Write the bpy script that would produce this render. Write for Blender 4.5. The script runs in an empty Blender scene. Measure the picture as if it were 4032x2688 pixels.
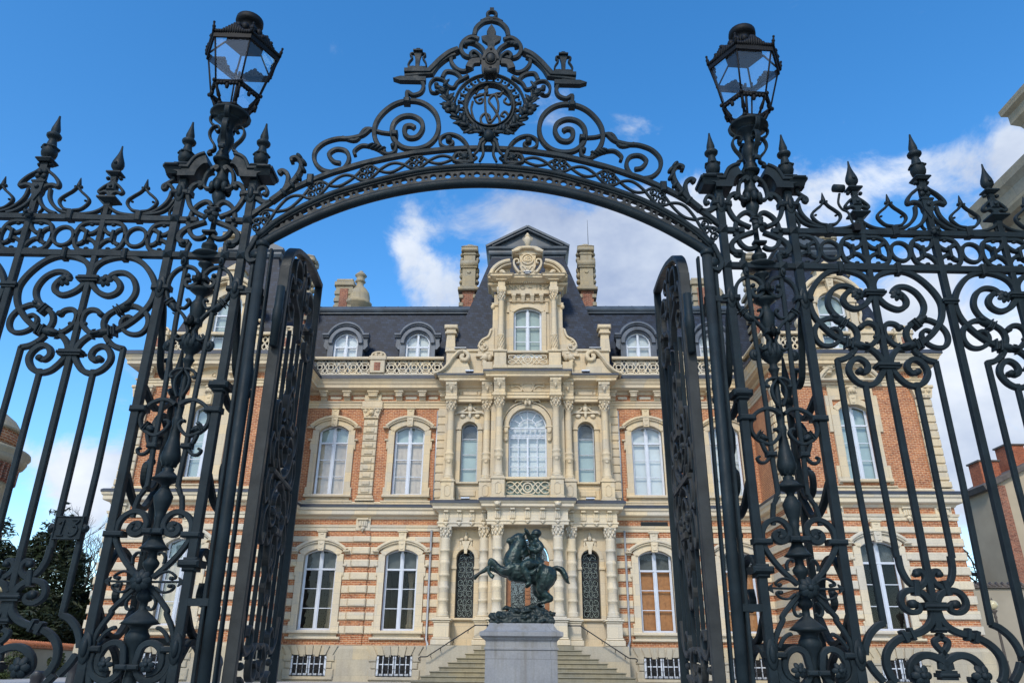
import bpy, math, random, json
from mathutils import Vector, Matrix
random.seed(11)
R = math.radians
PI = math.pi
SC = bpy.context.scene
COL = SC.collection

SUNEL, SUNAZ, SUNS, SUNANG = 40, 198, 2.6, 10
SKYS, SKYV, CLOUDV = .13, 2.15, .95
# cloud cover: azimuth, elevation, half widths (degrees), weight
CLOUDS = [(-9.4, 31, 1.5, 3.6, .55), (-6.6, 28.0, 2.6, 2.0, .62), (10, 30.5, 9.0, 4.6, 1.15), (18, 31, 6, 4, .75), (1.5, 33.6, 4.5, 2.4, .62), (13, 25, 18, 5, .8), (12.4, 39, 2.2, 2, .42), (3, 41, 3, 2.5, .35),
          (27.5, 32.0, 3.0, 2.4, .55), (33.5, 33, 2.8, 2.2, .45), (39.5, 31.5, 3.6, 3.4, 1.0), (33, 20, 8, 7, .95), (34, 10, 12, 6, .9),
          (-29.3, 10.5, 3, 4, 1.0), (-28.5, 18.5, 3, 3, .65), (-35, 12, 4, 2, .35), (160, 30, 40, 14, .9), (220, 40, 30, 14, .8)]  # last two lie unseen behind the camera, added for reflections

# ------------------------------------------------------------------ helpers
def smooth(pts, n=6, closed=False):
    """Catmull-Rom through 2D/3D points."""
    P = [Vector(p) for p in pts]
    if len(P) < 3: return P
    out = []
    m = len(P)
    rng = range(m) if closed else range(m - 1)
    for i in rng:
        p1, p2 = P[i], P[(i + 1) % m]
        p0 = P[(i - 1) % m] if (closed or i > 0) else p1 * 2 - p2
        p3 = P[(i + 2) % m] if (closed or i + 2 < m) else p2 * 2 - p1
        for k in range(n):
            t = k / n
            out.append(.5 * ((2 * p1) + (p2 - p0) * t + (2 * p0 - 5 * p1 + 4 * p2 - p3) * t * t + (3 * p1 - p0 - 3 * p2 + p3) * t ** 3))
    if not closed: out.append(P[-1])
    return out

def arc(cx, cz, r, a0, a1, n=16, rz=None):
    rz = rz or r
    return [(cx + r * math.cos(R(a0 + (a1 - a0) * i / n)), cz + rz * math.sin(R(a0 + (a1 - a0) * i / n))) for i in range(n + 1)]

def segarc(a, zs, zc, n=14, cx=0):
    """segmental arch from (-a,zs) over crown zc to (a,zs)"""
    h = zc - zs
    r = (a * a + h * h) / (2 * h)
    c = zc - r
    t = math.asin(min(1, a / r))
    if h > a: t = PI - t
    return [(cx + r * math.sin(-t + 2 * t * i / n), c + r * math.cos(-t + 2 * t * i / n)) for i in range(n + 1)]

class MB:
    def __init__(s): s.v = []; s.f = []; s.m = []; s.sm = []; s.mi = 0; s.shade = False
    def add(s, vs, fs):
        o = len(s.v)
        s.v += [tuple(p) for p in vs]
        for f in fs:
            s.f.append(tuple(i + o for i in f)); s.m.append(s.mi); s.sm.append(s.shade)
        return s
    def box(s, x0, x1, y0, y1, z0, z1):
        return s.add([(x, y, z) for x in (x0, x1) for y in (y0, y1) for z in (z0, z1)],
                     [(0, 1, 3, 2), (4, 6, 7, 5), (0, 4, 5, 1), (2, 3, 7, 6), (0, 2, 6, 4), (1, 5, 7, 3)])
    def bevbox(s, x0, x1, y0, y1, z0, z1, b):
        """box with its front (-y) edges chamfered"""
        return s.add([(x0, y1, z0), (x1, y1, z0), (x1, y1, z1), (x0, y1, z1), (x0, y0 + b, z0), (x1, y0 + b, z0), (x1, y0 + b, z1), (x0, y0 + b, z1),
                      (x0 + b, y0, z0 + b), (x1 - b, y0, z0 + b), (x1 - b, y0, z1 - b), (x0 + b, y0, z1 - b)],
                     [(8, 9, 10, 11), (4, 5, 9, 8), (5, 6, 10, 9), (6, 7, 11, 10), (7, 4, 8, 11), (0, 1, 5, 4), (1, 2, 6, 5), (2, 3, 7, 6), (3, 0, 4, 7), (3, 2, 1, 0)])
    def frus(s, x, y, z0, z1, w0, d0, w1, d1):
        return s.add([(x + i * w0 / 2, y + j * d0 / 2, z0) for i, j in ((-1, -1), (1, -1), (1, 1), (-1, 1))] + [(x + i * w1 / 2, y + j * d1 / 2, z1) for i, j in ((-1, -1), (1, -1), (1, 1), (-1, 1))],
                     [(0, 1, 5, 4), (1, 2, 6, 5), (2, 3, 7, 6), (3, 0, 4, 7), (4, 5, 6, 7), (3, 2, 1, 0)])
    def prism(s, poly, y0, y1):
        """polygon in x,z pushed along y"""
        n = len(poly)
        vs = [(p[0], y0, p[1]) for p in poly] + [(p[0], y1, p[1]) for p in poly]
        fs = [tuple(range(n)), tuple(range(2 * n - 1, n - 1, -1))] + [(i, i + n, (i + 1) % n + n, (i + 1) % n) for i in range(n)]
        return s.add(vs, fs)
    def prismx(s, poly, x0, x1):
        """polygon in y,z pushed along x"""
        n = len(poly)
        vs = [(x0, p[0], p[1]) for p in poly] + [(x1, p[0], p[1]) for p in poly]
        return s.add(vs, [tuple(range(n)), tuple(range(2 * n - 1, n - 1, -1))] + [(i, (i + 1) % n, (i + 1) % n + n, i + n) for i in range(n)])
    def lathe(s, prof, x=0, y=0, seg=16, flute=0, sx=1, sy=1):
        """profile of (r,z[,flute amount]) spun about z"""
        sh = s.shade; s.shade = True
        vs = []
        for p in prof:
            for k in range(seg):
                a = 2 * PI * k / seg
                r = p[0]
                if len(p) > 2 and p[2] and k % 2: r -= p[2]
                vs.append((x + r * math.cos(a) * sx, y + r * math.sin(a) * sy, p[1]))
        n = len(prof)
        fs = [(i * seg + k, i * seg + (k + 1) % seg, (i + 1) * seg + (k + 1) % seg, (i + 1) * seg + k) for i in range(n - 1) for k in range(seg)]
        fs.append(tuple(range(seg - 1, -1, -1))); fs.append(tuple((n - 1) * seg + k for k in range(seg)))
        s.add(vs, fs); s.shade = sh
        return s
    def ball(s, c, r, seg=10, rings=6, rot=None):
        if not hasattr(r, '__len__'): r = (r, r, r)
        sh = s.shade; s.shade = True
        vs = []
        for i in range(rings + 1):
            t = PI * i / rings
            for k in range(seg):
                a = 2 * PI * k / seg
                v = Vector((r[0] * math.sin(t) * math.cos(a), r[1] * math.sin(t) * math.sin(a), r[2] * math.cos(t)))
                if rot is not None: v = rot @ v
                vs.append(v + Vector(c))
        s.add(vs, [(i * seg + k, (i + 1) * seg + k, (i + 1) * seg + (k + 1) % seg, i * seg + (k + 1) % seg) for i in range(rings) for k in range(seg)])
        s.shade = sh
        return s
    def tube(s, path, rad, seg=8, closed=False, flat=1.0):
        """round tube along a 3D path; rad number or list"""
        P = [Vector(p) for p in path]; n = len(P)
        if not hasattr(rad, '__len__'): rad = [rad] * n
        sh = s.shade; s.shade = True
        vs = []; N = None
        for i in range(n):
            t = (P[(i + 1) % n] - P[i - 1]) if closed else (P[min(i + 1, n - 1)] - P[max(i - 1, 0)])
            t.normalize()
            if N is None:
                N = Vector((0, 1, 0)) if abs(t.y) < .9 else Vector((1, 0, 0))
            N = (N - t * N.dot(t)).normalized()
            B = t.cross(N)
            for k in range(seg):
                a = 2 * PI * k / seg
                vs.append(P[i] + N * (rad[i] * flat * math.cos(a)) + B * (rad[i] * math.sin(a)))
        fs = []
        for i in range(n if closed else n - 1):
            j = (i + 1) % n
            fs += [(i * seg + k, i * seg + (k + 1) % seg, j * seg + (k + 1) % seg, j * seg + k) for k in range(seg)]
        if not closed: fs += [tuple(range(seg - 1, -1, -1)), tuple((n - 1) * seg + k for k in range(seg))]
        s.add(vs, fs); s.shade = sh
        return s
    def strip(s, path, w, d, y=0.0, closed=False, ch=.006, plane='xz', off=0.0, n=5, raw=False, eye=0, w1=None):
        """flat bar of width w and depth d following a planar path, edges chamfered"""
        P = [Vector(p) for p in path] if raw else smooth(path, n, closed)
        m = len(P)
        w1 = w if w1 is None else w1
        ch = min(ch, w * .3, d * .3)
        sec = [(-1, -1, 1, 0), (1, -1, -1, 0), (1, -1, 0, 1), (1, 1, 0, -1), (1, 1, -1, 0), (-1, 1, 1, 0), (-1, 1, 0, -1), (-1, -1, 0, 1)]
        vs = []
        for i in range(m):
            a = P[i - 1] if (closed or i > 0) else P[0]
            b = P[(i + 1) % m] if (closed or i < m - 1) else P[-1]
            t1 = (P[i] - a); t2 = (b - P[i])
            if t1.length < 1e-6: t1 = t2
            if t2.length < 1e-6: t2 = t1
            t1 = t1.normalized(); t2 = t2.normalized()
            t = (t1 + t2)
            t = t.normalized() if t.length > 1e-4 else t1
            k = min(1.6, 1 / max(.4, t.dot(t1)))
            nrm = Vector((-t[1], t[0])) * k
            ww = w + (w1 - w) * i / max(1, m - 1)
            for a_, b_, c_, e_ in sec:
                q = P[i] + nrm * (a_ * ww / 2 + c_ * ch)
                yy = y + b_ * d / 2 + e_ * ch
                vs.append((q[0], yy, q[1]))
        if plane == 'yz':
            vs = [(off + (v[1] - y), v[0], v[2]) for v in vs]
        fs = []
        for i in range(m if closed else m - 1):
            j = (i + 1) % m
            fs += [(i * 8 + k, i * 8 + (k + 1) % 8, j * 8 + (k + 1) % 8, j * 8 + k) for k in range(8)]
        if not closed: fs += [tuple(range(7, -1, -1)), tuple((m - 1) * 8 + k for k in range(8))]
        s.add(vs, fs)
        if eye and plane == 'xz':
            q = P[-1]; s.cyl((q[0], y - d / 2 - .002, q[1]), (q[0], y + d / 2 + .002, q[1]), eye, 12)
        return s
    def cyl(s, a, b, r, seg=12, r1=None):
        return s.tube([a, b], [r, r if r1 is None else r1], seg)
    def mold(s, plan, prof, closed=False, zoff=0):
        """profile of (out,z) swept along a plan path (x,y), mitred; out is to the right of travel"""
        P = [Vector(p) for p in plan]; n = len(P); vs = []
        for i in range(n):
            t1 = (P[i] - P[i - 1]) if (closed or i > 0) else (P[1] - P[0])
            t2 = (P[(i + 1) % n] - P[i]) if (closed or i < n - 1) else (P[i] - P[i - 1])
            t1 = t1.normalized(); t2 = t2.normalized()
            n1 = Vector((t1.y, -t1.x)); n2 = Vector((t2.y, -t2.x))
            b = (n1 + n2).normalized(); k = 1 / max(.3, b.dot(n1))
            for o, z in prof: vs.append((P[i].x + b.x * o * k, P[i].y + b.y * o * k, z + zoff))
        m = len(prof); fs = []
        for i in range(n if closed else n - 1):
            j = (i + 1) % n
            fs += [(i * m + k, j * m + k, j * m + k + 1, i * m + k + 1) for k in range(m - 1)]
        if not closed: fs += [tuple(range(m - 1, -1, -1)), tuple((n - 1) * m + k for k in range(m))]
        return s.add(vs, fs)
    def xf(s, M, start=0):
        for i in range(start, len(s.v)): s.v[i] = tuple(M @ Vector(s.v[i]))
        return s
    def mirror(s, c=0.0, start=0):
        """add a copy mirrored about x=c"""
        n0 = start; o = len(s.v)
        fs = [(f, m, h) for f, m, h in zip(s.f, s.m, s.sm) if f[0] >= n0]
        s.v += [(2 * c - v[0], v[1], v[2]) for v in s.v[n0:o]]
        for f, m, h in fs:
            s.f.append(tuple(reversed([i - n0 + o for i in f]))); s.m.append(m); s.sm.append(h)
        return s
    def build(s, name, mats, parent=None, loc=None, label=None):
        me = bpy.data.meshes.new(name)
        me.from_pydata(s.v, [], s.f)
        if not isinstance(mats, (list, tuple)): mats = [mats]
        for m in mats: me.materials.append(m)
        me.polygons.foreach_set('material_index', s.m)
        me.polygons.foreach_set('use_smooth', s.sm)
        me.update()
        import bmesh
        b = bmesh.new(); b.from_mesh(me)
        bmesh.ops.recalc_face_normals(b, faces=b.faces)
        b.to_mesh(me); b.free()
        o = bpy.data.objects.new(name, me); COL.objects.link(o)
        if parent: o.parent = parent
        if loc: o.location = loc
        if label: o['label'] = label
        return o

def tag(o, label=None, cat=None, group=None, kind=None):
    if label: o['label'] = label
    if cat: o['category'] = cat
    if group: o['group'] = group
    if kind: o['kind'] = kind
    return o
def empty(name, M=None, label=None, cat=None, group=None):
    o = bpy.data.objects.new(name, None); COL.objects.link(o)
    o.empty_display_size = .2
    if M is not None: o.matrix_world = M
    return tag(o, label, cat, group)
def dup(o, parent, loc=None, rotz=None, scale=None):
    c = o.copy(); COL.objects.link(c); c.parent = parent
    if loc is not None: c.location = loc
    if rotz is not None: c.rotation_euler.z = rotz
    if scale is not None: c.scale = scale
    for ch in list(o.children):
        dup(ch, c)
    return c

# ------------------------------------------------------------------ materials
def nt(name):
    m = bpy.data.materials.new(name); m.use_nodes = True
    t = m.node_tree; b = t.nodes['Principled BSDF']
    return m, t, b
def nd(t, kind, **kw):
    n = t.nodes.new(kind)
    for k, v in kw.items():
        if k.startswith('i_'):
            key = k[2:]
            n.inputs[int(key) if key.isdigit() else key.replace('_', ' ')].default_value = v
        else: setattr(n, k, v)
    return n
def lk(t, a, b): t.links.new(a, b)
def c4(c): return (c[0], c[1], c[2], 1)
def noise(t, vec, scale, detail=4, rough=.6):
    n = nd(t, 'ShaderNodeTexNoise'); n.inputs['Scale'].default_value = scale; n.inputs['Detail'].default_value = detail; n.inputs['Roughness'].default_value = rough
    lk(t, vec, n.inputs['Vector']); return n.outputs['Fac']
def ramp(t, fac, stops):
    n = nd(t, 'ShaderNodeValToRGB'); e = n.color_ramp.elements
    while len(e) < len(stops): e.new(.5)
    for el, (p, c) in zip(e, stops): el.position = p; el.color = c4(c)
    lk(t, fac, n.inputs[0]); return n.outputs[0]
def mix(t, fac, a, b, mode='MIX'):
    n = nd(t, 'ShaderNodeMix', data_type='RGBA', blend_type=mode)
    for sock, val in ((n.inputs[0], fac), (n.inputs[6], a), (n.inputs[7], b)):
        if hasattr(val, 'is_output'): lk(t, val, sock)
        elif hasattr(val, '__len__'): sock.default_value = c4(val)
        else: sock.default_value = val
    return n.outputs[2]
def coords(t, scale=None, kind='Object'):
    tc = nd(t, 'ShaderNodeTexCoord'); v = tc.outputs[kind]
    if scale:
        mp = nd(t, 'ShaderNodeMapping'); mp.inputs['Scale'].default_value = scale; lk(t, v, mp.inputs[0]); v = mp.outputs[0]
    return v
def wallvec(t):
    """(x+y, z, 0): courses run level on every upright face"""
    tc = nd(t, 'ShaderNodeTexCoord'); sx = nd(t, 'ShaderNodeSeparateXYZ'); lk(t, tc.outputs['Object'], sx.inputs[0])
    ad = nd(t, 'ShaderNodeMath', operation='ADD'); lk(t, sx.outputs[0], ad.inputs[0]); lk(t, sx.outputs[1], ad.inputs[1])
    cb = nd(t, 'ShaderNodeCombineXYZ'); lk(t, ad.outputs[0], cb.inputs[0]); lk(t, sx.outputs[2], cb.inputs[1])
    return cb.outputs[0], tc.outputs['Object']
def bump(t, b, h, strength=.3, dist=.02):
    n = nd(t, 'ShaderNodeBump'); n.inputs['Strength'].default_value = strength; n.inputs['Distance'].default_value = dist
    lk(t, h, n.inputs['Height']); lk(t, n.outputs[0], b.inputs['Normal'])
def plain(name, base, rough=.6, var=.2, scale=4, metal=0, bs=0, bscale=60, spec=.5, tint=None):
    m, t, b = nt(name); v = coords(t)
    f = noise(t, v, scale)
    lo = [c * (1 - var) for c in base]; hi = [c * (1 + var) for c in (tint or base)]
    lk(t, ramp(t, f, [(.3, lo), (.7, hi)]), b.inputs['Base Color'])
    b.inputs['Roughness'].default_value = rough; b.inputs['Metallic'].default_value = metal
    b.inputs['Specular IOR Level'].default_value = spec
    if bs: bump(t, b, noise(t, v, bscale, 6), bs, .01)
    return m
def stone(name, base, joint=(1.05, .46), jd=.72, warm=(1.08, .98, .80), grey=.3, streak=.35):
    m, t, b = nt(name); wv, ov = wallvec(t)
    br = nd(t, 'ShaderNodeTexBrick'); lk(t, wv, br.inputs['Vector'])
    for k, v in (('Scale', 1), ('Mortar Size', .007), ('Mortar Smooth', .2), ('Bias', 0), ('Brick Width', joint[0]), ('Row Height', joint[1])): br.inputs[k].default_value = v
    a = [c * .88 for c in base]; w = [base[i] * warm[i] for i in range(3)]
    br.inputs['Color1'].default_value = c4(a); br.inputs['Color2'].default_value = c4(w); br.inputs['Mortar'].default_value = c4([c * jd for c in base])
    f = noise(t, ov, .9, 5)
    col = mix(t, ramp(t, f, [(.35, (0, 0, 0)), (.75, (grey,) * 3)]), br.outputs['Color'], [base[0] * .62, base[1] * .64, base[2] * .70])
    sv = coords(t, (3.2, 3.2, .35))
    col = mix(t, ramp(t, noise(t, sv, 1.6, 4), [(.48, (0, 0, 0)), (.8, (streak,) * 3)]), col, [base[0] * .55, base[1] * .50, base[2] * .42])
    col = mix(t, 1, col, ramp(t, noise(t, ov, 22, 5), [(.25, (.86,) * 3), (.75, (1.1,) * 3)]), 'MULTIPLY')
    lk(t, col, b.inputs['Base Color']); b.inputs['Roughness'].default_value = .85; b.inputs['Specular IOR Level'].default_value = .25
    bump(t, b, noise(t, ov, 35, 6), .25, .01)
    return m
def bricks(name, c1, c2, mort, w=.225, h=.074, ms=.009):
    m, t, b = nt(name); wv, ov = wallvec(t)
    br = nd(t, 'ShaderNodeTexBrick'); lk(t, wv, br.inputs['Vector'])
    for k, v in (('Scale', 1), ('Mortar Size', ms), ('Mortar Smooth', .1), ('Bias', -.1), ('Brick Width', w), ('Row Height', h)): br.inputs[k].default_value = v
    br.inputs['Color1'].default_value = c4(c1); br.inputs['Color2'].default_value = c4(c2); br.inputs['Mortar'].default_value = c4(mort)
    col = mix(t, 1, br.outputs['Color'], ramp(t, noise(t, ov, 1.3, 5), [(.3, (.78, .74, .72)), (.7, (1.15, 1.12, 1.05))]), 'MULTIPLY')
    sv = coords(t, (9, 9, 13.5))
    col = mix(t, 1, col, ramp(t, noise(t, sv, 1, 1), [(.34, (.62, .58, .60)), (.45, (1, 1, 1)), (.7, (1.10, 1.06, 1))]), 'MULTIPLY')
    lk(t, col, b.inputs['Base Color']); b.inputs['Roughness'].default_value = .85; b.inputs['Specular IOR Level'].default_value = .2
    bump(t, b, br.outputs['Fac'], -.4, .008)
    return m
def slate(name, base):
    m, t, b = nt(name); wv, ov = wallvec(t)
    br = nd(t, 'ShaderNodeTexBrick'); lk(t, wv, br.inputs['Vector'])
    for k, v in (('Scale', 1), ('Mortar Size', .012), ('Mortar Smooth', .3), ('Bias', 0), ('Brick Width', .24), ('Row Height', .155)): br.inputs[k].default_value = v
    br.inputs['Color1'].default_value = c4([c * .6 for c in base]); br.inputs['Color2'].default_value = c4([c * 1.7 for c in base]); br.inputs['Mortar'].default_value = c4([c * .3 for c in base])
    col = mix(t, 1, br.outputs['Color'], ramp(t, noise(t, ov, .8, 5), [(.3, (.75, .75, .78)), (.75, (1.35, 1.32, 1.25))]), 'MULTIPLY')
    sv = coords(t, (4, 4, .5))
    col = mix(t, ramp(t, noise(t, sv, 1.2, 5), [(.56, (0, 0, 0)), (.82, (.30,) * 3)]), col, (.050, .062, .078))
    lk(t, col, b.inputs['Base Color']); b.inputs['Roughness'].default_value = .55; b.inputs['Specular IOR Level'].default_value = .3
    bump(t, b, br.outputs['Fac'], -.5, .01)
    return m
def glassmat(name, refl, rough=.01, haze=0, hcol=(.7, .75, .8), k=.35):
    m, t, b = nt(name); t.nodes.remove(b)
    out = t.nodes['Material Output']
    tr = nd(t, 'ShaderNodeBsdfTransparent'); gl = nd(t, 'ShaderNodeBsdfGlossy'); gl.inputs['Roughness'].default_value = rough
    fr = nd(t, 'ShaderNodeLayerWeight'); fr.inputs['Blend'].default_value = .35
    ma = nd(t, 'ShaderNodeMath', operation='MULTIPLY_ADD'); ma.inputs[1].default_value = k; ma.inputs[2].default_value = refl; lk(t, fr.outputs['Facing'], ma.inputs[0])
    gl.inputs['Color'].default_value = (.9, .95, 1, 1)
    bn = nd(t, 'ShaderNodeBump'); bn.inputs['Strength'].default_value = .06; bn.inputs['Distance'].default_value = .02
    lk(t, noise(t, coords(t), 1.7, 2), bn.inputs['Height']); lk(t, bn.outputs[0], gl.inputs['Normal'])
    ms = nd(t, 'ShaderNodeMixShader'); lk(t, ma.outputs[0], ms.inputs[0]); lk(t, tr.outputs[0], ms.inputs[1]); lk(t, gl.outputs[0], ms.inputs[2])
    last = ms
    if haze:
        df = nd(t, 'ShaderNodeBsdfDiffuse'); df.inputs['Color'].default_value = c4(hcol)
        m2 = nd(t, 'ShaderNodeMixShader'); m2.inputs[0].default_value = haze; lk(t, ms.outputs[0], m2.inputs[1]); lk(t, df.outputs[0], m2.inputs[2]); last = m2
    lk(t, last.outputs[0], out.inputs['Surface'])
    return m
def leafmat(name, a, b_, sc=3):
    m, t, b = nt(name); v = coords(t)
    lk(t, ramp(t, noise(t, v, sc, 3), [(.3, a), (.7, b_)]), b.inputs['Base Color'])
    b.inputs['Roughness'].default_value = .6; b.inputs['Specular IOR Level'].default_value = .3
    return m

def ironmat(name, base, worn, rough=.5, spec=.16):
    """layered gate paint: broad tone shifts, dust on upward faces, small chips"""
    m, t, b = nt(name); v = coords(t)
    col = ramp(t, noise(t, v, 5, 4), [(.3, [c * .7 for c in base]), (.7, [c * 1.35 for c in base])])
    geo = nd(t, 'ShaderNodeNewGeometry'); sx = nd(t, 'ShaderNodeSeparateXYZ'); lk(t, geo.outputs['Normal'], sx.inputs[0])
    mr = nd(t, 'ShaderNodeMapRange'); lk(t, sx.outputs[2], mr.inputs[0]); mr.inputs[1].default_value = .35; mr.inputs[2].default_value = 1.0; mr.inputs[4].default_value = .45
    mu = nd(t, 'ShaderNodeMath', operation='MULTIPLY'); lk(t, mr.outputs[0], mu.inputs[0]); lk(t, noise(t, v, 14, 5), mu.inputs[1])
    col = mix(t, mu.outputs[0], col, (.11, .105, .095))
    col = mix(t, ramp(t, noise(t, v, 38, 6, .7), [(.66, (0, 0, 0)), (.74, (.55,) * 3)]), col, worn)
    col = mix(t, ramp(t, noise(t, v, 3.1, 5), [(.62, (0, 0, 0)), (.8, (.3,) * 3)]), col, worn)
    lk(t, col, b.inputs['Base Color']); b.inputs['Specular IOR Level'].default_value = spec
    lk(t, ramp(t, noise(t, v, 11, 4), [(.3, (rough - .1,) * 3), (.7, (rough + .15,) * 3)]), b.inputs['Roughness'])
    bump(t, b, noise(t, v, 55, 6), .22, .008)
    return m
IRON = ironmat('painted iron', (.0120, .0200, .0255), (.038, .045, .050))
IRONLIT = ironmat('painted iron sunlit', (.030, .033, .034), (.085, .078, .068), .52, .22)  # lighter copy of the gate paint: sunlit leaf edges put into colour
BLACK = plain('black lamp paint', (.005, .006, .008), .6, .3, 12, bs=.3, bscale=60, spec=.2)
STONE = stone('limestone', (.62, .535, .405))
STONE2 = stone('pale limestone', (.65, .59, .485), streak=.22)
STONED = stone('weathered limestone', (.38, .335, .25), joint=(.7, .35), grey=.6, streak=.6)
PLINTH = stone('plinth stone', (.50, .45, .355), joint=(1.3, .62), grey=.7, streak=.3)
STEPS = stone('step stone', (.30, .275, .205), joint=(1.6, 5), grey=.8, streak=.7)
PEDS = stone('grey granite', (.31, .315, .32), joint=(6, 1.2), warm=(1, 1, 1), jd=.5, grey=.9, streak=.9)
BRICK = bricks('red brick', (.43, .168, .074), (.32, .112, .060), (.55, .40, .27), .23, .080, .010)
BRICKD = bricks('dark brick', (.30, .11, .07), (.21, .08, .06), (.33, .26, .2))
SLATE = slate('slate', (.010, .0175, .034))
ZINC = plain('zinc sheet', (.045, .062, .082), .45, .4, 1.6, spec=.5, bs=.1, bscale=4)
LEAD = plain('lead flashing', (.030, .037, .055), .5, .35, 2)
DORM = plain('dormer zinc', (.075, .090, .115), .5, .45, 1.7, bs=.2, bscale=12)
WFRAME = plain('white window paint', (.56, .60, .67), .45, .06, 2)
PIPE = plain('zinc downpipe', (.34, .36, .39), .4, .15, 3, metal=.3)
SHUT = plain('oak shutter', (.33, .15, .05), .55, .2, 6)
SHUTP = plain('pale shutter', (.44, .38, .29), .6, .15, 5)
BLIND = plain('white blind', (.55, .61, .61), .8, .16, .8)
BLINDG = plain('teal reflection blind', (.31, .405, .385), .8, .14, .9)  # teal of the reflecting panes put into this colour
ROOM = plain('dark room', (.008, .008, .009), .9, .3, 1)  # near-black colour stands in for the unlit interiors
BACKGREY = plain('grey curtain', (.085, .10, .10), .9, .25, 5)  # grey colour stands in for sky reflected in top lights
GLASS = glassmat('window glass', .05)
GLASSD = glassmat('ground floor glass', .012, k=.14)
LGLASS = glassmat('lantern glass', .03, haze=.03, hcol=(.6, .68, .75), k=.10)
BRONZE = plain('green black bronze', (.007, .013, .013), .36, .5, 5, metal=.3, bs=.9, bscale=24, spec=.5, tint=(.018, .038, .034))
ROCK = plain('bronze rock', (.012, .022, .021), .5, .5, 6, metal=.25, bs=1, bscale=9)
DOORW = plain('varnished door wood', (.25, .095, .03), .4, .3, 5)
GRILLE2 = plain('grille reflection tone', (.21, .25, .23), .5, .3, 8)  # reflection on the niche grilles put into a lighter colour
GRILLE = plain('black grille', (.012, .014, .016), .5, .2, 8)
PAVE = plain('pale gravel', (.40, .38, .36), .95, .15, 3, bs=.5, bscale=80)
EARTH = plain('street ground', (.22, .21, .20), .95, .2, .6, bs=.5, bscale=40)
GRASS = plain('grass bed', (.05, .075, .025), .95, .4, 3, bs=.8, bscale=30)
RENDER_ = plain('beige render', (.40, .33, .235), .9, .10, .7)
RENDERB = plain('grey beige render', (.33, .29, .225), .9, .12, .6)
TILE = plain('orange clay tile', (.42, .14, .055), .8, .3, 5)
COPING = plain('dark coping tile', (.10, .085, .075), .8, .3, 4)
CHIMB = bricks('chimney brick', (.40, .11, .055), (.30, .08, .045), (.34, .2, .13))
BARK = plain('bark', (.075, .062, .05), .9, .3, 6)
NEEDLE = leafmat('conifer needles', (.006, .012, .005), (.030, .042, .014), 1.6)
SHRUB = leafmat('shrub leaves', (.02, .035, .01), (.075, .095, .03), 4)
GLOBE = plain('amber globe', (.55, .47, .28), .15, .2, 3)
BOLL = plain('bollard paint', (.022, .022, .026), .4, .3, 6)

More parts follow.
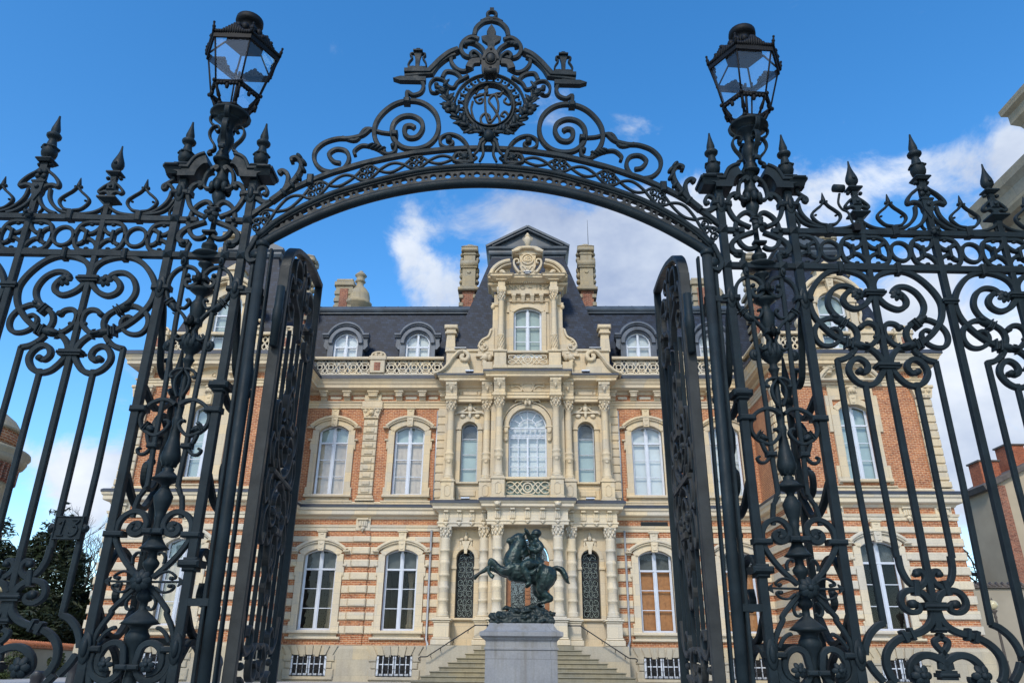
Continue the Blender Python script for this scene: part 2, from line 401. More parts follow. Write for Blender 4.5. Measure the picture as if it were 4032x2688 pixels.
# traced scroll lines of the ironwork, metres in the gate plane
DATA = json.loads("""{"r_big":[[0.192,4.507],[0.24,4.467],[0.264,4.416],[0.242,4.364],[0.175,4.338],[0.089,4.376],[0.03,4.448],[0.011,4.507],[0.018,4.582],[0.064,4.643],[0.136,4.679],[0.213,4.694],[0.315,4.687],[0.412,4.632],[0.498,4.532],[0.548,4.422],[0.547,4.327],[0.519,4.246],[0.469,4.174],[0.399,4.101],[0.315,4.043],[0.225,4.014],[0.133,3.995],[0.078,3.955],[0.04,3.899],[0.03,3.844],[0.041,3.797],[0.08,3.736],[0.131,3.687],[0.202,3.672],[0.273,3.707],[0.315,3.775],[0.308,3.835],[0.269,3.884],[0.22,3.898],[0.175,3.87],[0.16,3.821],[0.189,3.782],[0.232,3.791]],"r_up":[[0.157,4.488],[0.182,4.526],[0.231,4.545],[0.291,4.539],[0.353,4.496],[0.392,4.426],[0.399,4.36],[0.373,4.294],[0.33,4.25],[0.268,4.206],[0.219,4.162],[0.202,4.098],[0.222,4.028]],"r_loop":[[0.369,4.251],[0.429,4.245],[0.502,4.203],[0.543,4.139],[0.544,4.069],[0.506,4.015],[0.444,4.004],[0.378,4.03],[0.337,4.086],[0.341,4.132],[0.375,4.158],[0.412,4.148]],"r_small":[[0.151,3.998],[0.088,4.025],[0.037,4.08],[0.023,4.13],[0.034,4.18],[0.073,4.209],[0.126,4.203],[0.162,4.171]],"r_chev":[[0.237,3.986],[0.273,3.938],[0.332,3.897],[0.403,3.878]],"r_outbar":[[0.396,3.874],[0.418,3.026],[0.422,1.907]],"r_inbar":[[0.206,3.676],[0.217,3.023]],"r_ros":[[0.161,4.451]],"r_leaf1":[[0.402,4.28],[0.277,4.191]],"r_leaf2":[[0.108,3.991],[0.316,4.036]],"r_clasp":[[0.231,4.754],[0.248,4.67],[-0.021,4.488],[-0.003,3.837],[0.575,4.419]],"r_swag":[[-0.012,5.224],[0.032,5.16],[0.107,5.114],[0.199,5.097],[0.291,5.098],[0.392,5.128],[0.463,5.186],[0.506,5.256],[0.519,5.338]],"r_ogee":[[0.282,5.13],[0.217,5.144],[0.168,5.2],[0.169,5.244],[0.21,5.286],[0.251,5.32],[0.279,5.357]],"r_ogeetip":[[0.283,5.353],[0.284,5.411]],"m_curl":[[0.004,5.261],[0.015,5.306],[0.05,5.323],[0.088,5.308],[0.101,5.329],[0.067,5.373],[0.016,5.417],[-0.022,5.466]],"m_hook":[[-0.004,5.216],[0.036,5.156],[0.034,5.1]],"fz_c":[[0.142,4.944],[0.114,4.916],[0.074,4.911],[0.031,4.942],[0.004,4.988],[0.007,5.036],[0.051,5.053],[0.115,5.042],[0.173,4.992],[0.202,4.93],[0.21,4.875]],"t_curl":[[0.01,5.287],[0.028,5.329],[0.06,5.366],[0.112,5.38],[0.161,5.365],[0.158,5.406],[0.112,5.467],[0.052,5.516],[0.013,5.561]],"t_leg":[[0.021,5.312],[0.03,5.247],[0.072,5.175],[0.14,5.12],[0.207,5.096]],"t_in":[[0.02,5.247],[0.061,5.191],[0.073,5.143],[0.048,5.106]],"b_in":[[0.183,2.369],[0.179,2.284],[0.161,2.222],[0.133,2.177],[0.087,2.152],[0.049,2.168],[0.024,2.204],[0.025,2.237],[0.048,2.263],[0.074,2.26],[0.077,2.241]],"b_curl":[[0.022,2.05],[0.048,2.094],[0.093,2.124],[0.147,2.13],[0.195,2.109],[0.22,2.062],[0.209,2.013],[0.167,1.983],[0.121,1.986],[0.101,2.012],[0.118,2.037],[0.144,2.037]],"b_out":[[0.019,1.995],[0.03,1.936],[0.071,1.883],[0.132,1.849],[0.208,1.829],[0.282,1.801],[0.341,1.756],[0.378,1.697],[0.386,1.625],[0.368,1.563],[0.343,1.529]],"b_dia":[[-0.013,1.845],[0.005,1.817],[0.043,1.793],[0.032,1.756],[0.001,1.72],[-0.026,1.668],[-0.033,1.611]],"b_scr":[[-0.017,1.606],[0.0,1.647],[0.046,1.686],[0.112,1.703],[0.176,1.688],[0.223,1.644],[0.24,1.593],[0.225,1.552],[0.186,1.532],[0.155,1.542],[0.155,1.567]],"b_chev":[[0.359,1.907],[0.411,1.884],[0.467,1.831],[0.503,1.766],[0.519,1.703]],"b_arc":[[0.505,1.657],[0.472,1.595],[0.423,1.533]],"b_ros":[[0.196,1.572]],"b_col":[[-0.019,2.022],[-0.019,1.867],[-0.032,1.576],[0.528,1.683],[0.1,2.144]],"p_ring":[[0.049,5.567],[0.029,5.59],[0.05,5.601],[0.102,5.551],[0.122,5.491],[0.127,5.425],[0.105,5.381],[0.067,5.377],[0.052,5.403]],"p_s1":[[0.153,5.395],[0.139,5.418],[0.171,5.426],[0.215,5.393],[0.236,5.328],[0.233,5.269],[0.196,5.183],[0.143,5.131],[0.061,5.09]],"p_s2":[[0.022,5.199],[0.044,5.235],[0.087,5.246],[0.142,5.208],[0.176,5.151],[0.188,5.087],[0.198,5.017]],"p_s2b":[[0.046,5.045],[0.122,5.015],[0.193,4.979],[0.239,4.93],[0.246,4.88],[0.218,4.848],[0.159,4.843]],"p_s3":[[0.029,4.912],[0.066,4.888],[0.114,4.889],[0.157,4.928],[0.181,4.985],[0.189,5.042]],"p_heart":[[0.084,4.493],[0.111,4.49],[0.119,4.461],[0.094,4.431],[0.049,4.445],[0.019,4.488],[0.024,4.541],[0.062,4.594],[0.125,4.614],[0.196,4.589],[0.245,4.523],[0.259,4.434],[0.246,4.345],[0.209,4.287],[0.152,4.235],[0.1,4.191],[0.058,4.133],[0.036,4.069],[0.023,4.033],[0.044,3.985],[0.086,3.961],[0.115,3.982],[0.095,4.007]],"p_curl":[[0.088,4.306],[0.064,4.316],[0.059,4.284],[0.089,4.241],[0.124,4.245]],"p_lyre1":[[0.005,3.718],[0.05,3.715],[0.092,3.686],[0.095,3.652],[0.073,3.652]],"p_lyre2":[[0.018,3.698],[0.053,3.638],[0.05,3.565],[0.019,3.492]],"p_loop":[[0.018,3.427],[0.068,3.46],[0.142,3.462],[0.214,3.42],[0.253,3.353],[0.257,3.289],[0.229,3.235],[0.18,3.199],[0.122,3.183],[0.067,3.22],[0.037,3.267],[0.053,3.299],[0.08,3.299]],"p_tail":[[0.187,3.193],[0.169,3.136],[0.144,3.086],[0.176,3.043],[0.218,3.041],[0.237,3.072],[0.214,3.087]],"p_slim":[[0.148,4.84],[0.164,4.748],[0.143,4.634],[0.139,4.12],[0.13,3.855],[0.118,3.461],[0.121,3.08],[0.111,2.848],[0.112,2.806],[0.141,2.758],[0.115,2.775],[0.155,2.728],[0.169,2.652]],"p_heart2":[[0.129,2.495],[0.109,2.509],[0.123,2.53],[0.16,2.519],[0.175,2.485],[0.148,2.456],[0.1,2.464],[0.066,2.506],[0.067,2.552],[0.099,2.599],[0.154,2.617],[0.217,2.594],[0.258,2.543],[0.268,2.48],[0.257,2.412],[0.215,2.338],[0.154,2.259],[0.091,2.198],[0.053,2.159]],"p_lop":[[0.11,2.253],[0.114,2.292],[0.094,2.325],[0.065,2.328],[0.062,2.311]],"p_ar1":[[0.065,2.16],[0.115,2.193],[0.165,2.199],[0.21,2.172],[0.207,2.153],[0.187,2.155]],"p_ar2":[[0.082,2.095],[0.133,2.063],[0.188,2.069],[0.215,2.096],[0.198,2.112],[0.185,2.104]],"p_ar":[[0.053,2.131],[0.239,2.133],[0.273,2.133]],"p_low":[[0.048,2.1],[0.118,2.025],[0.188,1.947],[0.191,1.918],[0.238,1.84],[0.265,1.768],[0.269,1.696]],"p_lowcurl":[[0.142,1.821],[0.154,1.831],[0.201,1.798],[0.239,1.742]],"p_lop2":[[0.067,2.044],[0.1,2.002],[0.094,1.959],[0.068,1.948],[0.05,1.967]],"p_bot":[[0.13,1.539],[0.176,1.549],[0.208,1.584],[0.213,1.645],[0.179,1.71],[0.119,1.735],[0.064,1.709],[0.047,1.643],[0.042,1.598],[0.064,1.543],[0.109,1.504],[0.169,1.502],[0.228,1.534],[0.26,1.595],[0.257,1.67]],"p_ros":[[0.139,1.604]],"p_ros0":[[0.004,2.134]],"p_ros1":[[-0.013,5.089]],"p_out":[[0.434,5.491],[0.448,5.511],[0.412,5.499],[0.39,5.466],[0.433,5.425],[0.467,5.397],[0.466,5.364],[0.445,5.371],[0.436,5.411],[0.391,5.379],[0.369,5.32]],"p_ent":[[0.445,5.568],[0.26,5.559],[0.244,5.597],[0.218,5.645],[0.178,5.677],[0.135,5.695]],"p_ent2":[[0.366,5.459],[0.193,5.464],[0.176,5.531],[0.135,5.586],[0.096,5.594]],"spin":[[0.034,5.713],[0.094,5.678],[0.068,5.644],[0.044,5.589],[0.051,5.522],[0.073,5.475],[0.056,5.454],[0.031,5.407],[0.042,5.381],[0.059,5.328],[0.042,5.275],[0.028,5.236],[0.022,5.119],[0.023,4.997],[0.023,4.934],[0.035,4.871],[0.062,4.846],[0.065,4.821],[0.032,4.802],[0.047,4.787],[0.115,4.756],[0.131,4.737],[0.081,4.718],[0.028,4.691],[0.064,4.664],[0.06,4.649],[0.028,4.626],[0.028,4.49],[0.053,4.445],[0.099,4.423],[0.073,4.401],[0.033,4.371],[0.036,4.335],[0.056,4.305],[0.064,4.269],[0.057,4.211],[0.04,4.139],[0.029,4.082],[0.039,4.011],[0.08,3.969],[0.087,3.934],[0.067,3.892],[0.029,3.858],[0.032,3.83],[0.046,3.813],[0.038,3.796],[0.027,3.768],[0.026,3.641],[0.026,3.461],[0.034,3.429],[0.028,3.351],[0.036,3.331],[0.037,3.312],[0.03,3.267],[0.043,3.165],[0.058,3.102],[0.071,3.04],[0.071,3.003],[0.051,2.966],[0.03,2.951],[0.043,2.938],[0.039,2.923],[0.075,2.886],[0.112,2.862],[0.09,2.85],[0.036,2.826],[0.029,2.802],[0.027,2.807],[0.045,2.777],[0.069,2.735],[0.059,2.682],[0.042,2.629],[0.034,2.591],[0.038,2.582],[0.029,2.553],[0.038,2.472],[0.041,2.443],[0.061,2.409],[0.081,2.381],[0.105,2.361],[0.069,2.349],[0.03,2.335],[0.033,2.296],[0.057,2.265],[0.052,2.24],[0.029,2.207],[0.026,2.138],[0.04,2.07],[0.059,2.037],[0.048,2.01],[0.027,1.997],[0.027,1.951],[0.039,1.939],[0.073,1.912],[0.106,1.881],[0.133,1.857],[0.078,1.846],[0.058,1.823],[0.064,1.804],[0.08,1.778],[0.075,1.745],[0.047,1.693],[0.036,1.652],[0.033,1.591]],"c_ring":[[0.007,7.479],[0.045,7.468],[0.061,7.421],[0.043,7.375],[0.005,7.367]],"c_top":[[0.005,7.358],[0.085,7.328],[0.146,7.253],[0.164,7.161]],"c_lobe":[[0.121,7.117],[0.192,7.142],[0.26,7.086],[0.287,6.996],[0.254,6.917],[0.184,6.893],[0.102,6.913]],"c_ped":[[0.311,6.977],[0.392,6.931],[0.471,6.849],[0.523,6.778],[0.574,6.707],[0.805,6.7]],"c_ped2":[[0.337,6.915],[0.417,6.868],[0.496,6.779],[0.545,6.682],[0.801,6.649]],"c_in":[[0.377,6.887],[0.367,6.817],[0.317,6.749],[0.248,6.725],[0.167,6.771]],"c_cc":[[0.78,6.624],[0.679,6.635],[0.62,6.552],[0.636,6.467],[0.707,6.432],[0.763,6.464],[0.762,6.38]],"c_big":[[0.672,6.064],[0.713,6.087],[0.756,6.07],[0.758,5.997],[0.712,5.951],[0.641,5.969],[0.6,6.058],[0.624,6.146],[0.707,6.195],[0.798,6.182],[0.86,6.115],[0.875,6.018],[0.847,5.924],[0.764,5.847],[0.646,5.834],[0.545,5.876],[0.477,5.965],[0.456,6.077],[0.482,6.206],[0.553,6.303],[0.65,6.358],[0.763,6.363],[0.874,6.319],[0.967,6.226],[1.024,6.111],[1.031,5.982],[0.992,5.873],[0.928,5.796]],"c_notch":[[0.851,5.995],[0.97,6.008],[1.11,6.044],[1.191,5.918],[1.316,5.943]],"c_leaf":[[1.182,5.751],[1.193,5.797],[1.14,5.853],[1.075,5.855],[0.995,5.826],[0.901,5.773],[0.838,5.798],[0.829,5.861],[0.855,5.86]],"c_strap":[[0.258,6.613],[0.301,6.681],[0.356,6.713],[0.418,6.712],[0.449,6.642]],"c_strap2":[[0.205,6.666],[0.298,6.595],[0.336,6.526],[0.39,6.541],[0.434,6.608],[0.515,6.623],[0.559,6.554],[0.542,6.47],[0.488,6.463],[0.456,6.514],[0.498,6.547]],"c_foot":[[0.143,5.699],[0.165,5.8],[0.207,5.908],[0.275,5.978],[0.361,6.0],[0.431,5.958],[0.428,5.887],[0.368,5.857],[0.318,5.906],[0.359,5.944]],"c_foot2":[[0.149,5.707],[0.201,5.706],[0.304,5.719],[0.294,5.781],[0.243,5.798],[0.209,5.76]],"c_circ":[[-0.006,6.326],[-0.233,6.333],[-0.0,6.612],[-0.327,6.335]],"c_shield":[[0.005,6.995],[0.054,6.932],[0.08,6.843],[0.085,6.756],[0.062,6.653],[-0.003,6.638]],"c_fleur":[[0.004,7.312],[0.027,7.256],[0.047,7.219],[0.025,7.174],[0.101,7.154],[0.079,7.11],[0.037,7.075],[0.021,6.986]],"c_horn":[[0.243,7.015],[0.231,7.06],[0.161,7.053],[0.09,6.993],[0.054,6.914]],"c_horn2":[[0.17,6.858],[0.192,6.91],[0.158,6.946],[0.102,6.895],[0.086,6.826]],"c_urn":[[0.698,6.975],[0.687,6.773],[0.754,6.876],[0.776,6.788]],"c_wreath":[[0.428,6.473],[0.382,6.341],[0.323,6.211],[0.226,6.083],[0.106,6.006],[-0.001,5.945]],"c_sc2":[[1.305,5.666],[1.368,5.683],[1.414,5.756],[1.358,5.813],[1.271,5.797],[1.233,5.714],[1.263,5.621],[1.342,5.574],[1.451,5.589],[1.528,5.67],[1.54,5.781],[1.473,5.876],[1.361,5.926],[1.253,5.934],[1.139,5.97],[1.074,6.039]],"c_acanth":[[1.808,5.541],[1.828,5.561],[1.801,5.575],[1.758,5.543],[1.742,5.482],[1.756,5.395],[1.802,5.315],[1.857,5.261],[1.916,5.247],[1.982,5.285],[2.038,5.323],[2.076,5.322],[2.083,5.289],[2.059,5.276]],"c_acleaf":[[1.856,5.255],[1.782,5.329],[1.719,5.409],[1.672,5.491],[1.642,5.572],[1.645,5.647],[1.686,5.701],[1.73,5.693],[1.726,5.659]],"c_ac3":[[1.995,5.337],[1.979,5.383],[1.937,5.401],[1.909,5.365],[1.915,5.326],[1.939,5.338]],"a_end":[[2.009,5.039],[1.965,5.078],[1.905,5.086],[1.859,5.068]],"mono1":[[-0.15,6.414],[-0.077,6.449],[-0.024,6.484],[-0.045,6.517],[-0.019,6.552],[-0.044,6.467],[-0.041,6.35],[-0.032,6.235],[-0.003,6.138],[0.036,6.171],[0.074,6.254],[0.079,6.353],[0.044,6.452],[-0.008,6.384],[0.047,6.286],[0.095,6.173],[0.077,6.108],[0.011,6.082],[-0.062,6.12],[-0.077,6.185],[-0.045,6.234],[-0.005,6.219],[0.009,6.171]],"mono2":[[-0.103,6.398],[-0.07,6.416],[-0.069,6.374],[-0.109,6.365],[-0.137,6.414],[-0.091,6.466],[0.003,6.46],[0.111,6.488],[0.165,6.456],[0.199,6.407],[0.18,6.356],[0.132,6.388],[0.152,6.43]],"mono3":[[-0.156,6.38],[-0.166,6.28],[-0.123,6.151],[-0.043,6.121],[0.063,6.123],[0.142,6.158],[0.174,6.224],[0.141,6.272],[0.108,6.23],[0.141,6.215]],"mono4":[[-0.131,6.464],[-0.08,6.55],[0.014,6.587],[0.096,6.555],[0.124,6.488],[0.057,6.47],[0.085,6.437],[0.111,6.471]]}""")
# ------------------------------------------------------------------ gate frame
def rotz(a): return Matrix.Rotation(a, 4, 'Z')
GATE = Matrix.Translation((-0.229, 5.559, 0)) @ rotz(R(1.1)) @ Matrix.Rotation(R(1.7), 4, 'X')
def gate_at(x, y=0.0, z=0.0): return GATE @ Matrix.Translation((x, y, z))
D = {k: [tuple(p) for p in v] for k, v in DATA.items()}
for k in D:
    if k.startswith('b_'): D[k] = [(a * 1.06, b) for a, b in D[k]]
def mx(p, s=-1): return [(s * a, b) for a, b in p]
def leaf(m, a, b, w, d=.075, y=0):
    """leaf collar clasping a scroll from a (tip) to b (ring)"""
    a = Vector(a); b = Vector(b); t = (b - a).normalized(); n = Vector((-t.y, t.x)); L = (b - a).length
    c = (a + b) / 2
    ang = math.atan2(t.y, t.x)
    rot = Matrix.Rotation(-ang, 3, 'Y')
    m.ball((c.x, y, c.y), (L * .46, d / 2, w * .5), 10, 6, rot)
    q = a + t * L * .28
    m.ball((q.x, y - d * .32, q.y), (L * .22, d * .3, w * .22), 8, 5, rot)
    for k, r in ((.74, .62), (.84, .46), (.94, .62)):
        q = a + t * L * k
        m.strip([q - n * w * r, q + n * w * r], L * .07, d * (1 if r > .5 else .8), y, raw=True)
    for s in (-1, 1):
        q = a + t * L * .1 + n * s * w * .42
        m.ball((q.x, y, q.y), (L * .16, d * .3, w * .1), 6, 4, Matrix.Rotation(-(ang + s * .5), 3, 'Y'))
def rosette(r, petals=7):
    m = MB()
    for k in range(petals):
        a = 2 * PI * k / petals
        rot = Matrix.Rotation(-a, 3, 'Y') @ Matrix.Rotation(.45, 3, 'Z')
        m.ball((math.cos(a) * r * .58, -.012, math.sin(a) * r * .58), (r * .46, r * .13, r * .33), 8, 6, rot)
    m.ball((0, -.028, 0), r * .28, 10, 6)
    return m
def band(m, x, z, w, h, d=.07, lip=.012):
    """moulded collar"""
    m.box(x - w / 2, x + w / 2, -d / 2, d / 2, z - h / 2, z + h / 2)
    m.bevbox(x - w / 2 - lip, x + w / 2 + lip, -d / 2 - lip, d / 2 + lip, z - h * .22, z + h * .22, h * .15)
def pyr(m, x, z, s, y):
    m.add([(x - s, y, z - s), (x + s, y, z - s), (x + s, y, z + s), (x - s, y, z + s), (x, y - s * .7, z)], [(0, 1, 4), (1, 2, 4), (2, 3, 4), (3, 0, 4)])
def boss(m, x, z, w=.05, h=.1, y=-.045):
    m.ball((x, y, z), (w * .5, .022, h * .5), 10, 6)
    m.ball((x, y + .008, z), (w * .85, .012, h * .85), 12, 6)

LW = .044
# ---- meshes shared by the two railings (x measured from the middle post)
def sides(name, f, mat, parent, c=0.0):
    m = MB(); f(m); a = m.build(name, mat, parent)
    m = MB(); f(m); m.xf(Matrix.Translation((2 * c, 0, 0)) @ Matrix.Scale(-1, 4, (1, 0, 0))); return a, m.build(name, mat, parent)
def half(f):
    m = MB(); f(m); m.mirror(0); return m
def f_panel(m):
    m.strip(D['r_big'], LW, .05, .004, eye=.026)
    m.strip(D['r_up'], LW * .95, .048, -.003)
    m.strip(D['r_loop'], LW * .95, .046, .006, w1=LW * .7)
    m.strip(D['r_small'], LW * .9, .046, .0, w1=LW * .9, eye=.024)
    m.strip(D['r_chev'], LW, .046, .003)
    m.ball((.062, -.01, 4.085), .017); m.ball((.272, -.01, 3.925), .017)
    leaf(m, *D['r_leaf1'], .075, .08); leaf(m, *D['r_leaf2'], .075, .08)
    m.bevbox(.226, .268, -.045, .035, 4.66, 4.765, .01)
def f_bottom(m):
    m.strip(D['b_in'], LW * .95, .046, .002, eye=.022, w1=LW * .8)
    m.strip(D['b_curl'], LW * 1.05, .05, -.002, w1=LW * .75, eye=.03)
    m.strip(D['b_out'], LW * 1.05, .05, .003)
    m.strip(D['b_dia'], LW * .85, .044, -.002)
    m.strip(D['b_scr'], LW * 1.1, .05, -.003)
    m.strip(D['b_chev'], LW, .046, 0)
    m.strip(D['b_arc'], LW, .05, .004)
    m.strip([(.42, 1.53), (.30, 1.40), (.12, 1.33), (.0, 1.31)], LW, .05, 0)
    t = D['b_out'][4]
    m.strip([(t[0] - .032, t[1] + .012), (t[0] - .012, t[1] + .006)], .085, .07, 0, raw=True); m.strip([(t[0] + .02, t[1] - .002), (t[0] + .045, t[1] - .012)], .085, .07, 0, raw=True)
    t = D['b_col'][4]
    m.strip([(t[0] - .004, t[1] + .055), (t[0] + .012, t[1] - .05)], .04, .075, 0, raw=True)
def f_crest(m):
    m.strip(D['r_swag'], .026, .044, .0, w1=.03)
    o = .288
    og = [(a, b) for a, b in D['r_ogee']]
    m.strip(og, .024, .04, -.004, w1=.02); m.strip([(2 * o - a, b) for a, b in og], .024, .04, -.004, w1=.02)
    q = D['r_ogee']
    for s in (-1, 1):
        c = q[3]; m.ball((o + s * (o - c[0] - .03), 0, c[1] - .012), (.014, .016, .010), 6, 4)
        m.ball((o + s * .026, 0, q[-1][1] + .012), (.012, .02, .016), 6, 4)
    m.tube([(o, 0, q[-1][1] - .01), (o, 0, q[-1][1] + .03), (o, 0, q[-1][1] + .105)], [.016, .02, .004], 6)
    m.bevbox(o - .026, o + .026, -.042, .036, 5.03, 5.125, .008)
def f_frieze(m):
    zc = 4.882
    c = [(a, b) for a, b in D['fz_c']]
    c = [(c[0][0] + .03, c[0][1] + .012)] + [(a, min(b, 5.018)) for a, b in c]
    full = c + [(a, 2 * zc - b) for a, b in reversed(c)]
    m.strip(full, .034, .042, .002, n=4)
    full2 = [(.606 - a, b) for a, b in full]
    m.strip(full2, .034, .042, .002, n=4)
    for x in (c[2][0] - .004, .606 - c[2][0] + .004):
        m.bevbox(x - .012, x + .012, -.034, .03, zc - .055, zc + .055, .004)
    for x in (.09, .606 - .09):
        for z in (4.995, 2 * zc - 4.995): m.ball((x, -.004, z), (.022, .018, .014), 8, 5)
def f_ring(m): m.strip(arc(0, 4.882, .083, 0, 354, 24, .088), .03, .042, 0, closed=True, raw=True)

def mfin():
    """spear of the middle post"""
    m = MB()
    m.frus(0, 0, 5.17, 5.235, .05, .05, .05, .05)
    m.frus(0, 0, 5.205, 5.235, .06, .06, .15, .13); m.frus(0, 0, 5.235, 5.252, .16, .14, .155, .135)
    m.box(-.022, .022, -.02, .02, 5.25, 5.49)
    m.bevbox(-.04, .04, -.034, .03, 5.33, 5.40, .012); m.ball((0, -.036, 5.365), .016)
    a = len(m.v)
    m.strip(D['m_curl'], .03, .044, 0, w1=.02); m.strip(D['m_hook'], .02, .03, 0, w1=.012)
    m.ball((.055, 0, 5.462), (.018, .024, .018), 8, 5)
    m.mirror(0, a)
    m.frus(0, 0, 5.48, 5.50, .06, .06, .12, .1); m.frus(0, 0, 5.50, 5.515, .125, .105, .12, .10)
    m.lathe([(.024, 5.51), (.024, 5.54), (.036, 5.552), (.052, 5.575), (.056, 5.60), (.05, 5.632), (.036, 5.67), (.022, 5.71), (.012, 5.75), (.007, 5.80), (.002, 5.805)], seg=4 * 4, sy=.8)
    m.ball((0, -.042, 5.602), .016)
    return m
def tfin():
    m = MB()
    m.box(-.024, .024, -.024, .024, 5.06, 5.36)
    m.prism([(-.05, 5.395), (.05, 5.395), (.042, 5.30), (.0, 5.21), (-.042, 5.30)], -.036, .03)
    m.box(-.058, .058, -.042, .036, 5.395, 5.412)
    m.ball((0, -.04, 5.345), (.02, .016, .02))
    m.box(-.03, .03, -.026, .026, 5.412, 5.60)
    for k in range(4):
        a = PI / 4 + k * PI / 2; m.ball((math.cos(a) * .034, -.02, 5.485 + math.sin(a) * .034), (.028, .022, .028), 8, 5)
    m.ball((0, -.044, 5.485), .018)
    a = len(m.v)
    m.strip(D['t_curl'], .042, .05, 0, w1=.022); m.strip(D['t_leg'], .03, .046, 0); m.strip(D['t_in'], .02, .034, .01)
    m.ball((.05, 0, 5.585), (.02, .03, .02), 8, 5)
    m.mirror(0, a)
    return m
FINTOP = [(.03, 0), (.035, .02), (.058, .04), (.066, .075), (.062, .11), (.06, .118), (.072, .125), (.06, .135), (.048, .138), (.042, .16), (.033, .205), (.030, .225), (.05, .232), (.060, .245), (.062, .262), (.05, .278), (.034, .285), (.034, .295), (.038, .315), (.036, .335), (.024, .385), (.013, .435), (.008, .475), (.002, .478)]
def spire(z, k=1.0):
    m = MB()
    m.frus(0, 0, z, z + .022, .10 * k, .10 * k, .135 * k, .125 * k); m.frus(0, 0, z + .022, z + .036, .14 * k, .13 * k, .13 * k, .12 * k)
    m.lathe([(r * k, z + .036 + h * k) for r, h in FINTOP], seg=14)
    for q in range(6):
        a = q * PI / 3 + .3
        m.ball((math.cos(a) * .062 * k, math.sin(a) * .062 * k, z + .036 + .122 * k), (.018 * k, .018 * k, .012 * k), 6, 4)
    return m

def post_mesh(w, z0, z1, d=None):
    m = MB(); d = d or w
    b = .005
    m.strip([(0, z0), (0, z1)], w, d, 0, raw=True, ch=b)
    return m

def iron_railing(side, label):
    root = empty('iron_railing', gate_at(side * 2.645), label, 'railing', 'iron railings flanking the gate')
    s = side
    L = 3.2
    for z, h, d in ((5.062, .056, .05), (4.72, .058, .05), (1.25, .06, .06), (.62, .07, .07)):
        m = MB(); m.strip([(0, z), (s * L, z)], h, d, 0, raw=True); m.build('rail', IRON, root)
    m = MB(); m.mold([(s * 0, -.16), (s * L, -.16)] if s > 0 else [(s * L, -.16), (0, -.16)], [(0, 0), (0, .42), (-.03, .46), (-.29, .46), (-.32, .42), (-.32, 0)]); m.build('stone_base', PLINTH, root)
    first = {}
    def put(name, mk, x, mir=False, mats=IRON):
        if name + str(id(mk)) not in first:
            o = mk().build(name, mats, root, (x, 0, 0)); first[name + str(id(mk))] = o
        else:
            o = dup(first[name + str(id(mk))], root, (x, 0, 0))
        return o
    pan = lambda: half(f_panel); bot = lambda: half(f_bottom); cre = lambda: half(f_crest)
    fri = lambda: half(f_frieze); rin = lambda: MB().strip(arc(0, 4.882, .083, 0, 354, 24, .088), .03, .042, 0, closed=True, raw=True)
    tp = lambda: post_mesh(.052, .46, 5.1, .056); mp = lambda: post_mesh(.046, 1.87, 5.2, .046)
    obar = lambda: MB().strip([(.400, 3.885), (.402, 2.9), (.382, 1.9)], .040, .04, 0, raw=True)
    ibar = lambda: MB().strip([(.206, 3.70), (.209, 3.3), (.204, 2.355)], .040, .04, 0, raw=True)
    obar2 = lambda: obar().xf(Matrix.Scale(-1, 4, (1, 0, 0))); ibar2 = lambda: ibar().xf(Matrix.Scale(-1, 4, (1, 0, 0)))
    ros = lambda: rosette(.062, 7); ros2 = lambda: rosette(.075, 6); flo = lambda: rosette(.05, 5)
    ms, ts = mfin, tfin
    sp = lambda: spire(5.60, 1.0)
    stem = lambda: MB().strip([(0, .62), (0, 1.31)], .05, .05, 0, raw=True)
    for k in range(2):
        xm = s * (.598 + k * 1.222); xt = s * (1.220 + k * 1.222)
        put('scroll_panel', pan, xm); put('bottom_scroll', bot, xm); put('crest_scroll', cre, xm); put('frieze_scroll', fri, xm)
        put('frieze_ring', rin, xm - .303); put('frieze_ring', rin, xm + .303)
        put('post', mp, xm); put('post', stem, xm); put('post', tp, xt)
        put('spearhead', ms, xm)
        t = put('finial_base', ts, xt); put('finial', sp, xt)
        f = put('rosette', flo, xt); f.location.y = -.05; f.location.z = 5.07
        for q, fn in ((1, obar), (1, ibar), (-1, obar2), (-1, ibar2)): put('bar', fn, xm)
        for q in (-1, 1):
            o = put('rosette', ros, xm + q * .163); o.location.y = -.05; o.location.z = 4.45
            o = put('rosette', ros2, xm + q * .208); o.location.y = -.055; o.location.z = 1.575
        for xx, zs in ((xt, ((4.416, .115, .05, .07), (1.683, .12, .07, .08))), (xm, ((4.485, .165, .05, .075), (3.837, .175, .05, .075), (2.022, .15, .055, .08), (1.867, .08, .04, .07), (1.576, .115, .06, .07)))):
            for z, w_, h_, d_ in zs: m = MB(); band(m, 0, z, w_, h_, d_); m.build('collar', IRON, root, (xx, 0, 0))
    return root

